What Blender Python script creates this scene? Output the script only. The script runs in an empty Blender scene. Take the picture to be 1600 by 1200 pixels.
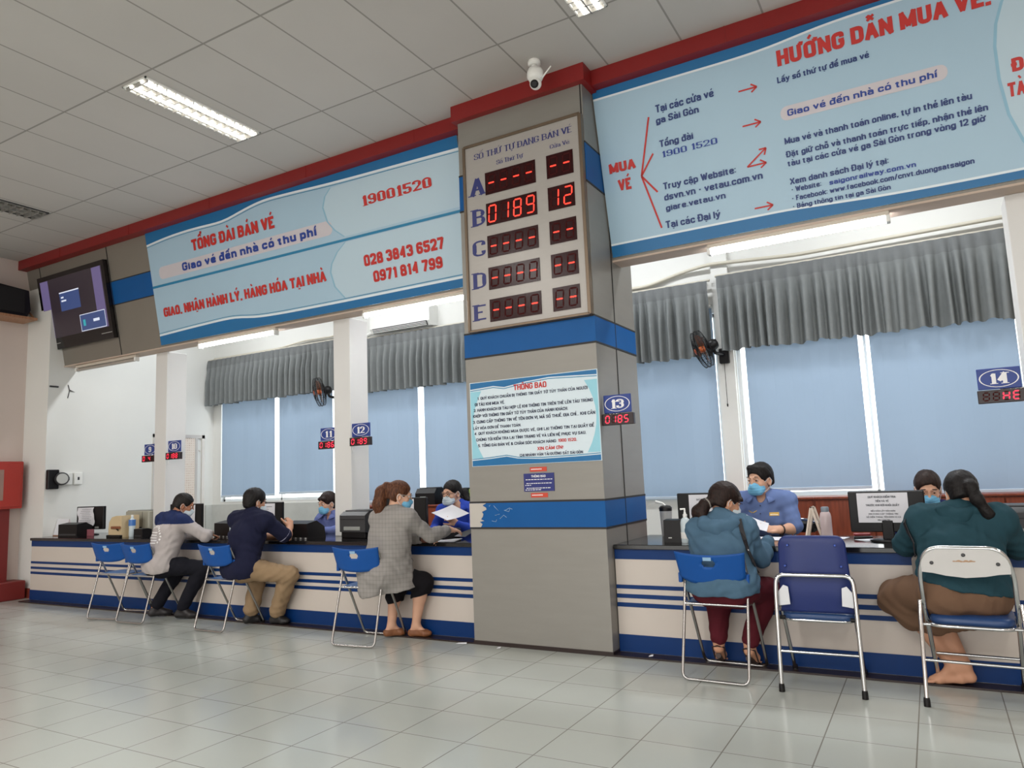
import bpy, bmesh, math, random
import numpy as np
from mathutils import Vector, Matrix
from mathutils.bvhtree import BVHTree

random.seed(7)
SC = bpy.context.scene
COL = SC.collection
PI = math.pi

# ---------------------------------------------------------------- camera
cam_data = bpy.data.cameras.new('camera')
cam = bpy.data.objects.new('camera', cam_data)
COL.objects.link(cam)
cam_data.sensor_fit = 'HORIZONTAL'
cam_data.sensor_width = 36.0
cam_data.lens = 1141.04 / 1600.0 * 36.0
cam_data.clip_start = 0.05
CAM_POS = Vector((0.0, 0.0, 1.3))
_yaw, _pitch, _roll = -0.51501866, 0.12498351, -0.04084545
_f = Vector((math.sin(_yaw) * math.cos(_pitch), math.cos(_yaw) * math.cos(_pitch), math.sin(_pitch)))
_r = Vector((math.cos(_yaw), -math.sin(_yaw), 0.0))
_u = _r.cross(_f)
_c, _s = math.cos(_roll), math.sin(_roll)
_R, _U = _c * _r + _s * _u, -_s * _r + _c * _u
M4 = Matrix((( _R.x, _U.x, -_f.x, CAM_POS.x), (_R.y, _U.y, -_f.y, CAM_POS.y), (_R.z, _U.z, -_f.z, CAM_POS.z), (0, 0, 0, 1)))
cam.matrix_world = M4
SC.camera = cam

# ---------------------------------------------------------------- world, exposure
SC.view_settings.view_transform = 'Standard'
SC.view_settings.look = 'None'
SC.view_settings.gamma = 1.0
SC.view_settings.use_curve_mapping = False
SC.view_settings.exposure = 0.0
SC.display_settings.display_device = 'sRGB'
world = bpy.data.worlds.new('daylight')
SC.world = world
world.use_nodes = True
_bg = world.node_tree.nodes['Background']
_bg.inputs[0].default_value = (1.0, 0.985, 0.965, 1)       # bright overcast sky
_bg.inputs[1].default_value = 3.6
TUBE_STRENGTH = 62.0      # fluorescent tubes under the soffit
LOUVRE_STRENGTH = 14.0     # recessed ceiling lamps

# unseen area lights added to brighten the hall, along its lamp rows, and booth
def ceiling_fill(x, y, z, sx, sy, power, col=(1.0, .985, .95)):
    l = bpy.data.lights.new('ceiling_fill', 'AREA'); l.shape = 'RECTANGLE'; l.size = sx; l.size_y = sy; l.energy = power; l.color = col
    o = bpy.data.objects.new('ceiling_fill', l); COL.objects.link(o); o.location = (x, y, z)
    return o
for _x in (-8.6, -5.1, -1.7, 1.8, 5.0):
    for _y in (-4.6, -2.2, .2):
        ceiling_fill(_x, _y, 4.42, .3, 1.2, 53)
for _x in (-8.4, -5.6, -2.7, .0, 3.2):
    ceiling_fill(_x, 6.5, 4.40, 1.2, .2, 45, (.95, .98, 1.0))

# ---------------------------------------------------------------- materials
def srgb(c):
    out = []
    for v in c:
        v = v / 255.0
        out.append(v / 12.92 if v <= 0.04045 else ((v + 0.055) / 1.055) ** 2.4)
    return tuple(out) + (1.0,)

_M = {}
def mat(name, c, rough=0.5, metal=0.0, var=0.06, scale=8.0, bump=0.0, bscale=60.0, spec=0.5, coat=0.0, stretch=(1, 1, 1)):
    """Principled surface whose colour and roughness drift with a noise texture."""
    if name in _M:
        return _M[name]
    m = bpy.data.materials.new(name)
    m.use_nodes = True
    nt = m.node_tree; N = nt.nodes; L = nt.links
    b = N['Principled BSDF']
    b.inputs['Roughness'].default_value = rough
    b.inputs['Metallic'].default_value = metal
    b.inputs['Specular IOR Level'].default_value = spec
    b.inputs['Coat Weight'].default_value = coat
    tc = N.new('ShaderNodeTexCoord')
    mp = N.new('ShaderNodeMapping'); mp.inputs['Scale'].default_value = stretch
    L.new(tc.outputs['Object'], mp.inputs['Vector'])
    nz = N.new('ShaderNodeTexNoise'); nz.inputs['Scale'].default_value = scale; nz.inputs['Detail'].default_value = 5
    L.new(mp.outputs[0], nz.inputs['Vector'])
    col = srgb(c)
    mx = N.new('ShaderNodeMix'); mx.data_type = 'RGBA'
    lo = tuple(v * (1 - var) for v in col[:3]) + (1,)
    hi = tuple(min(1, v * (1 + var)) for v in col[:3]) + (1,)
    mx.inputs[6].default_value = lo; mx.inputs[7].default_value = hi
    L.new(nz.outputs['Fac'], mx.inputs[0])
    L.new(mx.outputs[2], b.inputs['Base Color'])
    if bump:
        nb = N.new('ShaderNodeTexNoise'); nb.inputs['Scale'].default_value = bscale; nb.inputs['Detail'].default_value = 4
        L.new(mp.outputs[0], nb.inputs['Vector'])
        bp = N.new('ShaderNodeBump'); bp.inputs['Strength'].default_value = bump; bp.inputs['Distance'].default_value = 0.01
        L.new(nb.outputs['Fac'], bp.inputs['Height'])
        L.new(bp.outputs[0], b.inputs['Normal'])
    _M[name] = m
    return m

def emit(name, c, strength, base=(20, 20, 20)):
    if name in _M:
        return _M[name]
    m = bpy.data.materials.new(name); m.use_nodes = True
    b = m.node_tree.nodes['Principled BSDF']
    b.inputs['Base Color'].default_value = srgb(base)
    b.inputs['Emission Color'].default_value = srgb(c)
    b.inputs['Emission Strength'].default_value = strength
    b.inputs['Roughness'].default_value = 0.4
    _M[name] = m
    return m

def node_math(nt, op, a, b=None):
    n = nt.nodes.new('ShaderNodeMath'); n.operation = op
    for i, v in enumerate((a, b)):
        if v is None: continue
        if isinstance(v, (int, float)): n.inputs[i].default_value = v
        else: nt.links.new(v, n.inputs[i])
    return n.outputs[0]

def grid_mat(name, c, line, x0, dx, y0, dy, wx, wy, rough, var=0.05, bump=0.0, spec=0.5, mottle=0.06, soften=0.5):
    """Tiles laid out along world x / y with thin joints; every tile a touch different."""
    m = bpy.data.materials.new(name); m.use_nodes = True
    nt = m.node_tree; N = nt.nodes; L = nt.links
    b = N['Principled BSDF']; b.inputs['Specular IOR Level'].default_value = spec
    g = N.new('ShaderNodeNewGeometry'); s = N.new('ShaderNodeSeparateXYZ'); L.new(g.outputs['Position'], s.inputs[0])
    tx = node_math(nt, 'DIVIDE', node_math(nt, 'SUBTRACT', s.outputs[0], x0), dx)
    ty = node_math(nt, 'DIVIDE', node_math(nt, 'SUBTRACT', s.outputs[1], y0), dy)
    def joint(t, w, d):
        f = node_math(nt, 'FRACT', node_math(nt, 'ADD', t, 0.5))
        a = node_math(nt, 'ABSOLUTE', node_math(nt, 'SUBTRACT', f, 0.5))
        return node_math(nt, 'LESS_THAN', a, w / d / 2)
    j = node_math(nt, 'MAXIMUM', joint(tx, wx, dx), joint(ty, wy, dy))
    cx = node_math(nt, 'FLOOR', tx); cy = node_math(nt, 'FLOOR', ty)
    cv = N.new('ShaderNodeCombineXYZ'); L.new(cx, cv.inputs[0]); L.new(cy, cv.inputs[1])
    wn = N.new('ShaderNodeTexWhiteNoise'); wn.noise_dimensions = '2D'; L.new(cv.outputs[0], wn.inputs['Vector'])
    nz = N.new('ShaderNodeTexNoise'); nz.inputs['Scale'].default_value = 1.3; nz.inputs['Detail'].default_value = 6
    L.new(g.outputs['Position'], nz.inputs['Vector'])
    fac = node_math(nt, 'ADD', node_math(nt, 'MULTIPLY', wn.outputs[0], var), node_math(nt, 'MULTIPLY', nz.outputs['Fac'], mottle * 2))
    fac = node_math(nt, 'ADD', fac, 1 - var / 2 - mottle)
    col = N.new('ShaderNodeMix'); col.data_type = 'RGBA'; col.blend_type = 'MULTIPLY'; col.inputs[0].default_value = 1
    col.inputs[6].default_value = srgb(c)
    cc = N.new('ShaderNodeCombineColor'); [L.new(fac, cc.inputs[i]) for i in range(3)]
    L.new(cc.outputs[0], col.inputs[7])
    mx = N.new('ShaderNodeMix'); mx.data_type = 'RGBA'; L.new(node_math(nt, 'MULTIPLY', j, soften), mx.inputs[0])
    L.new(col.outputs[2], mx.inputs[6]); mx.inputs[7].default_value = srgb(line)
    L.new(mx.outputs[2], b.inputs['Base Color'])
    r = node_math(nt, 'ADD', node_math(nt, 'MULTIPLY', nz.outputs['Fac'], 0.15), rough - 0.07)
    L.new(r, b.inputs['Roughness'])
    _M[name] = m
    return m

# ---------------------------------------------------------------- mesh builder
class MB:
    """Collects simple shapes, then links them as one mesh object."""
    def __init__(self):
        self.v = []; self.f = []; self.mi = []; self.cur = 0; self.sm = []; self.smooth = False
    def add(self, vs, fs):
        o = len(self.v)
        self.v += [tuple(map(float, p)) for p in vs]
        for f in fs:
            self.f.append(tuple(i + o for i in f)); self.mi.append(self.cur); self.sm.append(self.smooth)
        return self
    def box(self, x0, x1, y0, y1, z0, z1):
        vs = [(x, y, z) for z in (z0, z1) for y in (y0, y1) for x in (x0, x1)]
        return self.add(vs, [(0, 2, 3, 1), (4, 5, 7, 6), (0, 1, 5, 4), (2, 6, 7, 3), (0, 4, 6, 2), (1, 3, 7, 5)])
    def bbox(self, x0, x1, y0, y1, z0, z1, r=0.006):
        """box with chamfered edges (each corner becomes a small triangle)"""
        xs, ys, zs = (x0, x1), (y0, y1), (z0, z1)
        vs = []; idx = {}
        for i in (0, 1):
            for j in (0, 1):
                for k in (0, 1):
                    c = (xs[i], ys[j], zs[k]); s = (r if i == 0 else -r, r if j == 0 else -r, r if k == 0 else -r)
                    for a in range(3):
                        p = [c[q] + s[q] for q in range(3)]; p[a] = c[a]
                        idx[(i, j, k, a)] = len(vs); vs.append(p)
        fs = []
        for a in range(3):
            o1, o2 = [q for q in range(3) if q != a]
            for e in (0, 1):
                loop = []
                for (m, n) in ((0, 0), (1, 0), (1, 1), (0, 1)):
                    key = [0, 0, 0]; key[a] = e; key[o1] = m; key[o2] = n
                    loop.append(idx[(key[0], key[1], key[2], a)])
                fs.append(loop)
        for a in range(3):
            o1, o2 = [q for q in range(3) if q != a]
            for m in (0, 1):
                for n in (0, 1):
                    k0 = [0, 0, 0]; k1 = [0, 0, 0]; k0[o1] = k1[o1] = m; k0[o2] = k1[o2] = n; k0[a] = 0; k1[a] = 1
                    fs.append([idx[(*k0, o1)], idx[(*k1, o1)], idx[(*k1, o2)], idx[(*k0, o2)]])
        for i in (0, 1):
            for j in (0, 1):
                for k in (0, 1):
                    fs.append([idx[(i, j, k, a)] for a in range(3)])
        return self.add(vs, fs)
    def quad(self, a, b, c, d):
        return self.add([a, b, c, d], [(0, 1, 2, 3)])
    def prism(self, poly, axis, t0, t1, smooth_side=False):
        """poly: 2D outline; axis 0: (y,z) along x; 1: (x,z) along y; 2: (x,y) along z"""
        n = len(poly)
        def p(q, t):
            return {0: (t, q[0], q[1]), 1: (q[0], t, q[1]), 2: (q[0], q[1], t)}[axis]
        vs = [p(q, t0) for q in poly] + [p(q, t1) for q in poly]
        self.add(vs, [tuple(range(n))[::-1], tuple(range(n, 2 * n))])
        s = self.smooth; self.smooth = smooth_side
        self.add(vs, [(i, (i + 1) % n, (i + 1) % n + n, i + n) for i in range(n)])
        self.smooth = s
        return self
    def tube(self, pts, r, n=8, closed=False, caps=True):
        pts = [Vector(p) for p in pts]; m = len(pts)
        rs = r if isinstance(r, (list, tuple)) else [r] * m
        vs = []; prev = None
        for i, p in enumerate(pts):
            if closed: t = (pts[(i + 1) % m] - pts[i - 1])
            elif i == 0: t = pts[1] - pts[0]
            elif i == m - 1: t = pts[-1] - pts[-2]
            else: t = (pts[i + 1] - p).normalized() + (p - pts[i - 1]).normalized()
            t.normalize()
            if prev is None:
                a = Vector((0, 0, 1)) if abs(t.z) < 0.9 else Vector((1, 0, 0))
                u = t.cross(a).normalized()
            else:
                u = (prev - t * prev.dot(t)).normalized()
            prev = u; w = t.cross(u)
            for k in range(n):
                an = 2 * PI * k / n
                vs.append(p + (u * math.cos(an) + w * math.sin(an)) * rs[i])
        fs = []
        for i in range(m if closed else m - 1):
            j = (i + 1) % m
            for k in range(n):
                l = (k + 1) % n
                fs.append((i * n + k, i * n + l, j * n + l, j * n + k))
        s = self.smooth; self.smooth = True
        self.add(vs, fs)
        self.smooth = s
        if caps and not closed:
            self.add(vs[:n], [tuple(range(n))[::-1]]); self.add(vs[-n:], [tuple(range(n))])
        return self
    def lathe(self, prof, c=(0, 0, 0), n=24, axis=(0, 0, 1)):
        ax = Vector(axis).normalized()
        a = Vector((1, 0, 0)) if abs(ax.x) < 0.9 else Vector((0, 1, 0))
        u = (a - ax * a.dot(ax)).normalized(); w = ax.cross(u); c = Vector(c)
        vs = []
        for (r, h) in prof:
            for k in range(n):
                an = 2 * PI * k / n
                vs.append(c + ax * h + (u * math.cos(an) + w * math.sin(an)) * max(r, 1e-4))
        fs = []
        for i in range(len(prof) - 1):
            for k in range(n):
                l = (k + 1) % n
                fs.append((i * n + k, i * n + l, (i + 1) * n + l, (i + 1) * n + k))
        s = self.smooth; self.smooth = True
        self.add(vs, fs); self.smooth = s
        self.add(vs[:n], [tuple(range(n))[::-1]]); self.add(vs[-n:], [tuple(range(n))])
        return self
    def xform(self, M):
        self.v = [tuple(M @ Vector(p)) for p in self.v]; return self
    def build(self, name, mats, parent=None):
        me = bpy.data.meshes.new(name)
        off = Vector((0, 0, 0))
        if parent is not None:
            q = parent
            while q is not None:
                off += q.location; q = q.parent
        me.from_pydata([tuple(Vector(p) - off) for p in self.v], [], self.f)
        if not isinstance(mats, (list, tuple)): mats = [mats]
        for m in mats: me.materials.append(m)
        me.polygons.foreach_set('material_index', self.mi)
        me.polygons.foreach_set('use_smooth', self.sm)
        me.update()
        o = bpy.data.objects.new(name, me)
        COL.objects.link(o)
        if parent is not None: o.parent = parent
        return o

def tag(o, label=None, cat=None, group=None, kind=None):
    if label: o['label'] = label
    if cat: o['category'] = cat
    if group: o['group'] = group
    if kind: o['kind'] = kind
    return o

def thing(name, label, cat, loc=(0, 0, 0), group=None):
    """Empty at the base of a thing; its parts are built in world coordinates and parented to it."""
    o = bpy.data.objects.new(name, None); COL.objects.link(o)
    o.empty_display_size = 0.1
    o.location = loc
    return tag(o, label, cat, group)

def struct(o):
    o['kind'] = 'structure'; return o

def arc_pts(pts, r, n=5):
    """round the inner corners of a polyline"""
    P = [Vector(p) for p in pts]; out = [P[0]]
    for i in range(1, len(P) - 1):
        a = (P[i - 1] - P[i]); b = (P[i + 1] - P[i])
        rr = min(r, a.length * .49, b.length * .49)
        A = P[i] + a.normalized() * rr; B = P[i] + b.normalized() * rr
        for k in range(n + 1):
            t = k / n
            out.append(A * (1 - t) ** 2 + P[i] * 2 * t * (1 - t) + B * t * t)
    out.append(P[-1]); return out

def rrect(x0, x1, y0, y1, r, n=5):
    out = []
    for cx, cy, a0 in ((x1 - r, y1 - r, 0), (x0 + r, y1 - r, 90), (x0 + r, y0 + r, 180), (x1 - r, y0 + r, 270)):
        for k in range(n + 1):
            a = math.radians(a0 + 90 * k / n); out.append((cx + r * math.cos(a), cy + r * math.sin(a)))
    return out

# ---------------------------------------------------------------- lettering
import unicodedata
# Stroke alphabet: every glyph is a set of centre lines in a unit box (x 0..1 across, y 0..1 up), 'o' closed, 'r' rounded, 's' straight.
GL = {
 'A': (.95, 's0,0 .5,1 1,0', 's.2,.3 .8,.3'), 'B': (.9, 's0,0 0,1', 'r0,1 .95,1 .95,.53 0,.53', 'r0,.53 1,.53 1,0 0,0'), 'C': (.9, 'r1,.7 1,1 0,1 0,0 1,0 1,.3'),
 'D': (.92, 's0,0 0,1', 'r0,1 1,1 1,0 0,0'), 'E': (.72, 's0,0 0,1', 's0,1 1,1', 's0,.52 .85,.52', 's0,0 1,0'), 'F': (.7, 's0,0 0,1', 's0,1 1,1', 's0,.52 .85,.52'),
 'G': (.92, 'r1,.72 1,1 0,1 0,0 1,0 1,.45', 's.55,.47 1,.47'), 'H': (.92, 's0,0 0,1', 's1,0 1,1', 's0,.52 1,.52'), 'I': (0, 's0,0 0,1'), 'J': (.7, 'r1,1 1,0 0,0 0,.3'),
 'K': (.92, 's0,0 0,1', 's1,1 .08,.45', 's.3,.58 1,0'), 'L': (.7, 's0,1 0,0', 's0,0 1,0'), 'M': (1.25, 's0,0 0,1', 's0,1 .5,.1 1,1', 's1,1 1,0'), 'N': (.95, 's0,0 0,1', 's0,1 1,0', 's1,0 1,1'),
 'O': (.92, 'o0,0 0,1 1,1 1,0'), 'P': (.88, 's0,0 0,1', 'r0,1 1,1 1,.45 0,.45'), 'Q': (.92, 'o0,0 0,1 1,1 1,0', 's.6,.25 1.05,-.08'), 'R': (.92, 's0,0 0,1', 'r0,1 1,1 1,.5 0,.5', 's.5,.5 1,0'),
 'S': (.88, 'r1,.74 1,1 0,1 0,.53 1,.47 1,0 0,0 0,.27'), 'T': (.85, 's0,1 1,1', 's.5,1 .5,0'), 'U': (.92, 'r0,1 0,0 1,0 1,1'), 'V': (.95, 's0,1 .5,0 1,1'), 'W': (1.4, 's0,1 .26,0 .5,.9 .74,0 1,1'),
 'X': (.92, 's0,0 1,1', 's0,1 1,0'), 'Y': (.92, 's0,1 .5,.45 1,1', 's.5,.45 .5,0'), 'Z': (.8, 's0,1 1,1 0,0 1,0'),
 'a': (.8, 'r.05,.78 .05,1 1,1 1,0', 'r1,.58 0,.58 0,0 1,0'), 'b': (.8, 's0,0 0,1.4', 'o0,0 0,1 1,1 1,0'), 'c': (.76, 'r1,.66 1,1 0,1 0,0 1,0 1,.34'), 'd': (.8, 's1,0 1,1.4', 'o0,0 0,1 1,1 1,0'),
 'e': (.8, 'r0,.52 1,.52 1,1 0,1 0,0 1,0 1,.26'), 'f': (.5, 'r.3,0 .3,1.4 1,1.4', 's0,1 .9,1'), 'g': (.8, 'o0,0 0,1 1,1 1,0', 'r1,1 1,-.42 0,-.42 0,-.22'), 'h': (.8, 's0,0 0,1.4', 'r0,.7 0,1 1,1 1,0'),
 'i': (0, 's0,0 0,1', 's0,1.28 0,1.46'), 'j': (.25, 'r1,1 1,-.4 0,-.4', 's1,1.28 1,1.46'), 'k': (.8, 's0,0 0,1.4', 's1,1 .08,.42', 's.3,.58 1,0'), 'l': (0, 's0,0 0,1.4'),
 'm': (1.35, 's0,0 0,1', 'r0,.7 0,1 .5,1 .5,0', 'r.5,.7 .5,1 1,1 1,0'), 'n': (.8, 's0,0 0,1', 'r0,.7 0,1 1,1 1,0'), 'o': (.8, 'o0,0 0,1 1,1 1,0'), 'p': (.8, 's0,-.42 0,1', 'o0,0 0,1 1,1 1,0'), 'q': (.8, 's1,-.42 1,1', 'o0,0 0,1 1,1 1,0'),
 'r': (.5, 's0,0 0,1', 'r0,.65 0,1 1,1'), 's': (.74, 'r1,.74 1,1 0,1 0,.55 1,.45 1,0 0,0 0,.26'), 't': (.5, 'r.3,1.32 .3,0 1,0', 's0,1 .95,1'), 'u': (.8, 'r0,1 0,0 1,0', 's1,0 1,1'), 'v': (.8, 's0,1 .5,0 1,1'), 'w': (1.2, 's0,1 .26,0 .5,.9 .74,0 1,1'),
 'x': (.8, 's0,0 1,1', 's0,1 1,0'), 'y': (.8, 's0,1 .5,.05', 's1,1 .5,.05 .3,-.42 0,-.42'), 'z': (.75, 's0,1 1,1 0,0 1,0'),
 '0': (.85, 'o0,0 0,1 1,1 1,0'), '1': (.42, 's0,.78 .8,1 .8,0'), '2': (.85, 'r0,.72 0,1 1,1 1,.55 0,.05', 's0,0 1,0'), '3': (.85, 'r0,.75 0,1 1,1 1,.52 .35,.52', 'r.35,.52 1,.52 1,0 0,0 0,.25'), '4': (.9, 's.75,0 .75,1', 's.75,1 0,.28 1.05,.28'),
 '5': (.85, 's1,1 .05,1 .02,.5', 'r.02,.52 1,.62 1,0 0,0 0,.25'), '6': (.85, 'r1,.76 1,1 0,1 0,0 1,0 1,.55 0,.55'), '7': (.8, 's0,1 1,1 .35,0'), '8': (.85, 'o.04,.53 .04,1 .96,1 .96,.53', 'o0,0 0,.53 1,.53 1,0'), '9': (.85, 'r0,.24 0,0 1,0 1,1 0,1 0,.45 1,.45'),
 '.': (0, 's0,-.06 0,.06'), ',': (0, 's0,.06 -.0,-.2'), ':': (0, 's0,.02 0,.14', 's0,.6 0,.72'), '-': (.45, 's0,.45 1,.45'), '/': (.6, 's0,-.1 1,1.1'), '!': (0, 's0,-.04 0,.08', 's0,.3 0,1'), '&': (1.0, 'r1,0 .1,.75 .1,1 .7,1 .7,.72 0,.45 0,0 .7,0 1,.4'),
}
MARKS = {'\u0300': 's.15,.26 .6,.06', '\u0301': 's.4,.06 .85,.26', '\u0303': 's.0,.07 .28,.18 .68,.08 1,.2', '\u0309': 'r.3,.22 .7,.28 .68,.15 .48,.1 .48,.02', '\u0302': 's.05,.04 .5,.22 .95,.04', '\u0306': 'r.1,.24 .2,.05 .8,.05 .9,.24'}
XH = .71
MK = set(MARKS.values())
def _pts(cmd):
    return cmd[0], [tuple(float(q) for q in p.split(',')) for p in cmd[1:].split()]
def text_strokes(s, th):
    """centre lines of a line of text: list of (closed, points, scale); cap height 1, th the half thickness"""
    out = []; thin = set(); x = 0.0; W = .44
    for ch in s:
        if ch == ' ': x += .27; continue
        bar = ch in 'đĐ'
        d = unicodedata.normalize('NFD', {'đ': 'd', 'Đ': 'D'}.get(ch, ch)); b = d[0]; marks = d[1:]
        if b not in GL: continue
        g = GL[b]; w = g[0] * W; low = b.islower(); top = XH if low else 1.0
        def put(cmd, X0, WW, fy, ext=0.0):
            k, P = _pts(cmd); pp = [(X0 + p[0] * WW, fy(p[1])) for p in P]
            if ext and k != 'o':
                for e, f in ((0, 1), (-1, -2)):
                    d = Vector((pp[e][0] - pp[f][0], pp[e][1] - pp[f][1]))
                    q = P[e]; edge = (q[1] in (0, 1, 1.4, -.42) and abs(d.y) > abs(d.x) * .5) or (k == 's' and q[0] in (0, 1) and abs(d.x) >= abs(d.y))
                    if d.length > 1e-6 and edge:
                        d.normalize(); pp[e] = (pp[e][0] + d.x * ext, pp[e][1] + d.y * ext)
            if k in 'or' and len(pp) > 2:
                q = [Vector((p[0], p[1], 0)) for p in pp]
                if k == 'o':
                    m0 = (q[0] + q[-1]) / 2; q = [m0] + q + [m0]
                q = arc_pts(q, .2, 4); pp = [(v.x, v.y) for v in q]
            out.append(pp)
            if cmd in MK: thin.add(len(out) - 1)
        fy = lambda y: th + y * (top - 2 * th)
        if not b.isalnum(): fy = lambda y: th + y * (1 - 2 * th)
        x0 = x + th
        for c in g[1:]: put(c, x0, w, fy, th * .9 if b.isalnum() else 0)
        if bar: out.append([(x0 - .16, .52), (x0 + .16, .52)] if not low else [(x0 + w - .22, .86), (x0 + w + .12, .86)])
        mw = .34; mx = x0 + w / 2 - mw / 2; base = (XH if low else 1.0) + .075
        up = [m_ for m_ in marks if m_ in MARKS]
        if '\u0302' in up or '\u0306' in up:
            first = '\u0302' if '\u0302' in up else '\u0306'
            put(MARKS[first], mx, mw, lambda y: base + y * .8)
            rest = [m_ for m_ in up if m_ != first]
            for m_ in rest:
                sh = .12 if m_ != '\u0303' else 0
                put(MARKS[m_], mx + sh, mw, lambda y: base + .16 + y * .8)
        else:
            for m_ in up: put(MARKS[m_], mx, mw, lambda y: base + y)
        if '\u031b' in marks: out.append([(x0 + w - .02, top - .06), (x0 + w + .12, top - .02), (x0 + w + .14, top + .12)])
        if '\u0323' in marks: out.append([(x0 + w / 2, -.20), (x0 + w / 2, -.09)])
        x += w + 2 * th + .05
        if '\u031b' in marks: x += .06
    return out, x - .05, thin

def lettering(mb, s, x0, x1, yb, h, place, bold=.09, serif=False):
    """fit a line of text between x0 and x1, baseline yb, capitals h high; place maps (x, y) to 3D"""
    st, W, thin = text_strokes(s, bold)
    k = (x1 - x0) / max(W, 1e-6)
    r = bold * min(h, k * 1.15)
    rx = min(bold * k, r * 1.35)
    parts = []; kf = []
    for pi, P in enumerate(st):           # break strokes at sharp corners
        cur = [P[0]]
        for z in range(1, len(P)):
            cur.append(P[z])
            if z < len(P) - 1:
                a = Vector((P[z][0] - P[z - 1][0], P[z][1] - P[z - 1][1])); b = Vector((P[z + 1][0] - P[z][0], P[z + 1][1] - P[z][1]))
                if a.length > 1e-6 and b.length > 1e-6 and a.normalized().dot(b.normalized()) < .15:
                    e = a.normalized() * bold * .45; f = b.normalized() * bold * .45
                    cur[-1] = (P[z][0] + e.x, P[z][1] + e.y); parts.append(cur); kf.append(.62 if pi in thin else 1.0); cur = [(P[z][0] - f.x, P[z][1] - f.y)]
        parts.append(cur); kf.append(.62 if pi in thin else 1.0)
    st = parts
    for si, P in enumerate(st):
        w = .00012 * (si % 7)
        Q = [Vector((x0 + p[0] * k, yb + p[1] * h)) for p in P]
        Q = [q for z, q in enumerate(Q) if z == 0 or (q - Q[z - 1]).length > 1e-6]
        if len(Q) < 2: continue
        closed = len(Q) > 3 and (Q[0] - Q[-1]).length < 1e-6
        if closed: Q = Q[:-1]
        n = len(Q); D = [(Q[(z + 1) % n] - Q[z]).normalized() for z in range(n if closed else n - 1)]
        def off(d):
            hw = r + (rx - r) * abs(d.y)
            if serif: hw *= (1.15 if abs(d.y) > .8 else .55)
            return Vector((-d.y, d.x)) * hw * kf[si]
        L = []; Rr = []
        for z in range(n):
            if closed: a, b = D[z - 1], D[z]
            else: a, b = D[max(0, z - 1)], D[min(z, n - 2)]
            o = (off(a) + off(b)) / 2
            m_ = (Vector((-a.y, a.x)) + Vector((-b.y, b.x))); m_ = m_.normalized() if m_.length > .2 else Vector((-b.y, b.x))
            o = m_ * min(o.length / max(.35, m_.dot(Vector((-b.y, b.x)))) if (a - b).length > 1e-4 else o.length, o.length * 2.2) if o.length > 1e-6 else off(b)
            L.append(Q[z] + o); Rr.append(Q[z] - o)
        vs = [place(p.x, p.y, w) for p in L] + [place(p.x, p.y, w) for p in Rr]
        mb.add(vs, [(n + z, n + (z + 1) % n, (z + 1) % n, z) for z in range(n if closed else n - 1)])
        if serif and not closed:
            for (e, f) in ((P[0], P[1]), (P[-1], P[-2])):
                if abs(e[0] - f[0]) < abs(e[1] - f[1]) * .7 and (abs(e[1]) < .03 or abs(e[1] - 1) < .03 or abs(e[1] - XH) < .03):
                    X = x0 + e[0] * k; up = e[1] < f[1]; Y0 = yb + e[1] * h; t = h * .055 * (1 if up else -1); q = rx * 2.1
                    mb.add([place(p[0], p[1], w + .0001) for p in ((X - q, Y0), (X + q, Y0), (X + q, Y0 + t), (X - q, Y0 + t))], [(0, 1, 2, 3)])

def flat(axis_y, z_off=0.0):
    return lambda x, y, w=0.0: (x, axis_y - w, y)
# ================================================================ the setting
XL, XLB, YB, ZC = -10.5, -9.95, 7.8, 4.46          # hall's left wall, booth's left wall, back wall, ceiling
M_wall = mat('wall_paint', (226, 226, 222), 0.6, var=0.03, scale=2.5, bump=0.02)
M_wall_hall = mat('hall_paint', (206, 192, 184), 0.6, var=0.04, scale=1.5, bump=0.02)
M_floor = grid_mat('floor_tiles', (182, 186, 180), (110, 105, 96), -0.185, 0.392, 2.40, 0.377, 0.006, 0.005, 0.17, var=0.035, mottle=0.05, soften=0.8)
M_ceil = grid_mat('ceiling_tiles', (187, 183, 178), (90, 84, 78), -4.24, 0.585, 3.205, 1.175, 0.014, 0.016, 0.8, var=0.04, spec=0.2, mottle=0.07, soften=0.55)
M_granite = mat('dark_granite', (42, 30, 28), 0.3, var=0.3, scale=60)
M_red = mat('red_trim_paint', (134, 27, 27), 0.45, var=0.08, scale=5)
M_alu = mat('brushed_aluminium_panel', (143, 140, 134), 0.42, metal=0.25, var=0.07, scale=3, stretch=(1, 1, 6))
M_alu_fascia = mat('fascia_aluminium_panel', (134, 128, 119), 0.42, metal=0.25, var=0.05, scale=4)  # slightly darker, warmer grey than the pillar panels
M_blue = mat('blue_cladding', (10, 85, 150), 0.45, var=0.08, scale=6, spec=.25)
M_seam = mat('dark_seam', (36, 34, 34), 0.6)
M_white = mat('white_plastic', (236, 236, 232), 0.4, var=0.02)
M_soffit = mat('soffit_board', (196, 176, 160), 0.6)
M_black = mat('black_plastic', (17, 15, 17), 0.42, var=0.15, spec=.3)
M_dark = mat('dark_grey_plastic', (58, 58, 60), 0.45, var=0.1)
M_chrome = mat('chrome_tube', (205, 205, 205), 0.16, metal=1.0, var=0.03)
M_steel = mat('steel_tube', (176, 174, 172), 0.25, metal=1.0, var=0.08)

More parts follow.
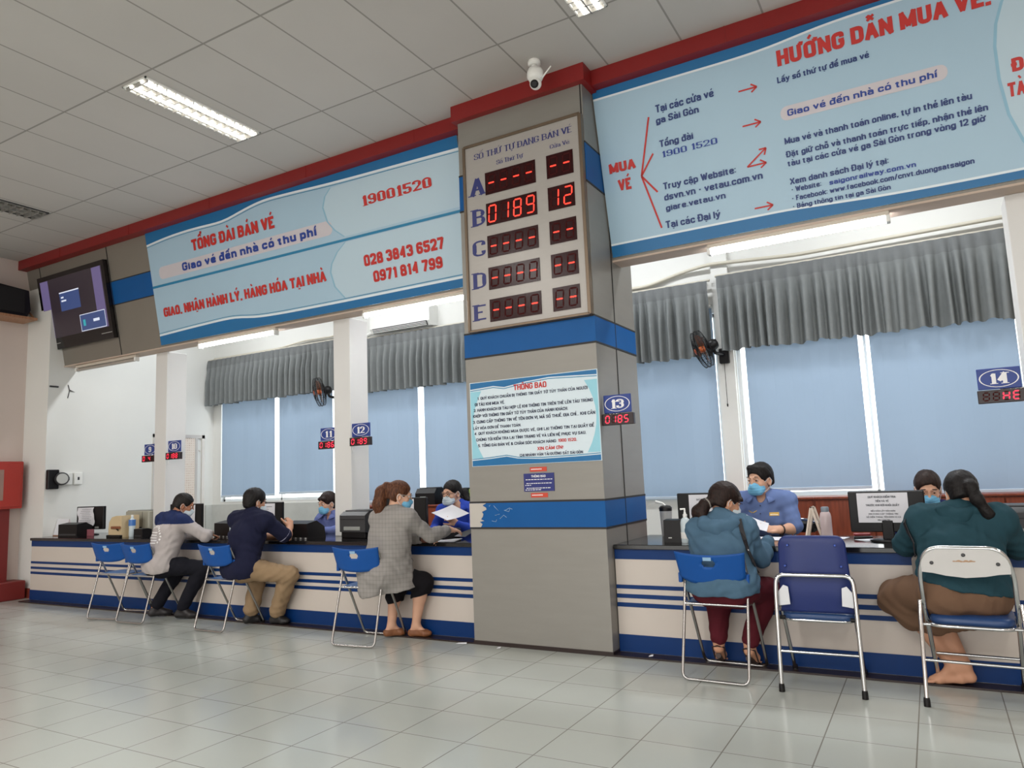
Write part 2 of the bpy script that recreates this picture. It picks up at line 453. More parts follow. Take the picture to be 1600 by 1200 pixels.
m = MB(); m.box(XL - .2, 6.5, -6.5, YB + .2, -0.1, 0); struct(m.build('floor', M_floor))
m = MB(); m.box(XL - .2, 6.5, -6.5, YB + .2, ZC, ZC + 0.1); struct(m.build('ceiling', M_ceil))
m = MB(); m.box(XL - .2, XL, -6.5, 5.25, 0, ZC); struct(m.build('wall_left', M_wall_hall))
m = MB(); m.box(XL - .2, XLB, 5.25, YB + .2, 0, ZC); struct(m.build('wall_booth_left', M_wall))
m = MB(); m.box(6.3, 6.5, -6.5, YB, 0, ZC); struct(m.build('wall_right', M_wall_hall))  # unseen wall, added to close the hall and bounce light

m = MB(); m.box(XL - .2, -6.5, -6.7, -6.5, 0, ZC); m.box(3.0, 6.5, -6.7, -6.5, 0, ZC); m.box(-6.5, 3.0, -6.7, -6.5, 2.7, ZC); struct(m.build('wall_rear_added', M_wall_hall))  # unseen wall added behind the camera; its opening limits the daylight
# back wall with four window openings
WIN = [(-9.76, -7.32, 1.08), (-6.94, -4.62, 1.02), (-3.12, -1.88, 0.99), (-1.69, 0.86, 0.99)]
ZT = 2.95
m = MB()
edges = [XLB]
for a, b, s in WIN: edges += [a, b]
edges.append(6.3)
for i in range(0, len(edges), 2): m.box(edges[i], edges[i + 1], YB, YB + .2, 0, ZC)
for a, b, s in WIN:
    m.box(a, b, YB, YB + .2, 0, s); m.box(a, b, YB, YB + .2, ZT, ZC)
struct(m.build('wall_back', M_wall))

def glass_mat():
    m = bpy.data.materials.new('window_glass'); m.use_nodes = True
    nt = m.node_tree; nt.nodes.remove(nt.nodes['Principled BSDF'])
    o = nt.nodes['Material Output']
    t = nt.nodes.new('ShaderNodeBsdfTransparent'); t.inputs[0].default_value = (.93, .96, .97, 1)
    g = nt.nodes.new('ShaderNodeBsdfGlossy'); g.inputs['Roughness'].default_value = 0.02
    f = nt.nodes.new('ShaderNodeLayerWeight'); f.inputs[0].default_value = .12
    x = nt.nodes.new('ShaderNodeMixShader')
    nt.links.new(f.outputs[1], x.inputs[0]); nt.links.new(t.outputs[0], x.inputs[1]); nt.links.new(g.outputs[0], x.inputs[2])
    nt.links.new(x.outputs[0], o.inputs[0])
    return m
M_glass = glass_mat()
BL = [[(-9.70, -8.525), (-8.43, -7.36)], [(-6.9, -5.84), (-5.745, -4.66)], [(-3.11, -3.10), (-3.08, -1.90)], [(-1.585, -.515), (-.415, .755)]]
for i, (a, b, s) in enumerate(WIN):
    fr = MB()
    w = 0.035
    mid = [(BL[i][0][1] + BL[i][1][0]) / 2]
    fr.box(a, b, YB + .06, YB + .12, s, s + w); fr.box(a, b, YB + .06, YB + .12, ZT - w, ZT)
    for x in (a + w / 2, b - w / 2): fr.box(x - w / 2, x + w / 2, YB + .06, YB + .12, s, ZT)
    for x in (mid if i != 2 else []): fr.box(x - .012, x + .012, YB + .06, YB + .12, s, ZT)
    o = struct(fr.build('window_%d' % (i + 1), M_white))
    p = MB(); p.box(a + w, b - w, YB + .085, YB + .091, s + w, ZT - w); p.build('pane', M_glass, o)

# roller blinds: pale blue fabric that daylight glows through
mb_ = bpy.data.materials.new('blind_fabric'); mb_.use_nodes = True
_nt = mb_.node_tree; _nt.nodes.remove(_nt.nodes['Principled BSDF'])
_d = _nt.nodes.new('ShaderNodeBsdfDiffuse'); _d.inputs[0].default_value = srgb((148, 166, 186))
_t = _nt.nodes.new('ShaderNodeBsdfTranslucent'); _t.inputs[0].default_value = srgb((158, 178, 200))
_x = _nt.nodes.new('ShaderNodeMixShader'); _x.inputs[0].default_value = 0.145
_nz = _nt.nodes.new('ShaderNodeTexNoise'); _nz.inputs['Scale'].default_value = 300
_b = _nt.nodes.new('ShaderNodeBump'); _b.inputs['Strength'].default_value = 0.05
_nt.links.new(_nz.outputs['Fac'], _b.inputs['Height']); _nt.links.new(_b.outputs[0], _d.inputs['Normal'])
_nt.links.new(_d.outputs[0], _x.inputs[1]); _nt.links.new(_t.outputs[0], _x.inputs[2])
_nt.links.new(_x.outputs[0], _nt.nodes['Material Output'].inputs[0])
M_blind = mb_
BLZ = [[1.17, 1.19], [1.03, 1.03], [1.0, 1.0], [1.06, 1.0]]
BLAB = [['pale blue roller blind at the far left, above the man in navy polo', 'pale blue roller blind behind the masked clerk beside the second white column'],
        ['pale blue roller blind just right of the second white column', 'pale blue roller blind above the clerk in royal blue'],
        [None, 'pale blue roller blind between the grey pillar and the window wall fan'],
        ['pale blue roller blind right above the male clerk', 'pale blue roller blind behind the woman in dark green']]
for i in range(4):
    for k in range(2):
        if BLAB[i][k] is None: continue
        x0, x1 = BL[i][k]; z0 = BLZ[i][k]
        t = thing('roller_blind', BLAB[i][k], 'blind', ((x0 + x1) / 2, YB - .02, z0), 'pale blue roller blinds')
        m = MB()
        n = 12
        for q in range(n):
            xa = x0 + (x1 - x0) * q / n; xb = x0 + (x1 - x0) * (q + 1) / n
            ya = YB - .03 + .004 * math.sin(q * 1.7 + i); yb = YB - .03 + .004 * math.sin((q + 1) * 1.7 + i)
            m.smooth = True
            m.quad((xa, ya, z0), (xb, yb, z0), (xb, yb, 3.0), (xa, ya, 3.0))
        m.build('fabric', M_blind, t)
        m = MB(); m.bbox(x0, x1, YB - .042, YB - .018, z0 - .02, z0 + .012, .004); m.build('bottom_bar', mat('blind_bar', (190, 204, 218), .5), t)
        m = MB(); m.tube([(x0, YB - .04, 3.02), (x1, YB - .04, 3.02)], .022, 10); m.build('roller', M_white, t)

# wooden cupboards along the back wall, stone dado at the far left
def wood_mat(name, c, c2):
    m = bpy.data.materials.new(name); m.use_nodes = True
    nt = m.node_tree; b = nt.nodes['Principled BSDF']; b.inputs['Roughness'].default_value = .4
    tc = nt.nodes.new('ShaderNodeTexCoord'); mp = nt.nodes.new('ShaderNodeMapping'); mp.inputs['Scale'].default_value = (9, 9, .8)
    nz = nt.nodes.new('ShaderNodeTexNoise'); nz.inputs['Scale'].default_value = 4; nz.inputs['Detail'].default_value = 8
    cr = nt.nodes.new('ShaderNodeValToRGB'); cr.color_ramp.elements[0].color = srgb(c); cr.color_ramp.elements[1].color = srgb(c2)
    cr.color_ramp.elements[0].position = .3; cr.color_ramp.elements[1].position = .7
    nt.links.new(tc.outputs['Object'], mp.inputs[0]); nt.links.new(mp.outputs[0], nz.inputs['Vector'])
    nt.links.new(nz.outputs['Fac'], cr.inputs[0]); nt.links.new(cr.outputs[0], b.inputs['Base Color'])
    return m
M_wood = wood_mat('reddish_wood', (112, 48, 26), (142, 66, 38))
cab_edges = [-6.96, -6.0, -5.0, -4.0, -3.0, -2.0, -1.0, 0.0, 1.0, 2.0, 3.2]
CABW = {1: 'behind the printer by the second white column', 2: 'under the black boxes behind the royal blue clerk', 5: 'between the grey pillar and the male clerk', 6: 'behind the male clerk', 7: 'behind the clerk hidden by the monitor', 8: 'right behind the woman in dark green'}
for i in range(len(cab_edges) - 1):
    x0, x1 = cab_edges[i], cab_edges[i + 1]
    if i not in CABW and i not in (0,): continue
    t = thing('wooden_cupboard', 'low reddish wood cupboard under the window ' + CABW.get(i, 'next to the second white column'), 'cupboard', ((x0 + x1) / 2, 7.6, 0), 'wooden cupboards under the windows')
    m = MB(); m.box(x0, x1, 7.46, YB - .005, 0, .965); m.build('carcass', M_wood, t)
    m = MB(); m.bbox(x0, x1, 7.43, YB - .005, .965, .985, .004); m.build('top', M_wood, t)
    xm = (x0 + x1) / 2
    for a, b, kx in ((x0 + .01, xm - .005, xm - .04), (xm + .005, x1 - .01, xm + .04)):
        d = MB(); d.bbox(a, b, 7.44, 7.458, .03, .95, .004); do = d.build('door', M_wood, t)
        k = MB(); k.lathe([(.008, 0), (.008, .015), (.014, .018), (.012, .03)], (kx, 7.44, .74), 10, (0, -1, 0)); k.build('knob', M_chrome, do)
m = MB(); m.box(XLB, -6.97, YB - .03, YB, 0, 1.04); m.box(XLB, XLB + .03, 7.66, YB - .03, 0, 1.04)
struct(m.build('trim_1', mat('grey_stone_dado', (196, 198, 194), .35, var=.08, scale=12)))

# fascia over the counter: leaning panel, blue stripe, seams, red band
FL = math.hypot(1.35, .25)
def fas(u, v, w=0.0):
    """point on the leaning fascia: u along the hall, v up the slope from its lower edge, w out from it"""
    return (u, 5.45 - .25 * v / FL - w * 1.35 / FL, 3.0 + 1.35 * v / FL - w * .25 / FL)
def fas_plate(mb, u0, u1, v0, v1, w0, w1):
    c = [fas(u, v, w) for w in (w0, w1) for v in (v0, v1) for u in (u0, u1)]
    mb.add(c, [(0, 2, 3, 1), (4, 5, 7, 6), (0, 1, 5, 4), (2, 6, 7, 3), (0, 4, 6, 2), (1, 3, 7, 5)])
PX0, PX1, PY0, PY1 = -3.262, -2.095, 5.0, 5.86
for nm, u0, u1 in (('wall_fascia_left', XL, PX0), ('wall_fascia_right', PX1, 6.3)):
    m = MB(); m.prism([(5.45, 3.0), (5.2, 4.35), (5.2, ZC), (5.62, ZC), (5.62, 3.0)], 0, u0, u1)
    o = struct(m.build(nm, M_alu_fascia))
    s = MB(); s.box(u0, u1, 5.44, 5.63, 2.985, 3.0); s.build('soffit', M_soffit, o)
    if 'left' in nm:
        b = MB(); fas_plate(b, u0, -7.85, .635, .915, 0, .003); b.build('blue_stripe', M_blue, o)
        b = MB()
        for v in (.625, .915): fas_plate(b, u0, -7.85, v, v + .012, 0, .0045)
        for u in (-10.19, -8.685): fas_plate(b, u - .006, u + .006, 0, 1.37, 0, .0046)
        b.build('seam', M_seam, o)
m = MB(); m.box(XL, PX0 - .03, 5.09, 5.2, 4.335, ZC); m.box(PX1 + .03, 6.3, 5.09, 5.2, 4.335, ZC)
m.box(PX0 - .03, PX1 + .045, 4.94, PY1, 4.32, ZC)
for x in (-9.5, -8.05, -6.6, -5.15, -3.8, -1.0, .35): m.box(x - .004, x + .004, 5.086, 5.09, 4.335, ZC)
struct(m.build('trim_2', M_red))

# the clad pillar
m = MB(); m.box(PX0, PX1, PY0, PY1, 0.02, ZC)
pil = struct(m.build('pillar', M_alu))
b = MB()
for z0, z1 in ((.897, 1.1), (2.27, 2.474), (3.53, 3.845)): b.box(PX0 - .003, PX1 + .003, PY0 - .003, PY1 + .003, z0, z1)
b.build('blue_stripe', M_blue, pil)
b = MB()
for z in (.897, 1.1, 2.27, 2.474, 3.53, 3.845): b.box(PX0 - .0045, PX1 + .0045, PY0 - .0045, PY1 + .0045, z - .007, z + .007)
b.box(PX1 - .001, PX1 + .0048, 5.40, 5.41, 0.02, 4.32)
b.box(PX1 - .02, PX1 - .012, PY0 - .0048, PY0, 3.0, 4.32)
b.build('seam', M_seam, pil)
b = MB(); random.seed(3)     # where the blue film has peeled away at its left end
pts = [(PX0 - .004, .905), (-3.165, .905)]
z = .905
while z < 1.085:
    z += random.uniform(.008, .022); pts.append((-3.17 + random.uniform(-.02, .035) + .05 * (z - .9) / .2, min(z, 1.092)))
pts.append((PX0 - .004, 1.092))
b.prism(pts, 1, PY0 - .0056, PY0 - .0035); b.build('peeled_patch', mat('peeled_film', (190, 184, 176), .6), pil)
b = MB()
for i in range(7):
    x = -3.02 + random.uniform(-.1, .1); zz = random.uniform(.95, 1.07)
    b.tube([(x, PY0 - .0045, zz), (x + random.uniform(-.05, .05), PY0 - .0045, zz + random.uniform(-.04, .03)), (x + random.uniform(-.02, .07), PY0 - .0045, zz + .01)], .0022, 4)
b.build('scratch', mat('scratch_mark', (150, 178, 206), .6), pil)
m = MB(); m.box(PX0 - .005, PX1 + .005, PY0 - .006, PY1, 0, .03); struct(m.build('baseboard_pillar', M_granite))

# white columns standing behind the counter
M_col = mat('column_paint', (222, 221, 219), .55, var=.03, scale=3)
def column(nm, x0, x1, y0, y1):
    m = MB(); m.bbox(x0, x1, y0, y1, .771, 2.984, .004); return struct(m.build(nm, M_col))
column('column_1', -8.22, -8.0, 5.6, 5.87); column('column_2', -5.285, -5.06, 5.6, 5.87); column('column_3', .575, .85, 5.6, 5.87)
# back wall pier between the windows, skirting, floor border
m = MB(); m.box(-1.875, -1.70, YB - .05, YB, 0, ZC); struct(m.build('wall_pier', M_wall))
m = MB(); m.box(XLB, PX0 - .005, 4.995, 5.135, 0, .012); m.box(PX1 + .005, 6.3, 4.995, 5.135, 0, .012); struct(m.build('baseboard_counter', M_granite))
m = MB(); m.box(XL, XL + .02, -6.5, 5.25, 0, .12); m.box(XL, XLB, 5.23, 5.25, 0, .12); struct(m.build('baseboard_left', mat('red_tile', (120, 52, 40), .4)))

# door in the booth's left wall
m = MB(); x = XLB
m.box(x, x + .02, 6.75, 6.80, 0, 2.13); m.box(x, x + .02, 7.58, 7.63, 0, 2.13); m.box(x, x + .02, 6.75, 7.63, 2.08, 2.13)
d = struct(m.build('door_1', mat('aluminium_frame', (206, 200, 194), .35, metal=.3)))
m = MB(); m.box(x + .002, x + .012, 6.8, 7.46, 0.02, 2.08)
ng = bpy.data.materials.new('perforated_sheet'); ng.use_nodes = True
nt = ng.node_tree; b = nt.nodes['Principled BSDF']
tc = nt.nodes.new('ShaderNodeTexCoord'); vo = nt.nodes.new('ShaderNodeTexVoronoi'); vo.inputs['Scale'].default_value = 28; vo.inputs['Randomness'].default_value = 0.1
cr = nt.nodes.new('ShaderNodeValToRGB'); cr.color_ramp.elements[0].color = srgb((206, 178, 160)); cr.color_ramp.elements[1].color = srgb((232, 220, 208))
cr.color_ramp.elements[0].position = .3; cr.color_ramp.elements[1].position = .45
nt.links.new(tc.outputs['Object'], vo.inputs['Vector']); nt.links.new(vo.outputs['Distance'], cr.inputs[0]); nt.links.new(cr.outputs[0], b.inputs['Base Color'])
m.build('leaf', ng, d)
m = MB(); m.box(x + .012, x + .02, 7.46, 7.5, 0.02, 2.08); m.tube([(x + .02, 7.53, 1.9), (x + .03, 7.53, 1.88)], .012, 8); m.build('stile', mat('aluminium_frame', (206, 200, 194)), d)

# ceiling lamps (recessed louvre fittings)
def louvre_lamp(label, x0, x1, y0, y1, lit):
    t = thing('ceiling_lamp', label, 'ceiling lamp', ((x0 + x1) / 2, (y0 + y1) / 2, ZC - .03), 'recessed louvre ceiling lamps')
    f = MB()
    for a, b, c, e in ((x0, x0 + .012, y0, y1), (x1 - .012, x1, y0, y1), (x0, x1, y0, y0 + .012), (x0, x1, y1 - .012, y1)): f.box(a, b, c, e, ZC - .012, ZC - .0005)
    f.build('frame', M_dark if not lit else M_white, t)
    r = MB(); r.box(x0 + .012, x1 - .012, y0 + .012, y1 - .012, ZC - .003, ZC - .0008)
    r.build('reflector', mat('lamp_reflector', (200, 200, 196), .25, metal=.6), t)
    for k in range(2):
        xx = x0 + (x1 - x0) * (.27 + .46 * k)
        b = MB(); b.tube([(xx, y0 + .02, ZC - .014), (xx, y1 - .02, ZC - .014)], .011, 10)
        b.build('tube', emit('louvre_tube', (255, 250, 240), LOUVRE_STRENGTH) if lit else mat('tube_off', (120, 116, 110), .4), t)
    l = MB(); n = 14
    for k in range(n):
        y = y0 + .03 + (y1 - y0 - .06) * k / (n - 1)
        l.box(x0 + .012, x1 - .012, y - .004, y + .004, ZC - .034, ZC - .004)
    l.box((x0 + x1) / 2 - .005, (x0 + x1) / 2 + .005, y0 + .012, y1 - .012, ZC - .034, ZC - .004)
    l.build('louvre', mat('louvre_metal', (190, 188, 184), .3, metal=.7), t)
louvre_lamp('lit louvre lamp recessed in the ceiling above the left signboard', -5.245, -4.955, 3.235, 4.355, True)
louvre_lamp('unlit louvre lamp recessed in the ceiling near the left wall', -8.7, -8.38, 3.27, 4.36, False)
louvre_lamp('lit louvre lamp at the top edge of the photo above the grey pillar', -1.84, -1.62, 3.24, 4.40, True)
# ================================================================ signs and lettering
M_txt = {'R': mat('red_print', (196, 38, 32), .45, var=.03), 'N': mat('royal_blue_print', (28, 62, 150), .45, var=.03),
         'D': mat('navy_print', (28, 54, 116), .45, var=.03), 'K': mat('dark_print', (30, 40, 70), .5, var=.03),
         'P': mat('indigo_print', (42, 48, 110), .45, var=.03), 'W': mat('white_print', (238, 238, 240), .5, var=.02)}
M_sign = mat('pale_blue_vinyl', (168, 198, 218), .38, var=.03, scale=2)
M_sign2 = mat('paler_blue_vinyl', (186, 209, 223), .38, var=.02, scale=2)
M_band = mat('blue_vinyl', (8, 106, 162), .38, var=.06, scale=3)
M_teal = mat('teal_vinyl', (26, 126, 170), .38, var=.04)
M_pale = mat('white_vinyl', (226, 236, 242), .38, var=.02)
M_pink = mat('pinkish_vinyl', (206, 200, 206), .4, var=.03)
M_rim = mat('soft_blue_vinyl', (140, 186, 210), .38, var=.03)

def strip_on(mb, top, bot, w):
    """filled ribbon between two rows of (u, v) points on the fascia"""
    a = [fas(u, v, w) for u, v in top]; b = [fas(u, v, w) for u, v in bot]
    n = len(a)
    mb.add(a + b, [(i, i + n, i + n + 1, i + 1) for i in range(n - 1)])
def resample(pts, n=40):
    us = np.array([p[0] for p in pts]); vs = np.array([p[1] for p in pts])
    uu = np.linspace(us[0], us[-1], n)
    return list(zip(uu.tolist(), np.interp(uu, us, vs).tolist()))
def smooth_pts(pts, n=48):
    r = resample(pts, n); v = [p[1] for p in r]
    for _ in range(3): v = [v[0]] + [(v[i - 1] + 2 * v[i] + v[i + 1]) / 4 for i in range(1, n - 1)] + [v[-1]]
    return [(r[i][0], v[i]) for i in range(n)]
LEFT = [
    ('TỔNG ĐÀI BÁN VÉ', -7.083, -5.755, 1.007, 0.128, 'R'),
    ('Giao vé đến nhà có thu phí', -7.300, -5.189, 0.816, 0.094, 'N'),
    ('GIAO, NHẬN HÀNH LÝ, HÀNG HÓA TẠI NHÀ', -7.741, -5.148, 0.343, 0.109, 'R'),
    ('19001520', -4.564, -3.728, 0.971, 0.106, 'R'),
    ('028 3843 6527', -4.635, -3.680, 0.400, 0.110, 'R'),
    ('0971 814 799', -4.545, -3.725, 0.230, 0.110, 'R'),
]
RIGHT = [
    ('MUA', -2.023, -1.802, 0.683, 0.078, 'R'),
    ('VÉ', -1.963, -1.855, 0.531, 0.092, 'R'),
    ('Tại các cửa vé', -1.591, -1.143, 1.054, 0.059, 'D'),
    ('ga Sài Gòn', -1.598, -1.265, 0.970, 0.052, 'D'),
    ('Tổng đài', -1.593, -1.330, 0.789, 0.053, 'D'),
    ('1900 1520', -1.587, -1.156, 0.708, 0.049, 'N'),
    ('Truy cập Website:', -1.604, -1.049, 0.464, 0.053, 'D'),
    ('dsvn.vn - vetau.com.vn', -1.607, -0.868, 0.380, 0.053, 'D'),
    ('giare.vetau.vn', -1.604, -1.145, 0.299, 0.047, 'D'),
    ('Tại các Đại lý', -1.621, -1.199, 0.167, 0.056, 'D'),
]
RIGHT2 = [
    ('HƯỚNG DẪN MUA VÉ,', -0.682, 0.597, 1.129, 0.113, 'R'),
    ('Lấy số thứ tự để mua vé', -0.696, -0.104, 1.016, 0.043, 'D'),
    ('Giao vé đến nhà có thu phí', -0.655, 0.270, 0.771, 0.047, 'N'),
    ('Mua vé và thanh toán online, tự in thẻ lên tàu', -0.694, 0.446, 0.581, 0.045, 'D'),
    ('Đặt giữ chỗ và thanh toán trực tiếp, nhận thẻ lên', -0.693, 0.524, 0.488, 0.043, 'D'),
    ('tàu tại các cửa vé ga Sài Gòn trong vòng 12 giờ', -0.691, 0.505, 0.423, 0.043, 'D'),
    ('Xem danh sách Đại lý tại:', -0.689, -0.058, 0.293, 0.044, 'D'),
    ('- Website:', -0.688, -0.487, 0.238, 0.038, 'D'),
    ('saigonrailway.com.vn', -0.436, 0.098, 0.233, 0.035, 'N'),
    ('- Facebook: www.facebook.com/cnvt.duongsatsaigon', -0.692, 0.422, 0.176, 0.037, 'D'),
    ('- Bảng thông tin tại ga Sài Gòn', -0.692, -0.064, 0.120, 0.034, 'D'),
    ('Đ', 0.668, 0.730, 0.682, 0.084, 'R'),
    ('TÀ', 0.635, 0.727, 0.534, 0.089, 'R'),
]
NOTICE = [
    ('THÔNG BÁO', -2.813, -2.521, 1.968, 0.046, 'R'),
    ('1. QUÝ KHÁCH CHUẨN BỊ THÔNG TIN GIẤY TỜ TÙY THÂN CỦA NGƯỜI', -3.153, -2.178, 1.920, 0.023, 'K'),
    ('ĐI TÀU KHI MUA VÉ.', -3.179, -2.897, 1.871, 0.025, 'K'),
    ('2. HÀNH KHÁCH ĐI TÀU HỢP LỆ KHI THÔNG TIN TRÊN THẺ LÊN TÀU TRÙNG', -3.193, -2.141, 1.825, 0.024, 'K'),
    ('KHỚP VỚI THÔNG TIN GIẤY TỜ TÙY THÂN CỦA HÀNH KHÁCH.', -3.201, -2.348, 1.778, 0.024, 'K'),
    ('3. CUNG CẤP THÔNG TIN VỀ TÊN ĐƠN VỊ, MÃ SỐ THUẾ, ĐỊA CHỈ... KHI CẦN', -3.204, -2.128, 1.730, 0.024, 'K'),
    ('LẤY HÓA ĐƠN ĐỂ THANH TOÁN.', -3.202, -2.758, 1.681, 0.022, 'K'),
    ('4. QUÝ KHÁCH KHÔNG MUA ĐƯỢC VÉ, GHI LẠI THÔNG TIN TẠI QUẦY ĐỂ', -3.193, -2.142, 1.637, 0.023, 'K'),
    ('CHÚNG TÔI KIỂM TRA LẠI TÌNH TRẠNG VÉ VÀ LIÊN HỆ PHỤC VỤ SAU.', -3.179, -2.209, 1.587, 0.023, 'K'),
    ('5. TỔNG ĐÀI BÁN VÉ & CHĂM SÓC KHÁCH HÀNG:', -3.162, -2.455, 1.539, 0.023, 'K'),
    ('1900 1520.', -2.444, -2.287, 1.540, 0.024, 'R'),
    ('XIN CẢM ƠN!', -2.625, -2.403, 1.487, 0.026, 'R'),
    ('CHI NHÁNH VẬN TẢI ĐƯỜNG SẮT SÀI GÒN', -2.782, -2.243, 1.445, 0.021, 'K'),
]
BOARD = [
    ('SỐ THỨ TỰ ĐANG BÁN VÉ', -3.087, -2.183, 3.933, 0.053, 'P'),
    ('Số Thứ Tự', -2.872, -2.623, 3.842, 0.039, 'P'),
    ('Cửa Vé', -2.379, -2.208, 3.845, 0.035, 'P'),
    ('A', -3.134, -2.996, 3.622, 0.153, 'P'),
    ('B', -3.122, -3.000, 3.358, 0.148, 'P'),
    ('C', -3.132, -3.006, 3.097, 0.142, 'P'),
    ('D', -3.136, -3.011, 2.828, 0.139, 'P'),
    ('E', -3.142, -3.022, 2.562, 0.137, 'P'),
]
VT, VB = 1.372, 0.022

def signboard(label, u0, u1, rows, parts):
    t = thing('signboard', label, 'signboard', fas(u0, VB))
    m = MB(); fas_plate(m, u0, u1, VB, VT, 0.001, .016); m.build('board', M_sign, t)
    parts(t)
    for key, nm in (('R', 'red_lettering'), ('N', 'royal_blue_lettering'), ('D', 'navy_lettering')):
        for s, a, b, v, h, k in rows:
            if k != key: continue
            m = MB(); lettering(m, s, a, b, v, h, lambda x, y, w: fas(x, y, .0205 + w), .118 if h > .07 else .092, s.startswith('1900'))
            m.build(nm, M_txt[key], t)
    return t

def left_parts(t):
    u0, u1 = -7.875, -3.40
    top = smooth_pts([(u0, 1.225), (-7.5, 1.255), (-7.1, 1.262), (-6.75, 1.25), (-6.5, 1.236), (-6.3, 1.28), (-5.9, 1.335), (-5.45, 1.318), (-5.0, 1.294), (-4.6, 1.281), (u1, 1.25)])
    bot = smooth_pts([(u0, .13), (-7.3, .15), (-6.75, .164), (-6.5, .163), (-6.25, .118), (-5.8, .104), (-5.0, .099), (u1, .10)])
    edge = lambda pts, v: [(p[0], v) for p in pts]
    sh = lambda pts, d: [(p[0], p[1] + d) for p in pts]
    m = MB(); strip_on(m, edge(top, VT - .001), top, .0185); strip_on(m, bot, edge(bot, VB + .001), .0185); m.build('wave_band', M_band, t)
    m = MB(); strip_on(m, top, sh(top, -.022), .0185); strip_on(m, sh(bot, .022), bot, .0185); m.build('white_line', M_pale, t)
    m = MB(); strip_on(m, sh(top, -.030), sh(top, -.036), .0188); strip_on(m, sh(bot, .036), sh(bot, .030), .0188); m.build('thin_line', M_teal, t)
    # pale round panels behind the telephone numbers
    r1 = [(-4.945, 1.24), (-5.03, 1.17), (-5.075, 1.07), (-5.04, .92), (-4.96, .82), (-4.85, .735)]
    r2 = [(-4.85, .68), (-4.97, .6), (-5.06, .5), (-5.09, .42), (-5.06, .27), (-4.95, .14)]
    m = MB(); g = MB()
    for r in (r1, r2):
        for (a, b) in zip(r[:-1], r[1:]):
            m.quad(fas(a[0], a[1], .0175), fas(b[0], b[1], .0175), fas(u1, b[1], .0175), fas(u1, a[1], .0175))
            g.quad(fas(a[0], a[1], .018), fas(b[0], b[1], .018), fas(b[0] + .02, b[1], .018), fas(a[0] + .02, a[1], .018))
    m.build('round_panel', M_sign2, t); g.build('round_rim', M_rim, t)
    m = MB(); strip_on(m, [(u0, .728), (u1, .708)], [(u0, .700), (u1, .684)], .0195); m.build('divider_line', M_teal, t)
    m = MB(); m.add([fas(x, y, .0178) for x, y in rrect(-7.72, -4.98, .785, .93, .06)], [tuple(range(24))]); m.build('pink_glow_strip', M_pink, t)
signboard('long pale blue signboard with red telephone numbers, left of the grey pillar', -7.875, -3.40, LEFT, left_parts)

def right_parts(t):
    u0, u1 = -2.085, 1.9
    top = smooth_pts([(u0, 1.298), (-1.2, 1.286), (-.95, 1.282), (-.73, 1.288), (-.43, 1.322), (-.18, 1.332), (.2, 1.335), (1.0, 1.31), (u1, 1.29)])
    bot = smooth_pts([(u0, .116), (-.95, .114), (-.71, .114), (-.43, .098), (-.08, .08), (.3, .074), (u1, .072)])
    edge = lambda pts, v: [(p[0], v) for p in pts]
    sh = lambda pts, d: [(p[0], p[1] + d) for p in pts]
    m = MB(); strip_on(m, edge(top, VT - .001), top, .0185); strip_on(m, bot, edge(bot, VB + .001), .0185); m.build('wave_band', M_band, t)
    m = MB(); strip_on(m, top, sh(top, -.016), .0185); strip_on(m, sh(bot, .016), bot, .0185); m.build('white_line', M_pale, t)
    r = [(.72, 1.27), (.64, 1.12), (.6, 1.0), (.583, .865), (.588, .66), (.618, .433), (.68, .25), (.76, .1)]
    m = MB(); g = MB()
    for (a, b) in zip(r[:-1], r[1:]):
        m.quad(fas(a[0], a[1], .0175), fas(b[0], b[1], .0175), fas(u1, b[1], .0175), fas(u1, a[1], .0175))
        g.quad(fas(a[0], a[1], .018), fas(b[0], b[1], .018), fas(b[0] + .018, b[1], .018), fas(a[0] + .018, a[1], .018))
    m.build('round_panel', M_sign2, t); g.build('round_rim', M_rim, t)
    m = MB(); m.add([fas(x, y, .0178) for x, y in rrect(-.70, .33, .745, .845, .045)], [tuple(range(24))]); m.build('pink_glow_strip', M_pink, t)
    m = MB()
    def seg(a, b, w=.007):
        d = Vector((b[0] - a[0], b[1] - a[1])); n = Vector((-d.y, d.x)).normalized() * w
        m.quad(*[fas(x, y, .0195) for x, y in ((a[0] - n.x, a[1] - n.y), (b[0] - n.x, b[1] - n.y), (b[0] + n.x, b[1] + n.y), (a[0] + n.x, a[1] + n.y))])
    o = (-1.765, .608)
    for q in ((-1.652, 1.04), (-1.652, .758), (-1.653, .459), (-1.655, .179)): seg(o, q)
    for a, b in (((-.967, 1.037), (-.837, 1.036)), ((-.967, .783), (-.838, .783)), ((-.967, .487), (-.824, .592)), ((-.967, .487), (-.833, .488)), ((-.95, .178), (-.821, .178))):
        seg(a, b, .0055)
        d = Vector((b[0] - a[0], b[1] - a[1])).normalized()
        for s in (-1, 1):
            an = s * math.radians(145)
            seg(b, (b[0] + .05 * (d.x * math.cos(an) - d.y * math.sin(an)), b[1] + .05 * (d.x * math.sin(an) + d.y * math.cos(an))), .0055)
    m.build('red_arrows', M_txt['R'], t)
signboard('pale blue signboard of ticket buying steps, right of the grey pillar', -2.085, 1.9, RIGHT + RIGHT2, right_parts)

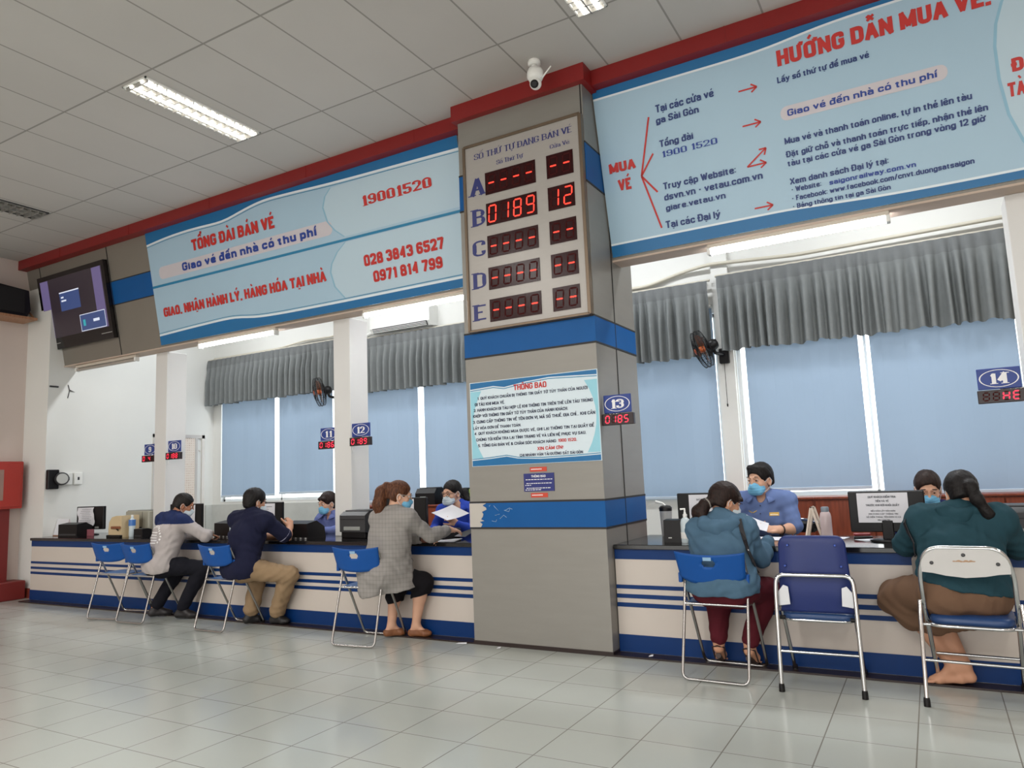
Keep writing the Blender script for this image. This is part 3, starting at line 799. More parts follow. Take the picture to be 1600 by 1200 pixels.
# ---- LED digits
M_led = emit('led_red', (255, 56, 40), 2.6, (80, 0, 0))
M_led_pink = emit('led_pink', (255, 40, 70), 2.2, (80, 0, 0))
M_led_off = mat('led_off', (62, 12, 12), .6, spec=.1)
M_ledglass = mat('led_window', (46, 12, 14), .22, var=.05, spec=.25)
SEG = {'0': 'abcdef', '1': 'bc', '2': 'abged', '3': 'abgcd', '4': 'fgbc', '5': 'afgcd', '6': 'afgedc', '7': 'abc', '8': 'abcdefg', '9': 'abcdfg', '-': 'g', 'H': 'fegbc', 'E': 'afged', 'h': 'fegc', ' ': ''}
def seg7(on, off, ch, x, z, w, h, y, sl=.12, tk=.17):
    t = w * tk
    def P(a, b): return (x + a + sl * b, y, z + b)
    S = {'a': ((t, h), (w - t, h)), 'g': ((t, h / 2), (w - t, h / 2)), 'd': ((t, 0), (w - t, 0)),
         'f': ((0, h - t), (0, h / 2 + t)), 'b': ((w, h - t), (w, h / 2 + t)), 'e': ((0, h / 2 - t), (0, t)), 'c': ((w, h / 2 - t), (w, t))}
    for k, (a, b) in S.items():
        mb = on; mb.cur = 0 if k in SEG[ch] else 1
        dx, dz = (b[0] - a[0], b[1] - a[1]); L = math.hypot(dx, dz); ux, uz = dx / L, dz / L; q = t * .62
        nx, nz = -uz * q, ux * q
        ring = [(a[0] - ux * q, a[1] - uz * q), (a[0] + nx, a[1] + nz), (b[0] + nx, b[1] + nz), (b[0] + ux * q, b[1] + uz * q), (b[0] - nx, b[1] - nz), (a[0] - nx, a[1] - nz)]
        mb.add([P(*p) for p in ring], [tuple(range(6))])

# ---- queue display board on the pillar
t = thing('queue_display_board', 'tall grey queue number board with glowing red digits on the pillar', 'display board', (-2.64, 4.95, 2.475))
Y = PY0
bx0, bx1, bz0, bz1 = -3.185, -2.11, 2.478, 4.065
m = MB(); m.bbox(bx0, bx1, Y - .035, Y - .001, bz0, bz1, .004); m.build('panel', mat('board_grey', (168, 163, 158), .32, metal=.15, var=.05, stretch=(1, 1, 5)), t)
m = MB(); w = .03
for a, b, c, d in ((bx0 - .012, bx0 + w * .4, bz0, bz1), (bx1 - w * .55, bx1 + .012, bz0, bz1), (bx0, bx1, bz0 - .006, bz0 + w * .5), (bx0, bx1, bz1 - w * .4, bz1 + .01)): m.bbox(a, b, Y - .05, Y - .002, c, d, .003)
m.build('frame', mat('board_frame', (120, 104, 88), .35, metal=.6), t)
yl = Y - .0365
for s, a, b, v, h, k in BOARD:
    m = MB(); lettering(m, s, a, b, v, h, flat(yl), .07 if len(s) > 1 else .09, True)
    m.build('lettering', M_txt['P'], t)
rows = [('A', 3.605, 3.795, '----', '--'), ('B', 3.342, 3.53, '0189', '12'), ('C', 3.07, 3.255, '----', '--'), ('D', 2.803, 2.988, '----', '--'), ('E', 2.538, 2.723, '----', '--')]
for nm, z0, z1, s1, s2 in rows:
    for x0, x1, s in ((-2.985, -2.515, s1), (-2.415, -2.185, s2)):
        wdw = MB(); wdw.box(x0, x1, Y - .040, Y - .034, z0, z1); wo = wdw.build('number_window', M_ledglass, t)
        n = len(s); p = (x1 - x0) / n
        for i, ch in enumerate(s):
            dg = MB(); seg7(dg, dg, ch, x0 + p * i + p * .2, z0 + .026, p * .55, z1 - z0 - .052, Y - .0415, .06, .14)
            dg.build('digit', [M_led, M_led_off], wo)

# ---- paper notices on the pillar
t = thing('notice_poster', 'white and blue printed notice with red heading on the pillar', 'poster', (-2.66, 4.985, 1.39))
m = MB(); m.box(-3.225, -2.095, Y - .007, Y - .001, 1.385, 2.065); m.build('sheet', mat('poster_paper', (214, 228, 236), .4, var=.02), t)
m = MB()
def prow(pts, y): return [(x, y, z) for x, z in pts]
tp = [(-3.22, 2.01), (-3.0, 2.022), (-2.9, 2.004), (-2.7, 2.03), (-2.5, 2.044), (-2.3, 2.035), (-2.1, 2.025)]
bt = [(-3.22, 1.432), (-3.05, 1.44), (-2.9, 1.452), (-2.8, 1.432), (-2.6, 1.42), (-2.3, 1.424), (-2.1, 1.43)]
n = len(tp)
m.add(prow([(x, 2.06) for x, z in tp], Y - .008) + prow(tp, Y - .008), [(i, i + n, i + n + 1, i + 1) for i in range(n - 1)])
m.add(prow(bt, Y - .008) + prow([(x, 1.388) for x, z in bt], Y - .008), [(i, i + n, i + n + 1, i + 1) for i in range(n - 1)])
m.build('wave_band', M_band, t)
m = MB()
for pts, d in ((tp, -.016), (bt, .008)):
    m.add(prow([(x, z + d + .006) for x, z in pts], Y - .0082) + prow([(x, z + d) for x, z in pts], Y - .0082), [(i, i + n, i + n + 1, i + 1) for i in range(n - 1)])
m.build('thin_line', M_teal, t)
for sx in (0, 1):
    m = MB()
    for k in range(8):
        z0 = 1.45 + .54 * k / 8; z1 = 1.45 + .54 * (k + 1) / 8
        f = lambda z: .02 + .085 * ((z - 1.72) / .27) ** 2
        xa = (-3.22, -3.22 + f(z0), -3.22 + f(z1)) if sx == 0 else (-2.1, -2.1 - f(z0), -2.1 - f(z1))
        m.quad((xa[0], Y - .0078, z0), (xa[1], Y - .0078, z0), (xa[2], Y - .0078, z1), (xa[0], Y - .0078, z1))
    m.build('side_curve', mat('aqua_print', (148, 206, 222), .4), t)
for s, a, b, v, h, k in NOTICE:
    m = MB(); lettering(m, s, a, b, v, h, flat(Y - .0086), .09)
    m.build('dark_lettering' if k == 'K' else 'red_lettering', M_txt[k], t)

t = thing('notice_card', 'small navy notice card between two red stickers on the pillar', 'notice', (-2.625, 4.99, 1.18))
m = MB(); m.box(-2.757, -2.495, Y - .006, Y - .001, 1.175, 1.312); m.build('card', mat('navy_card', (36, 44, 116), .4), t)
m = MB(); lettering(m, 'THÔNG BÁO', -2.69, -2.565, 1.281, .017, flat(Y - .0068), .08)
random.seed(5)
for zz, a, b in ((1.262, -2.74, -2.51), (1.233, -2.735, -2.515), (1.219, -2.745, -2.69), (1.197, -2.735, -2.52), (1.184, -2.745, -2.61)):
    x = a
    while x < b - .01:
        e = min(x + random.uniform(.008, .024), b); m.quad((x, Y - .0068, zz), (e, Y - .0068, zz), (e, Y - .0068, zz + .0055), (x, Y - .0068, zz + .0055)); x = e + .005
m.build('white_lettering', M_txt['W'], t)
for lab, z0 in (('small orange red sticker just above the navy notice card', 1.325), ('small orange red sticker just below the navy notice card', 1.16 - .032)):
    t = thing('sticker', lab, 'sticker', (-2.625, 4.99, z0), 'orange red stickers on the pillar')
    m = MB(); m.box(-2.70, -2.555, Y - .004, Y - .001, z0, z0 + .034); m.build('sheet', mat('sticker_red', (206, 70, 48), .45), t)
    m = MB(); x = -2.69
    while x < -2.6:
        m.quad((x, Y - .0048, z0 + .014), (x + .008, Y - .0048, z0 + .014), (x + .008, Y - .0048, z0 + .022), (x, Y - .0048, z0 + .022)); x += .0105
    m.build('print', M_txt['W'], t)

# ---- window number signs with LED counters
def window_sign(num, led, label, x0, z0, y, side, w=.235, slot=4):
    t = thing('window_number_sign', label, 'sign', (x0, y, z0), 'window number signs')
    hp = .135
    m = MB(); m.bbox(x0, x0 + w, y - .012, y, z0 + .085, z0 + .085 + hp, .003); m.build('number_plate', mat('plate_blue', (28, 58, 138), .35, var=.05), t)
    m = MB(); m.smooth = False
    n = 28; cx, cz = x0 + w / 2, z0 + .085 + hp / 2
    ring = []
    for k in range(n):
        a = 2 * PI * k / n
        for e in (1.0, .93): ring.append((cx + w * .46 * e * math.cos(a), y - .0135, cz + hp * .42 * e * math.sin(a)))
    m.add(ring, [(2 * k, (2 * k + 2) % (2 * n), (2 * k + 3) % (2 * n), 2 * k + 1) for k in range(n)])
    wd = .05 if len(num) == 1 else .105
    lettering(m, num, cx - wd / 2, cx + wd / 2, cz - .036, .072, flat(y - .0138), .105, True)
    m.build('number_lettering', M_txt['W'], t)
    x1 = x0 - .008
    m = MB(); m.bbox(x1, x1 + w + .03, y - .04, y, z0 - .005, z0 + .078, .003); c = m.build('led_counter', mat('led_case', (34, 14, 18), .3), t)
    p = (w - .02) / slot
    for i, ch in enumerate(led):
        dg = MB(); seg7(dg, dg, ch, x1 + .028 + p * i, z0 + .012, p * .58, .05, y - .0412, .08, .2)
        dg.build('digit', [M_led_pink, M_led_off], c)
    m = MB()
    xa = x0 + (w if side > 0 else 0)
    m.tube([(x0 + w / 2, y + .004, z0 + .08), (x0 + w / 2, y + .03, z0 + .08), (xa + side * .25, y + .03, z0 + .08)] if side > 0 and num in ('9', '11') else [(x0 + w / 2, y + .006, z0 + .08), (x0 + side * .01 if side < 0 else xa + .02, y + .006, z0 + .08)], .008, 8)
    m.tube([(x0 + .01, y - .005, z0 + .086), (x0 + .01, y - .005, z0 - .06)] if num in ('10', '12') else [(x0 + w / 2, y + .004, z0 + .06), (x0 + w / 2, y + .004, z0 + .1)], .004, 6)
    m.build('bracket', M_chrome, t)
window_sign('9', '0 4 ', 'blue window sign 9, half hidden behind the first white column', -8.655, 1.662, 5.77, 1)
window_sign('10', '0188', 'blue window sign 10 on the first white column', -7.955, 1.662, 5.61, -1)
window_sign('11', '0186', 'blue window sign 11, partly behind the second white column', -5.63, 1.665, 5.77, 1)
window_sign('12', '0189', 'blue window sign 12 on the second white column', -5.045, 1.665, 5.61, -1)
window_sign('13', '0185', 'blue window sign 13 on the side of the grey pillar', -2.085, 1.645, 5.07, -1, .215)
window_sign('14', '  HE', 'blue window sign 14 over the woman in dark green', .302, 1.64, 5.58, 1, .235)
# ================================================================ fixtures
# television on the fascia
t = thing('television', 'large black television showing two small dialog boxes, hung on the fascia', 'television', fas(-9.45, .23))
tu0, tu1, tv0, tv1 = -10.185, -8.70, .225, 1.205
m = MB(); fas_plate(m, tu0, tu1, tv0, tv1, .004, .06); m.build('body', mat('tv_gloss_black', (20, 14, 16), .15), t)
m = MB(); fas_plate(m, tu0 + .05, tu1 - .05, tv0 + .15, tv1 - .06, .06, .062); sc_ = m.build('screen', emit('screen_dark', (60, 50, 58), .5, (30, 24, 28)), t)
m = MB()
for a, b in ((tu0 + .06, tu0 + .24), (tu1 - .26, tu1 - .07)): m.add([fas(a, tv0 + .155, .063), fas(b, tv0 + .155, .063), fas(b, tv1 - .065, .063), fas(a, tv1 - .065, .063)], [(0, 1, 2, 3)])
m.build('purple_bars', emit('screen_purple', (126, 112, 160), .62), sc_)
def rect_f(mb, a, b, c, d, w): mb.add([fas(a, c, w), fas(b, c, w), fas(b, d, w), fas(a, d, w)], [(0, 1, 2, 3)])
m = MB(); rect_f(m, -9.72, -9.28, .70, .93, .064); rect_f(m, -9.34, -8.80, .385, .60, .064); m.build('dialog_boxes', emit('screen_blue', (70, 88, 140), .7), sc_)
m = MB(); rect_f(m, -9.72, -9.28, .93, .945, .065); rect_f(m, -9.69, -9.63, .865, .885, .065); rect_f(m, -9.69, -9.58, .82, .84, .065)
for c in (.385, .592): rect_f(m, -9.34, -8.80, c, c + .008, .065)
for a in (-9.34, -8.808): rect_f(m, a, a + .008, .385, .60, .065)
rect_f(m, -9.06, -8.93, .48, .515, .065)
m.build('white_marks', emit('screen_white', (220, 226, 240), 1.0), sc_)
m = MB(); rect_f(m, -9.28, -9.23, .45, .53, .065); m.build('teal_icon', emit('screen_teal', (60, 180, 190), .8), sc_)
m = MB(); rect_f(m, tu0 + .12, tu0 + .33, tv0 + .075, tv0 + .083, .0605); rect_f(m, tu1 - .24, tu1 - .02, tv0 + .075, tv0 + .083, .0605); m.build('trim_line', mat('tv_silver', (170, 168, 166), .3), t)

# loudspeaker on its wooden bracket, left wall
t = thing('loudspeaker', 'black loudspeaker high on the left wall beside the television', 'loudspeaker', (XL + .17, 4.8, 3.64))
m = MB(); m.prism([(4.5, 3.66), (5.08, 3.64), (5.12, 3.74), (5.09, 4.0), (4.5, 4.05)], 0, XL + .04, XL + .30); m.build('cabinet', M_black, t)
m = MB(); m.box(XL + .30, XL + .31, 4.53, 5.04, 3.69, 4.0); m.build('grille', mat('speaker_cloth', (28, 26, 28), .9, bump=.4, bscale=400), t)
t = thing('speaker_bracket', 'wooden shelf bracket holding the loudspeaker on the left wall', 'bracket', (XL + .17, 4.8, 3.6))
M_pine = wood_mat('pine_wood', (150, 104, 74), (178, 132, 98))
m = MB(); m.box(XL, XL + .36, 4.48, 5.18, 3.605, 3.636); m.build('shelf', M_pine, t)
m = MB(); m.box(XL, XL + .03, 5.15, 5.18, 3.636, 3.98); m.build('upright', M_pine, t)
m = MB(); m.tube([(XL + .02, 5.165, 3.86), (XL + .30, 5.165, 3.64)], .012, 6); m.build('brace', M_pine, t)

# dome security camera under the ceiling
cx, cy = -2.36, 4.72
t = thing('security_camera', 'white dome security camera hanging from the ceiling before the pillar', 'camera', (cx, cy, 4.2))
m = MB(); m.lathe([(.045, 0), (.05, -.012), (.05, -.03), (.035, -.04)], (cx, cy, ZC), 20); m.tube([(cx, cy, ZC - .03), (cx + .01, cy - .01, ZC - .09)], .02, 10); m.build('mount', M_white, t)
m = MB(); m.lathe([(.02, .09), (.05, .085), (.062, .06), (.064, .02), (.052, -.005), (.03, -.012)], (cx + .01, cy - .01, 4.30), 24); m.build('housing', M_white, t)
bm = bmesh.new(); bmesh.ops.create_uvsphere(bm, u_segments=20, v_segments=14, radius=.046)
m = MB(); m.smooth = True; m.add([(v.co.x + cx + .012, v.co.y + cy - .015, v.co.z + 4.262) for v in bm.verts], [tuple(v.index for v in f.verts) for f in bm.faces]); m.build('ball', M_white, t); bm.free()
m = MB(); m.lathe([(.031, 0), (.03, .012), (.02, .016)], (cx + .012 + .008, cy - .015 - .036, 4.262 - .02), 18, (.25, -.85, -.45)); m.build('lens', M_black, t)
m = MB(); m.tube([(cx + .06, cy, 4.30), (cx + .15, cy - .02, 4.36)], [.007, .005], 8); m.build('antenna', M_white, t)

# batten lamps under the soffit
M_tube = emit('fluorescent_tube', (250, 252, 255), TUBE_STRENGTH)
def batten(label, x0, x1, y, z, lit=True, double=False):
    t = thing('batten_lamp', label, 'fluorescent lamp', ((x0 + x1) / 2, y, z - .05), 'batten lamps under the fascia')
    m = MB(); m.bbox(x0, x1, y - .025, y + .03, z - .005, 2.986, .005); m.build('housing', mat('lamp_housing', (206, 196, 182), .5), t)
    for k in range(2 if double else 1):
        yy = y - .012 + .032 * k
        m = MB(); m.tube([(x0 + .03, yy, z - .03), (x1 - .03, yy, z - .03)], .014, 12); m.build('tube', M_tube if lit else mat('tube_off2', (170, 160, 150), .3), t)
    for x in (x0 + .012, x1 - .012):
        m = MB(); m.bbox(x - .014, x + .014, y - .03, y + .03, z - .05, z + .0, .004); m.build('holder', M_white, t)
batten('lit fluorescent batten under the left signboard beside the first white column', -7.23, -5.97, 5.47, 2.955)
batten('lit fluorescent batten right of the second white column above the air conditioner', -4.75, -3.5, 5.47, 2.955)
batten('lit fluorescent batten under the right signboard', -1.33, -.09, 5.47, 2.955, True, True)
batten('unlit fluorescent batten under the television', -9.75, -8.45, 5.5, 2.955, False, True)

# air conditioner on the back wall
t = thing('air_conditioner', 'white split air conditioner high on the back wall above the grey curtain', 'air conditioner', (-6.0, YB - .1, 3.3))
m = MB(); m.prism([(YB, 3.32), (YB - .16, 3.3), (YB - .2, 3.36), (YB - .2, 3.52), (YB - .16, 3.58), (YB, 3.58)], 0, -6.5, -5.5); m.build('case', M_white, t)
m = MB(); m.add([(-6.46, YB - .17, 3.300), (-5.54, YB - .17, 3.300), (-5.54, YB - .203, 3.36), (-6.46, YB - .203, 3.36)], [(0, 1, 2, 3)]); m.build('outlet', M_dark, t)
for k in range(3):
    m = MB(); z = 3.305 + .017 * k; y = YB - .176 - .0105 * k; m.box(-6.45, -5.55, y - .012, y - .004, z, z + .006); m.build('louvre', M_white, t)
m = MB(); m.tube(arc_pts([(-6.5, YB - .06, 3.36), (-6.7, YB - .06, 3.32), (-6.95, YB - .05, 3.12), (-7.0, YB - .04, 2.6)], .12), .028, 8); m.build('pipe', M_white, t)

# conduit run along the back wall
def conduit(label, pts, r):
    t = tag(MB().tube(arc_pts(pts, .12, 4), r, 8).build('conduit', mat('conduit_cream', (206, 200, 184), .5)), label, 'conduit', 'conduits along the back wall')
conduit('white conduit over the curtain at the left of the back wall', [(-9.9, YB - .035, 3.36), (-8.4, YB - .035, 3.36), (-7.9, YB - .035, 3.41), (-7.3, YB - .035, 3.4), (-7.15, YB - .035, 3.5)], .014)
conduit('white conduit bending over the short curtain beside the grey pillar', [(-3.6, YB - .035, 3.38), (-2.6, YB - .035, 3.35), (-2.2, YB - .035, 3.44), (-1.9, YB - .075, 3.47), (-1.0, YB - .075, 3.41), (0.9, YB - .075, 3.43)], .02)

# pleated grey pelmet curtains
M_curt = mat('grey_curtain', (122, 126, 126), .9, var=.12, scale=14, bump=.1, bscale=500)
M_head = mat('grey_curtain_band', (112, 115, 116), .9, var=.12, scale=14, bump=.1, bscale=500)
def curtain(label, x0, x1, zt, zb, seed, wav=.02):
    rnd = random.Random(seed)
    t = thing('pelmet_curtain', label, 'curtain', ((x0 + x1) / 2, YB - .15, zb), 'pleated grey pelmet curtains')
    pl = []; x = x0
    while x < x1: pl.append(x); x += rnd.uniform(.085, .135)
    pl.append(x1)
    m = MB(); m.smooth = True
    nz = 12; cols = []
    for i in range(len(pl) - 1):
        a, b = pl[i], pl[i + 1]; amp = rnd.uniform(.04, .075); skew = rnd.uniform(-.02, .02); drop = rnd.uniform(-.012, .012)
        for k in range(8):
            f = k / 8; cols.append((a + (b - a) * f, f, amp, skew, drop))
    cols.append((x1, 0, .03, 0, 0))
    vs = []
    for (x, f, amp, sk, dr) in cols:
        for j in range(nz + 1):
            q = j / nz
            zz = zt + (zb + dr - zt) * q
            open_ = min(1, max(.12, (q - .1) * 2.2 + .15))
            s = math.sin(2 * PI * f)
            sharp = math.copysign(abs(s) ** .7, s)
            pinch = math.exp(-((q - .13) / .05) ** 2) * math.exp(-(min(f, 1 - f) / .13) ** 2) * .03
            y = YB - .14 - sharp * amp * open_ - pinch
            vs.append((x + sk * q, y, zz))
    n1 = nz + 1; fs = []; mi = []
    for i in range(len(cols) - 1):
        for j in range(nz):
            fs.append((i * n1 + j, i * n1 + j + 1, (i + 1) * n1 + j + 1, (i + 1) * n1 + j))
    m.add(vs, fs)
    m.mi = [1 if (k % nz) < 2 else 0 for k in range(len(fs))]
    o = m.build('fabric', [M_curt, M_head], t)
    r = MB(); r.tube([(x0 - .02, YB - .1, zt + .01), (x1 + .02, YB - .1, zt + .01)], .014, 8)
    for x in (x0 + .05, (x0 + x1) / 2, x1 - .05): r.tube([(x, YB - .1, zt + .01), (x, YB - .002, zt + .02)], .008, 6)
    r.build('rail', mat('curtain_rail', (196, 190, 176), .5), t)
curtain('grey pleated curtain at the far left window above the man in navy polo', -9.92, -7.2, 3.32, 2.6, 1)
curtain('grey pleated curtain right of the second white column', -7.0, -4.55, 3.26, 2.5, 2)
curtain('narrow grey pleated curtain between the grey pillar and the wall pier', -3.3, -1.9, 3.28, 2.47, 3)
curtain('wide grey pleated curtain above the male clerk', -1.80, .86, 3.31, 2.50, 4)

# wall fans
def wall_fan(label, c, d, mount, r=.2):
    c = Vector(c); d = Vector(d).normalized(); mount = Vector(mount)
    t = thing('wall_fan', label, 'fan', mount, 'black wall fans')
    up = Vector((0, 0, 1)); u = d.cross(up).normalized(); w = u.cross(d)
    P = lambda a, b, e: c + u * a + w * b + d * e
    fr = MB()
    for rr, e in ((r, 0), (r * .985, .035), (r * .985, -.035), (r * .6, .06), (r * .28, .068), (r * .55, -.065)):
        fr.tube([P(rr * math.cos(2 * PI * k / 28), rr * math.sin(2 * PI * k / 28), e) for k in range(28)], .0035 if e else .006, 5, closed=True)
    for k in range(36):
        a = 2 * PI * k / 36; ca, sa = math.cos(a), math.sin(a)
        fr.tube([P(.03 * ca, .03 * sa, .07), P(r * .6 * ca, r * .6 * sa, .06), P(r * .95 * ca, r * .95 * sa, .04), P(r * ca, r * sa, 0), P(r * .95 * ca, r * .95 * sa, -.038), P(r * .5 * ca, r * .5 * sa, -.066), P(.05 * ca, .05 * sa, -.07)], .0016, 3)
    fr.build('cage', M_black, t)
    b = MB(); b.lathe([(.035, .072), (.03, .078), (.001, .08)], c, 18, d); b.build('badge', mat('fan_badge', (150, 60, 20), .4), t)
    hub = MB(); hub.lathe([(.032, .03), (.036, .0), (.034, -.025)], c, 16, d); hub.build('hub', mat('fan_orange', (196, 96, 40), .35), t)
    for k in range(3):
        bl = MB(); bl.smooth = True; vs = []; n = 9
        for i in range(n):
            rad = .03 + (r * .86 - .03) * i / (n - 1); half = (.30 + .30 * math.sin(PI * min(1, i / (n - 1) * .9 + .1)))
            for q in range(5):
                an = 2 * PI * k / 3 + half * (q / 4 * 2 - 1) + .12 * i / n
                vs.append(P(rad * math.cos(an), rad * math.sin(an), .022 - .044 * q / 4))
        bl.add(vs, [(i * 5 + q, i * 5 + q + 1, i * 5 + q + 6, i * 5 + q + 5) for i in range(n - 1) for q in range(4)])
        bl.build('blade', mat('fan_blade', (104, 66, 48), .3, var=.1), t)
    mo = MB(); mo.lathe([(.03, -.06), (.058, -.075), (.06, -.13), (.045, -.165), (.015, -.175)], c, 20, d); mo.build('motor', M_black, t)
    k = c - d * .13
    ar = MB(); ar.tube(arc_pts([k, k + Vector((0, 0, -.09)), mount + Vector((0, -.05, 0))], .04), .018, 8); ar.build('arm', M_black, t)
    ba = MB(); ba.bbox(mount.x - .05, mount.x + .05, mount.y - .06, mount.y, mount.z - .09, mount.z + .07, .008); ba.build('base', M_black, t)
    return t
f = wall_fan('black wall fan beside the second white column', (-7.27, 7.42, 2.56), (-.55, -.8, -.22), (-7.08, YB - .002, 2.46))
f = wall_fan('black wall fan on the pier next to the wide curtain', (-1.955, 7.48, 2.52), (-.84, -.40, -.36), (-1.79, YB - .052, 2.47))
m = MB(); m.tube([(-1.79, 7.70, 2.38), (-1.79, 7.70, 1.95)], .003, 5); m.lathe([(.001, 0), (.008, .01), (.008, .03), (.001, .04)], (-1.79, 7.70, 1.92), 8); m.build('pull_cord', M_black, f)

# meter and sockets on the booth's left wall
x = XLB
t = thing('electricity_meter', 'round electricity meter on a black box on the white left wall', 'meter', (x, 5.36, 1.36))
m = MB(); m.bbox(x, x + .06, 5.26, 5.40, 1.37, 1.62, .008); m.build('box', M_black, t)
m = MB(); m.lathe([(.085, 0), (.085, .05), (.075, .07), (.07, .075)], (x + .05, 5.43, 1.50), 24, (1, -.35, 0)); m.build('case', M_dark, t)
m = MB(); m.lathe([(.066, 0), (.064, .006)], Vector((x + .05, 5.43, 1.50)) + Vector((1, -.35, 0)).normalized() * .074, 24, (1, -.35, 0)); m.build('dial', mat('meter_dial', (190, 192, 190), .3), t)
for i, (lab, y) in enumerate((('white wall socket right beside the round meter', 5.53), ('white wall socket at the outer end next to the meter', 5.66))):
    t = thing('wall_socket', lab, 'socket', (x, y, 1.42), 'wall sockets by the meter')
    m = MB(); m.bbox(x, x + .04, y - .055, y + .055, 1.42, 1.58, .006); m.build('plate', M_white, t)
    m = MB(); m.box(x + .04, x + .043, y - .012, y + .012, 1.48, 1.52); m.build('outlet', M_dark, t)

for lab, y, z, L in (('small dark hook high on the white left wall', 5.32, 2.70, .055), ('small dark crack mark beside the hook on the white left wall', 5.52, 2.66, .02)):
    t = thing('wall_hook', lab, 'hook', (x, y, z), 'old marks on the left wall')
    m = MB(); m.box(x, x + .012, y - L, y + L, z, z + .022) if L > .05 else m.tube([(x + .004, y - .02, z + .09), (x + .006, y, z + .02), (x + .004, y + .07, z), (x + .006, y, z + .01), (x + .004, y - .02, z - .09)], .006, 5); m.build('bar', M_dark, t)
# red hose cabinet at the left edge
t = thing('fire_hose_cabinet', 'red fire hose cabinet on a red post at the left edge', 'cabinet', (XL + .1, 5.0, 0))
M_hose = mat('fire_red', (168, 48, 38), .45, var=.07)
m = MB(); m.bbox(XL + .005, XL + .2, 4.55, 5.17, 1.14, 1.745, .01); m.build('case', M_hose, t)
m = MB(); m.bbox(XL + .2, XL + .212, 4.58, 5.14, 1.165, 1.72, .005); d = m.build('door', M_hose, t)
m = MB(); m.box(XL + .212, XL + .215, 4.66, 4.93, 1.25, 1.64); m.build('window_pane', mat('cabinet_glass', (150, 120, 110), .15), d)
m = MB(); m.box(XL + .02, XL + .12, 4.94, 5.06, 0, 1.14); m.build('post', mat('fire_red_dark', (120, 36, 34), .5), t)
m = MB(); m.bbox(XL + .005, XL + .3, 4.8, 5.2, .0, .23, .01); m.build('plinth', mat('fire_red_dark', (120, 36, 34), .5), t)

# counters
M_lam = mat('cream_laminate', (203, 193, 184), .38, var=.04, scale=2, bump=.015)
M_stripe = mat('navy_stripe', (8, 50, 106), .42, var=.06, spec=.25)
M_top = mat('black_granite', (20, 19, 20), .1, var=.5, scale=140, spec=.6)
def counter(label, x0, x1):
    t = thing('counter', label, 'counter', ((x0 + x1) / 2, 5.45, 0.012))
    m = MB(); m.box(x0, x1, 5.12, 5.16, .012, .735); m.build('front_panel', M_lam, t)
    m = MB(); m.box(x0, x1, 5.117, 5.1201, .665, .737); m.build('fascia_band', M_stripe, t)
    for z0, z1 in ((.455, .483), (.389, .418), (.327, .357)):
        m = MB(); m.box(x0, x1, 5.1175, 5.1201, z0, z1); m.build('stripe', M_stripe, t)
    m = MB(); m.box(x0, x1, 5.116, 5.1201, .014, .134); m.build('kick_band', M_stripe, t)
    m = MB(); m.bbox(x0, x1, 5.095, 5.9, .737, .770, .004); m.build('worktop', M_top, t)
    m = MB(); m.box(x0, x0 + .03, 5.16, 5.85, .012, .735); m.box(x1 - .03, x1, 5.16, 5.85, .012, .735); m.build('side_panel', M_lam, t)
    return t
counter('long cream counter with navy stripes left of the grey pillar', -9.94, PX0 - .004)
counter('cream counter with navy stripes right of the grey pillar', PX1 + .006, 2.6)

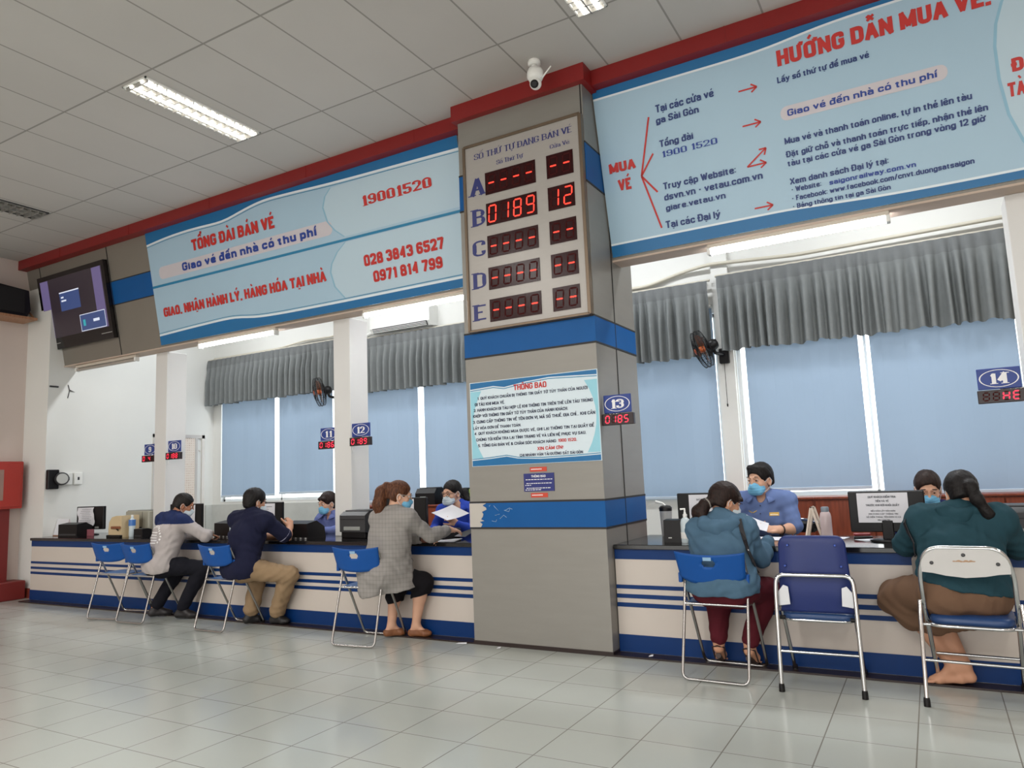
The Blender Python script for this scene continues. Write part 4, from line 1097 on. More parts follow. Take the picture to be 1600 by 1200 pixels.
# ================================================================ chairs
M_bluepl = mat('blue_chair_plastic', (12, 76, 150), .45, var=.06, scale=20, bump=.05, bscale=300, spec=.3)
M_seatpl = mat('blue_seat_plastic', (34, 98, 160), .4, var=.08, scale=20)
def blue_chair(label, loc, rz, sticker):
    t = thing('folding_chair', label, 'chair', (0, 0, 0), 'blue folding chairs')
    w = .205
    m = MB(); m.tube(arc_pts([(-w, -.165, .745), (-w, .235, .012), (w, .235, .012), (w, -.165, .745)], .045), .0105, 10); m.build('front_frame', M_steel, t)
    w2 = .198
    m = MB(); m.tube(arc_pts([(-w2, -.078, .585), (-w2 - .006, -.235, .012), (w2 + .006, -.235, .012), (w2, -.078, .585)], .045), .0095, 10); m.build('rear_frame', M_steel, t)
    m = MB(); m.smooth = True
    nx, ny = 14, 12; top = []; bot = []
    for j in range(ny + 1):
        for i in range(nx + 1):
            a = i / nx * 2 - 1; b = j / ny
            y = -.115 + .385 * b; hw = .188 - .02 * max(0, b - .8) * 5
            if b > .85: hw -= .03 * ((b - .85) / .15) ** 2
            z = .452 - .012 * (1 - a * a) * (1 - (2 * b - 1) ** 2) + .006 * math.sin(b * PI) - (.012 * (b - .85) / .15 if b > .85 else 0)
            top.append((a * hw, y, z)); bot.append((a * hw, y, z - .014))
    n = (nx + 1) * (ny + 1); vs = top + bot; fs = []
    for j in range(ny):
        for i in range(nx):
            k = j * (nx + 1) + i
            fs.append((k, k + 1, k + nx + 2, k + nx + 1)); fs.append((n + k, n + k + nx + 1, n + k + nx + 2, n + k + 1))
    for i in range(nx): fs.append((i, n + i, n + i + 1, i + 1)); k = ny * (nx + 1) + i; fs.append((k, k + 1, n + k + 1, n + k))
    for j in range(ny): k = j * (nx + 1); fs.append((k, k + nx + 1, n + k + nx + 1, n + k)); k += nx; fs.append((k, n + k, n + k + nx + 1, k + nx + 1))
    m.add(vs, fs); m.build('seat', M_seatpl, t)
    m = MB(); m.tube([(-.195, -.118, .447), (.195, -.118, .447)], .009, 8); m.tube([(-.19, .02, .436), (.19, .02, .436)], .008, 8)
    for s in (-1, 1): m.tube([(s * .195, -.118, .447), (s * .195, .2, .444)], .006, 6)
    m.build('seat_rail', M_chrome, t)
    # curved backrest with a hand hole
    m = MB(); m.smooth = True
    xs = [-1, -.9, -.75, -.6, -.45, -.3, -.19, -.15, -.05, .05, .15, .19, .3, .45, .6, .75, .9, 1]; zs = [0, .12, .3, .5, .60, .66, .78, .83, .92, 1]
    F = []; B = []
    for zz in zs:
        for x in xs:
            y = -.135 - .028 * (1 - x * x) - (.05 * zz)
            ztop = .775 - .018 * (1 - x * x) + .004; zbot = .60 + (-.024 * (1 - x * x)) + .02 * abs(x) ** 6
            z = zbot + (ztop - zbot) * zz
            X = x * (.222 - .016 * (1 - zz) * (abs(x) > .6))
            F.append((X, y, z)); B.append((X, y - .011, z))
    nX = len(xs); N0 = len(F); vs = F + B; fs = []; hole = set()
    for j in range(len(zs) - 1):
        for i in range(nX - 1):
            if 6 <= i <= 10 and 4 <= j <= 6 and not ((i in (6, 10)) and j in (4, 6)): hole.add((i, j)); continue
            k = j * nX + i
            fs.append((k, k + nX, k + nX + 1, k + 1)); fs.append((N0 + k, N0 + k + 1, N0 + k + nX + 1, N0 + k + nX))
    for (i, j) in hole:
        k = j * nX + i
        for (di, dj, a, b) in ((-1, 0, k, k + nX), (1, 0, k + nX + 1, k + 1), (0, -1, k + 1, k), (0, 1, k + nX, k + nX + 1)):
            if (i + di, j + dj) not in hole: fs.append((a, b, N0 + b, N0 + a))
    J = len(zs) - 1
    for i in range(nX - 1):
        fs.append((i, i + 1, N0 + i + 1, N0 + i)); k = J * nX + i; fs.append((k + 1, k, N0 + k, N0 + k + 1))
    for j in range(J):
        k = j * nX; fs.append((k + nX, k, N0 + k, N0 + k + nX)); k += nX - 1; fs.append((k, k + nX, N0 + k + nX, N0 + k))
    m.add(vs, fs); m.build('backrest', M_bluepl, t)
    for s in (-1, 1):
        m = MB(); m.bbox(s * .212 - .012, s * .212 + .012, -.135, -.10, .578, .64, .004); m.build('clip', M_bluepl, t)
    if sticker:
        m = MB(); y = -.135 - .028 - .05 * .9 - .0125; m.add([(-.03, y + .003, .727), (.022, y + .003, .727), (.022, y, .748), (-.03, y, .748)], [(0, 1, 2, 3)]); m.build('sticker', mat('pale_sticker', (140, 176, 206), .5), t)
    t.location = loc; t.rotation_euler = (0, 0, rz)
    return t
def copy_tree(o, parent=None):
    c = o.copy(); COL.objects.link(c)
    if parent is not None: c.parent = parent
    for ch in list(o.children): copy_tree(ch, c)
    return c
_proto = blue_chair('blue folding chair under the woman in grey plaid blazer', (-4.155, 4.79, 0), math.radians(6.5), True)
def more(label, loc, deg):
    c = copy_tree(_proto); c['label'] = label; c.location = loc; c.rotation_euler = (0, 0, math.radians(deg)); return c
more('empty blue folding chair, leftmost of the row', (-7.60, 4.83, 0), 10)
more('blue folding chair under the man in grey and navy jacket', (-7.06, 4.80, 0), 3)
more('blue folding chair under the man in navy polo', (-5.86, 4.80, 0), -1)
more('blue folding chair under the woman in teal hoodie', (-1.262, 4.83, 0), -2)

M_navyv = mat('navy_vinyl', (24, 41, 102), .42, var=.06, scale=10, bump=.04, bscale=200)
M_seatv = mat('navy_seat_vinyl', (32, 62, 108), .35, var=.06, scale=10)
def cushion(mb, poly, y0, y1, tilt=0.0, r=.012):
    """rounded pad: outline (x, z) between two y planes"""
    n = len(poly); cx = sum(p[0] for p in poly) / n; cz = sum(p[1] for p in poly) / n
    def ring(s, y): return [(cx + (p[0] - cx) * s, y + tilt * (p[1] - cz), cz + (p[1] - cz) * s) for p in poly]
    rings = [ring(.6, y0 - .004), ring(.95, y0), ring(1, y0 + r), ring(1, y1 - r), ring(.95, y1), ring(.6, y1 + .004)]
    vs = [p for q in rings for p in q]; fs = [tuple(range(n))[::-1], tuple(range(5 * n, 6 * n))]
    for k in range(5):
        for i in range(n): j = (i + 1) % n; fs.append((k * n + i, k * n + j, (k + 1) * n + j, (k + 1) * n + i))
    mb.smooth = True; mb.add(vs, fs)
# padded navy folding chair
t = thing('padded_folding_chair', 'empty navy padded folding chair with chrome frame in front of the male clerk', 'chair', (0, 0, 0))
m = MB(); m.tube(arc_pts([(-.218, -.235, .02), (-.213, -.20, .56), (-.205, -.19, .655), (.205, -.19, .655), (.213, -.20, .56), (.218, -.235, .02)], .075, 7), .0125, 12); m.build('rear_frame', M_chrome, t)
for s in (-1, 1):
    m = MB(); m.tube([(s * .195, -.175, .56), (s * .197, .06, .36), (s * .2, .235, .02)], .0115, 10) if False else m.tube([(s * .196, -.165, .50), (s * .2, .235, .02)], .0115, 10); m.build('leg', M_chrome, t)
    m = MB(); m.prism([(s * .207, .475), (s * .14, .485), (s * .145, .585), (s * .172, .595), (s * .207, .55)], 1, -.182, -.177); m.build('hinge_plate', mat('zinc_plate', (190, 190, 192), .35, metal=.6), t)
    m = MB(); m.lathe([(.012, -.02), (.012, .02)], (s * .196, -.16, .405), 10, (1, 0, 0)); m.build('bolt', M_black, t)
    for yy in (-.235, .235):
        m = MB(); m.lathe([(.017, 0), (.0165, .03), (.0145, .045)], (s * (.218 if yy < 0 else .2), yy, 0), 12); m.build('rubber_foot', M_black, t)
for y, z, w in ((-.222, .225, .216), (.135, .14, .198)):
    m = MB(); m.tube([(-w, y, z), (w, y, z)], .008, 8); m.build('stretcher', M_chrome, t)
for sx in (-.13, .13):
    for sz in (.825, .705):
        m = MB(); m.lathe([(.008, 0), (.008, .004), (.003, .006)], (sx * (1.0 if sz > .8 else 1.18), -.172 - (.006 if sz > .8 else 0), sz), 10, (0, -1, 0)); m.build('stud', mat('stud_blue', (70, 92, 170), .3, metal=.5), t)
out = [(-.20, .435), (.20, .435), (.196, .62), (.186, .80)] + [(.186 - .055 + .055 * math.cos(a), .82 + .06 * math.sin(a)) for a in np.linspace(0.2, PI / 2, 6)] + [(-.186 + .055 - .055 * math.cos(a), .82 + .06 * math.sin(a)) for a in np.linspace(PI / 2, 0.2, 6)] + [(-.186, .80), (-.196, .62)]
m = MB(); cushion(m, out, -.166, -.132, -.04); m.build('backrest', M_navyv, t)
m = MB(); cushion(m, rrect(-.2, .2, -.14, .25, .06), -.43, -.385, 0, .014); m.v = [(x, z, -y) for x, y, z in m.v]; m.f = [f[::-1] for f in m.f]; m.build('seat', M_seatv, t)
m = MB(); m.tube([Vector((x, z, .388)) for x, z in rrect(-.19, .19, -.13, .235, .06)], .009, 8, closed=True); m.build('seat_frame', M_chrome, t)
t.location = (-.672, 4.825, 0); t.rotation_euler = (0, 0, math.radians(2))
# white backed chrome chair
t = thing('padded_folding_chair', 'chrome folding chair with white metal back under the woman in dark green', 'chair', (0, 0, 0))
m = MB(); m.tube(arc_pts([(-.205, .235, .02), (-.213, -.13, .52), (-.214, -.195, .70), (-.17, -.225, .825), (.17, -.225, .825), (.214, -.195, .70), (.213, -.13, .52), (.205, .235, .02)], .1, 8), .0125, 12); m.build('main_frame', M_chrome, t)
for s in (-1, 1):
    m = MB(); m.tube([(s * .232, -.125, .53), (s * .235, -.15, .45), (s * .24, -.245, .02)], .0115, 10); m.build('leg', M_chrome, t)
    for yy, xx in ((-.245, .24), (.235, .205)):
        m = MB(); m.lathe([(.017, 0), (.0165, .03), (.0145, .045)], (s * xx, yy, 0), 12); m.build('rubber_foot', M_black, t)
for y, z, w in ((-.20, .23, .238), (.12, .20, .206), (-.14, .405, .234)):
    m = MB(); m.tube([(-w, y, z), (w, y, z)], .008, 8); m.build('stretcher', M_chrome, t)
low = [(-.202, .695), (-.15, .69), (-.09, .677), (0, .668), (.09, .677), (.15, .69), (.202, .695)]
up = [(.202, .72)] + [(.105 + .097 * math.cos(a), .722 + .098 * math.sin(a)) for a in np.linspace(.15, PI / 2, 7)] + [(-.105 - .097 * math.cos(a), .722 + .098 * math.sin(a)) for a in np.linspace(PI / 2, .15, 7)] + [(-.202, .72)]
m = MB(); poly = low + up
m.prism(poly, 1, -.008, .004); m.v = [(x, y - .205 - (z - .7) * .2, z) for x, y, z in m.v]; bk = m.build('backrest', mat('white_metal_back', (204, 202, 200), .45, var=.04, scale=9), t)
for sx, sz in ((-.15, .745), (0, .79), (.15, .745)):
    m = MB(); m.lathe([(.010, 0), (.009, .004), (.004, .005)], (sx, -.213 - (sz - .7) * .2, sz), 10, (0, -1, .2)); m.build('screw', M_dark, bk)
rs = random.Random(4); m = MB()
for k in range(9):
    sx = -.045 + .011 * k; a = rs.uniform(.006, .011); b = rs.uniform(.003, .006); zc = .756 + rs.uniform(-.003, .003)
    m.add([(sx + a * math.cos(q), -.2145 - (zc + b * math.sin(q) - .7) * .2, zc + b * math.sin(q)) for q in np.linspace(0, 2 * PI, 9)[:-1]], [tuple(range(8))])
m.build('rust_stain', mat('rust_stain', (186, 150, 120), .6), bk)
m = MB(); cushion(m, rrect(-.198, .198, -.155, .24, .08), -.452, -.405, 0, .016); m.v = [(x, z, -y) for x, y, z in m.v]; m.f = [f[::-1] for f in m.f]; m.build('seat', M_seatv, t)
m = MB(); m.tube([Vector((x, z, .405)) for x, z in rrect(-.208, .208, -.165, .25, .08)], .0095, 8, closed=True); m.build('seat_frame', M_chrome, t)
t.location = (.105, 4.815, 0); t.rotation_euler = (0, 0, math.radians(-3))
# ================================================================ things on the counter
ZT_ = .770
M_paper = mat('white_paper', (226, 226, 232), .6, var=.02)
M_grey = mat('light_grey_plastic', (150, 152, 148), .45, var=.05)
M_beige = mat('beige_plastic', (206, 184, 146), .45, var=.04)
M_ink = mat('paper_print', (70, 74, 84), .6)
def R2(x, y, a): return Matrix.Translation((x, y, 0)) @ Matrix.Rotation(a, 4, 'Z')
def bulk(mb, M, **k): mb.xform(M)
def place(t, x, y, deg, z=ZT_): t.location = (x, y, z); t.rotation_euler = (0, 0, math.radians(deg))

def text_rows(mb, x0, x1, z0, z1, n, y, seed, size=.004):
    r = random.Random(seed)
    for i in range(n):
        z = z1 - (z1 - z0) * (i + .5) / n; a = x0 + r.uniform(0, .25) * (x1 - x0); b = x1 - r.uniform(0, .25) * (x1 - x0); x = a
        while x < b - .006:
            e = min(b, x + r.uniform(.008, .022)); mb.quad((x, y, z), (e, y, z), (e, y, z + size), (x, y, z + size)); x = e + .004

def monitor(label, x, y, deg, w, h, zc, pw, ph, px, words=None, crumple=False, tag_=True):
    """back of a desktop monitor with a printed sheet taped to it; local -y faces the hall"""
    t = thing('monitor', label, 'monitor', (0, 0, 0), 'black monitors on the counter')
    z0 = zc - h / 2 - ZT_; z1 = zc + h / 2 - ZT_
    m = MB(); m.bbox(-w / 2, w / 2, -.012, .03, z0, z1, .006); m.build('screen_case', M_black, t)
    m = MB(); m.box(-w / 2 + .015, w / 2 - .015, .03, .032, z0 + .03, z1 - .015); m.build('screen', emit('monitor_glow', (170, 190, 220), .35), t)
    m = MB(); m.bbox(-.035, .035, -.02, .012, .012, z0 + .08, .005); m.build('stand_neck', M_black, t)
    m = MB(); m.lathe([(.115, 0), (.118, .008), (.09, .014), (.03, .018)], (0, 0, .0005), 28); m.v = [(a, b * .8, c) for a, b, c in m.v]; m.build('stand_base', M_black, t)
    m = MB(); nx, nz = 6, 8; m.smooth = True; vs = []
    for j in range(nz + 1):
        for i in range(nx + 1):
            a = i / nx; b = j / nz
            off = .004 + (.010 * math.sin(b * 7 + a * 2) ** 2 if crumple else .002 * math.sin(b * 4))
            xx = px - pw / 2 + pw * a + (.015 * math.sin(b * 6) if crumple else 0)
            vs.append((xx, -.0135 - off, z1 - .012 - ph + ph * b))
    m.add(vs, [(j * (nx + 1) + i, j * (nx + 1) + i + 1, (j + 1) * (nx + 1) + i + 1, (j + 1) * (nx + 1) + i) for j in range(nz) for i in range(nx)])
    sh = m.build('taped_sheet', M_paper, t)
    m = MB()
    if words:
        zz = z1 - .012 - ph * .10; 
        for s, f, hh in words:
            if s: lettering(m, s, px - pw * f / 2, px + pw * f / 2, zz - hh, hh, flat(-.0215), .075)
            zz -= hh * 2.1 if s else .012
    else:
        text_rows(m, px - pw * .4, px + pw * .4, z1 - ph * .92, z1 - ph * .12, 8, -.0215 if not crumple else -.0285, int(abs(x) * 100))
    m.build('print', M_ink, sh)
    if tag_:
        m = MB(); m.box(w * .2, w * .34, -.0135, -.012, z0 + .012, z0 + .035); m.build('label_plate', M_grey, t)
    place(t, x, y, deg)
    return t
WORDS = [('QUÝ KHÁCH KIỂM TRA', .55, .013), ('TIỀN VÀ VÉ', .27, .013), ('TRƯỚC KHI RỜI KHỎI QUẦY', .66, .013), ('', 0, 0), ('NẾU CẦN LẤY HÓA ĐƠN', .48, .0095), ('XIN CUNG CẤP THÔNG TIN', .58, .0095), ('SỐ ĐIỆN THOẠI, TÊN ĐƠN VỊ VÀ', .68, .0095), ('XIN CẢM ƠN', .24, .0095)]
monitor('black monitor with a creased sheet at the far left end of the counter', -9.42, 5.55, 6, .50, .29, .985, .30, .23, -.06, None, True)
monitor('black monitor with a taped sheet in front of the man in grey jacket', -7.55, 5.56, 3, .52, .34, .96, .30, .30, .02)
monitor('black monitor with a taped sheet in front of the man in navy polo', -6.26, 5.56, 3, .52, .34, .955, .30, .28, .02)
monitor('black monitor with a taped sheet next to the woman in plaid blazer', -4.38, 5.56, 3, .52, .34, .965, .26, .30, .0)
monitor('black monitor with a taped sheet half hidden by the woman in teal hoodie', -1.50, 5.52, -4, .44, .32, .955, .27, .30, .01, WORDS)
monitor('black monitor with a taped notice left of the woman in dark green', -.295, 5.5, -3, .455, .27, .965, .305, .195, -.02, WORDS)

# desk calendar
t = thing('desk_calendar', 'white tent desk calendar at the far left end of the counter', 'calendar', (0, 0, 0))
m = MB(); m.prism([(-.05, 0), (.05, 0), (.0, .21)], 0, -.15, .15); m.build('tent', mat('calendar_pink', (222, 206, 206), .6), t)
m = MB(); m.add([(-.15, -.052, 0), (.15, -.052, 0), (.15, -.003, .213), (-.15, -.003, .213)], [(0, 1, 2, 3)]); m.build('page', M_paper, t)
m = MB(); m.prism([(-.054, 0), (.054, 0), (.054, .012), (-.054, .012)], 0, -.152, .152); m.build('base', mat('calendar_brown', (150, 110, 84), .6), t)
place(t, -9.79, 5.42, -3)
def black_box(label, x, y, deg, w, d, h, sl, name='card_reader', cat='device'):
    t = thing(name, label, cat, (0, 0, 0))
    m = MB(); m.prism([(-d / 2, 0), (d / 2, 0), (d / 2, h * (1 - sl)), (d * .1, h), (-d / 2, h * (1 - sl * .4))], 0, -w / 2, w / 2); m.build('body', M_black, t)
    m = MB(); m.box(-w / 2 + .02, w / 2 - .02, -d / 2 - .003, -d / 2, h * .1, h * .22); m.build('slot', M_dark, t)
    place(t, x, y, deg); return t
black_box('black ticket device beside the creased monitor sheet', -9.42, 5.36, 4, .36, .2, .17, .25)
t = thing('cable_coil', 'thin black cable coil by the white desk calendar', 'cable', (0, 0, 0))
m = MB(); m.tube([(.03 * math.cos(a), 0, .04 + .04 * math.sin(a)) for a in np.linspace(0, 2 * PI, 16)[:-1]], .004, 6, closed=True); m.build('coil', M_black, t); place(t, -9.64, 5.30, 0)
t = thing('paper_pad', 'small pink pad beside the black ticket device', 'pad', (0, 0, 0))
m = MB(); m.bbox(-.06, .06, -.01, .01, 0, .08, .002); m.build('sheets', mat('pink_pad', (150, 86, 96), .6), t); place(t, -9.2, 5.42, 8)
# money counter
t = thing('money_counter', 'beige banknote counting machine left of the first white column', 'machine', (0, 0, 0))
m = MB(); pr = [(-.12, 0), (.13, 0), (.13, .25), (.02, .25), (-.06, .235), (-.11, .18), (-.125, .1)]
m.prism(pr, 1, -.11, .11); m.build('body', M_beige, t)
m = MB(); m.bbox(-.05, .12, -.13, -.11, .1, .13, .004); m.build('tray', mat('rust_brown', (130, 76, 46), .5), t)
m = MB(); m.bbox(-.12, .14, -.14, -.10, 0, .03, .004); m.tube([(.0, -.112, .12), (.1, -.13, .08)], .006, 6); m.build('feed_lip', M_black, t)
place(t, -8.42, 5.36, 0)
t = thing('money_counter', 'grey banknote machine partly behind the first white column', 'machine', (0, 0, 0))
m = MB(); m.bbox(-.23, .23, -.11, .13, 0, .29, .012); m.build('body', mat('aged_grey_plastic', (168, 166, 152), .5), t)
m = MB(); m.bbox(-.10, .1, -.118, -.108, .03, .1, .004); m.build('opening', M_black, t)
m = MB(); m.bbox(-.2, .2, -.1, .1, .29, .3, .003); m.build('lid', M_grey, t)
m = MB(); m.box(.105, .11, -.112, -.108, .0, .28); m.build('edge_line', M_dark, t)
place(t, -8.46, 5.66, 0)
black_box('small black device on the counter by the grey banknote machine', -8.05, 5.36, 0, .16, .12, .10, .15)
M_clear = mat('clear_bottle', (206, 218, 222), .12, var=.03)
def bottle(name, label, x, y, prof, capprof, bm_, cm, band=None, cat='bottle', z=ZT_, extra=None):
    t = thing(name, label, cat, (0, 0, 0))
    m = MB(); m.lathe(prof, (0, 0, 0), 20); m.build('body', bm_, t)
    if capprof: m = MB(); m.lathe(capprof, (0, 0, 0), 16); m.build('cap', cm, t)
    if band:
        m = MB(); m.lathe([(band[2], band[0]), (band[2], band[1])], (0, 0, 0), 20); m.build('wrap_label', band[3], t)
    if extra: extra(t)
    place(t, x, y, 0, z); return t
bottle('water_bottle', 'plastic water bottle with blue wrap in front of the grey banknote machine', -8.225, 5.34, [(.03, 0), (.035, .01), (.034, .1), (.037, .14), (.034, .18), (.015, .22), (.013, .235)], [(.015, .235), (.015, .255)], M_clear, M_white, (.13, .2, .0385, mat('blue_wrap', (70, 120, 190), .3)))
def sanitizer(label, x, y, wr, cap):
    def pump(t):
        m = MB(); m.tube([(0, 0, .225), (0, 0, .24), (-.03, -.012, .238)], .008, 8); m.build('pump', cap, t)
    return bottle('sanitizer_bottle', label, x, y, [(.034, 0), (.036, .01), (.036, .14), (.03, .165), (.014, .18)], [(.014, .18), (.016, .2), (.01, .205), (.006, .225)], M_clear, cap, (.03, .075, .037, wr), extra=pump)
sanitizer('hand sanitizer pump bottle with yellow and blue label beside the man in navy polo', -6.36, 5.24, mat('yellow_blue_label', (206, 180, 90), .4), M_black)
sanitizer('clear hand sanitizer pump bottle left of the woman in teal hoodie', -1.60, 5.30, M_white, M_white)
def hood(label, x, y, deg, w=.34, d=.22, h=.17):
    t = thing('display_hood', label, 'device', (0, 0, 0), 'black hooded devices on the counter')
    m = MB(); m.prism([(-d / 2, .0), (d / 2, .0), (d / 2, h * .62), (0.02, h), (-d / 2, h * .86)], 0, -w / 2, w / 2)
    m.v = [(a * (1 - .16 * (c / h) * (a > 0)), b, c) for a, b, c in m.v]; m.build('hood', M_black, t)
    m = MB(); m.box(-w * .46, w * .46, -d / 2 - .004, -d / 2, .0, .014); m.build('base_strip', M_dark, t)
    for k in range(5): m2 = MB(); xx = -w * .4 + w * .2 * k; m2.box(xx - .012, xx + .012, -d / 2 - .006, -d / 2 - .004, .004, .012); m2.build('white_tab', M_white, t)
    place(t, x, y, deg)
hood('black hooded device beside the man in grey jacket', -6.70, 5.52, -8, .38)
hood('black hooded device right of the man in navy polo', -5.50, 5.40, -4, .36)
def printer(label, x, y, deg, w, d, h, c):
    t = thing('printer', label, 'printer', (0, 0, 0))
    m = MB(); m.prism([(-d / 2, .06), (d / 2, .0), (d / 2, h), (-d * .3, h), (-d / 2, h * .86)], 0, -w / 2, w / 2); m.build('body', c, t)
    m = MB(); m.bbox(-w / 2 + .01, w / 2 - .01, -d / 2 + .01, d / 2 - .01, 0, .065, .005); m.build('base', M_black, t)
    m = MB(); m.bbox(-w * .32, w * .32, -d / 2 - .01, -d / 2 + .02, h * .3, h * .44, .003); m.build('paper_slot', M_grey, t)
    m = MB(); m.bbox(-w / 2 + .015, w / 2 - .015, -d * .28, d / 2 - .01, h, h + .012, .004); m.build('lid', c, t)
    m = MB(); m.box(-w / 2 + .01, w / 2 - .01, -d / 2 - .0015, -d / 2 + .01, h * .70, h * .72); m.build('seam', M_black, t)
    place(t, x, y, deg); return t
printer('grey ticket printer behind the woman in plaid blazer by the white column', -4.86, 5.52, -4, .34, .26, .25, M_dark)
printer('dark printer at the right edge behind the woman in dark green', .52, 5.47, -6, .46, .30, .22, M_dark)
# black arm device between blazer woman and the clerk
t = thing('desk_printer_tray', 'low black tray device between the plaid blazer woman and the clerk', 'device', (0, 0, 0))
m = MB(); m.bbox(-.17, .17, -.1, .1, .0, .09, .012); m.build('body', M_black, t)
m = MB(); m.bbox(-.15, .15, -.115, -.09, .02, .05, .004); m.build('slot', M_dark, t)
place(t, -3.88, 5.46, -20)
def sheet(label, x, y, deg, w=.21, d=.29, z=ZT_ + .001):
    t = thing('paper_sheet', label, 'paper', (0, 0, 0), 'paper sheets on the counter')
    m = MB(); m.box(-w / 2, w / 2, -d / 2, d / 2, 0, .0012); m.build('sheet', M_paper, t); place(t, x, y, deg, z)
sheet('white paper sheet under the hands of the plaid blazer woman', -3.70, 5.28, 20)
sheet('white paper sheet on the counter before the male clerk', -1.02, 5.62, 84, .24, .40)
sheet('white paper sheet behind the navy padded chair', -.62, 5.70, 80, .14, .10)
sheet('white paper sheet beside the monitor foot near the woman in dark green', -.42, 5.55, 30, .12, .16)
# right counter
def spout(t):
    m = MB(); m.tube([(.0, 0, .24), (-.02, 0, .26), (-.08, 0, .275)], [.008, .008, .012], 8); m.build('spout_tab', M_white, t)
t = bottle('tumbler', 'grey tumbler with black lid right of the pillar', -1.90, 5.78, [(.036, 0), (.04, .01), (.048, .19), (.048, .2)], [(.05, .2), (.052, .225), (.04, .24), (.015, .245)], mat('tumbler_grey', (176, 176, 176), .3), M_black, extra=spout)
t = thing('card_reader', 'black upright card box behind the clear sanitizer bottle', 'device', (0, 0, 0))
m = MB(); m.prism([(-.07, 0), (.07, 0), (.06, .12), (.02, .165), (-.06, .16)], 0, -.065, .065); m.build('body', M_black, t)
m = MB(); m.box(-.03, -.005, -.073, -.069, .03, .036); m.build('white_dot', M_white, t); place(t, -1.70, 5.36, 0)
t = thing('picture_stand', 'white folding frame stand between the male clerk and the pink bottle', 'stand', (0, 0, 0))
for a, b in ((-.045, 0.0), (.06, 0.0)):
    m = MB(); m.tube([(a, 0, 0), (.0 if a < 0 else .005, .0, .21)], .009, 8); m.tube([(a, .14, 0), (.0 if a < 0 else .005, .14, .21)], .009, 8); m.tube([(0, 0, .21), (0, .14, .21)], .009, 8); m.build('leg', mat('stand_cream', (220, 206, 190), .5), t)
place(t, -.80, 5.74, 0)
t = bottle('drink_bottle', 'translucent pinkish bottle with grey cap behind the navy padded chair', -.70, 5.70, [(.036, 0), (.039, .01), (.039, .15), (.034, .175), (.026, .185)], [(.027, .185), (.027, .215), (.022, .22)], mat('pinkish_plastic', (196, 178, 178), .2), mat('cap_grey', (120, 130, 140), .4))
t = thing('stapler', 'small red stapler between the pink bottle and the big monitor', 'stapler', (0, 0, 0))
m = MB(); m.bbox(-.06, .06, -.015, .015, 0, .012, .003); m.build('base', M_dark, t); m = MB(); m.bbox(-.06, .05, -.014, .014, .016, .034, .005); m.build('arm', mat('stapler_red', (150, 40, 44), .4), t)
place(t, -.47, 5.72, 12)
t = thing('scanner_cable', 'dark cable lying at the foot of the printer by the right edge', 'cable', (0, 0, 0))
m = MB(); m.tube([(-.12 + .03 * i, .02 * math.sin(i * 1.3), .006) for i in range(10)], .005, 6); m.build('cord', M_black, t); place(t, .42, 5.25, 0)
# office chair arc behind the male clerk
t = thing('office_chair', 'black office chair with chrome hoop beside the male clerk', 'chair', (-.9, 6.28, 0))
m = MB(); m.tube(arc_pts([(-.85, 6.16, .42), (-.76, 6.14, .84), (-.99, 6.2, .88), (-1.04, 6.35, .45)], .08), .011, 10); m.build('arm_hoop', M_chrome, t)
m = MB(); m.bbox(-1.38, -.92, 6.15, 6.6, .42, .50, .03); m.build('seat', M_black, t)
m = MB(); m.bbox(-.99, -.83, 6.25, 6.45, .76, .86, .03); m.build('armrest', M_black, t)
m = MB(); m.tube([(-1.15, 6.38, .03), (-1.15, 6.38, .42)], .03, 10); m.lathe([(.25, .01), (.24, .03), (.04, .06)], (-1.15, 6.38, 0), 20); m.build('pedestal', M_chrome, t)
t = thing('office_chair', 'brown backed chair behind the clerk by the second white column', 'chair', (-5.75, 6.4, 0))
m = MB(); m.bbox(-6.03, -5.6, 6.36, 6.42, .62, 1.08, .02); m.build('backrest', mat('brown_back', (128, 62, 40), .5), t)
m = MB(); m.bbox(-6.03, -5.6, 5.98, 6.36, .42, .47, .015); m.build('seat', mat('brown_back', (128, 62, 40)), t)
for a in (-6.0, -5.63):
    for b in (6.0, 6.39): m = MB(); m.tube([(a, b, 0), (a, b, .62 if b > 6.2 else .43)], .014, 8); m.build('leg', M_black, t)
# things on the cupboards behind the royal blue clerk
def dev(label, x, w, h, d=.22, c=None, sl=.3):
    t = thing('desk_device', label, 'device', (0, 0, 0), 'devices on the wooden cupboards')
    m = MB(); m.prism([(-d / 2, 0), (d / 2, 0), (d / 2, h), (-d * .3, h), (-d / 2, h * (1 - sl))], 0, -w / 2, w / 2); m.build('body', c or M_black, t)
    m = MB(); m.bbox(-w * .25, w * .05, -d / 2 - .004, -d / 2 + .01, h * .2, h * .5, .002); m.build('label_plate', M_grey, t)
    m = MB(); m.bbox(-w * .42, w * .42, -d * .22, d * .45, h, h + .012, .003); m.build('lid', M_dark, t)
    place(t, x, 7.60, 0, .986)
dev('black box on the cupboard, left of the royal blue clerk', -5.56, .30, .20)
dev('black and white device on the cupboard just behind the royal blue clerk', -5.12, .26, .18)
t = thing('plastic_bag', 'lime green plastic bag on the cupboard beside the pillar', 'bag', (0, 0, 0))
bm = bmesh.new(); bmesh.ops.create_icosphere(bm, subdivisions=4, radius=1)
rs = random.Random(9); fr = [Vector((rs.uniform(-1, 1), rs.uniform(-1, 1), rs.uniform(-1, 1))) * 5 for _ in range(7)]
m = MB(); m.smooth = True; vs = []
for v in bm.verts:
    n = v.co.normalized(); k = 1 + sum(.045 * abs(math.sin(n.dot(f) * 2)) for f in fr) - .1
    z = n.z * k; vs.append((n.x * .19 * k * (1 - .25 * max(0, z)), n.y * .13 * k, max(-.98, z) * .15 + .147))
m.add(vs, [tuple(x.index for x in f.verts) for f in bm.faces]); bm.free()
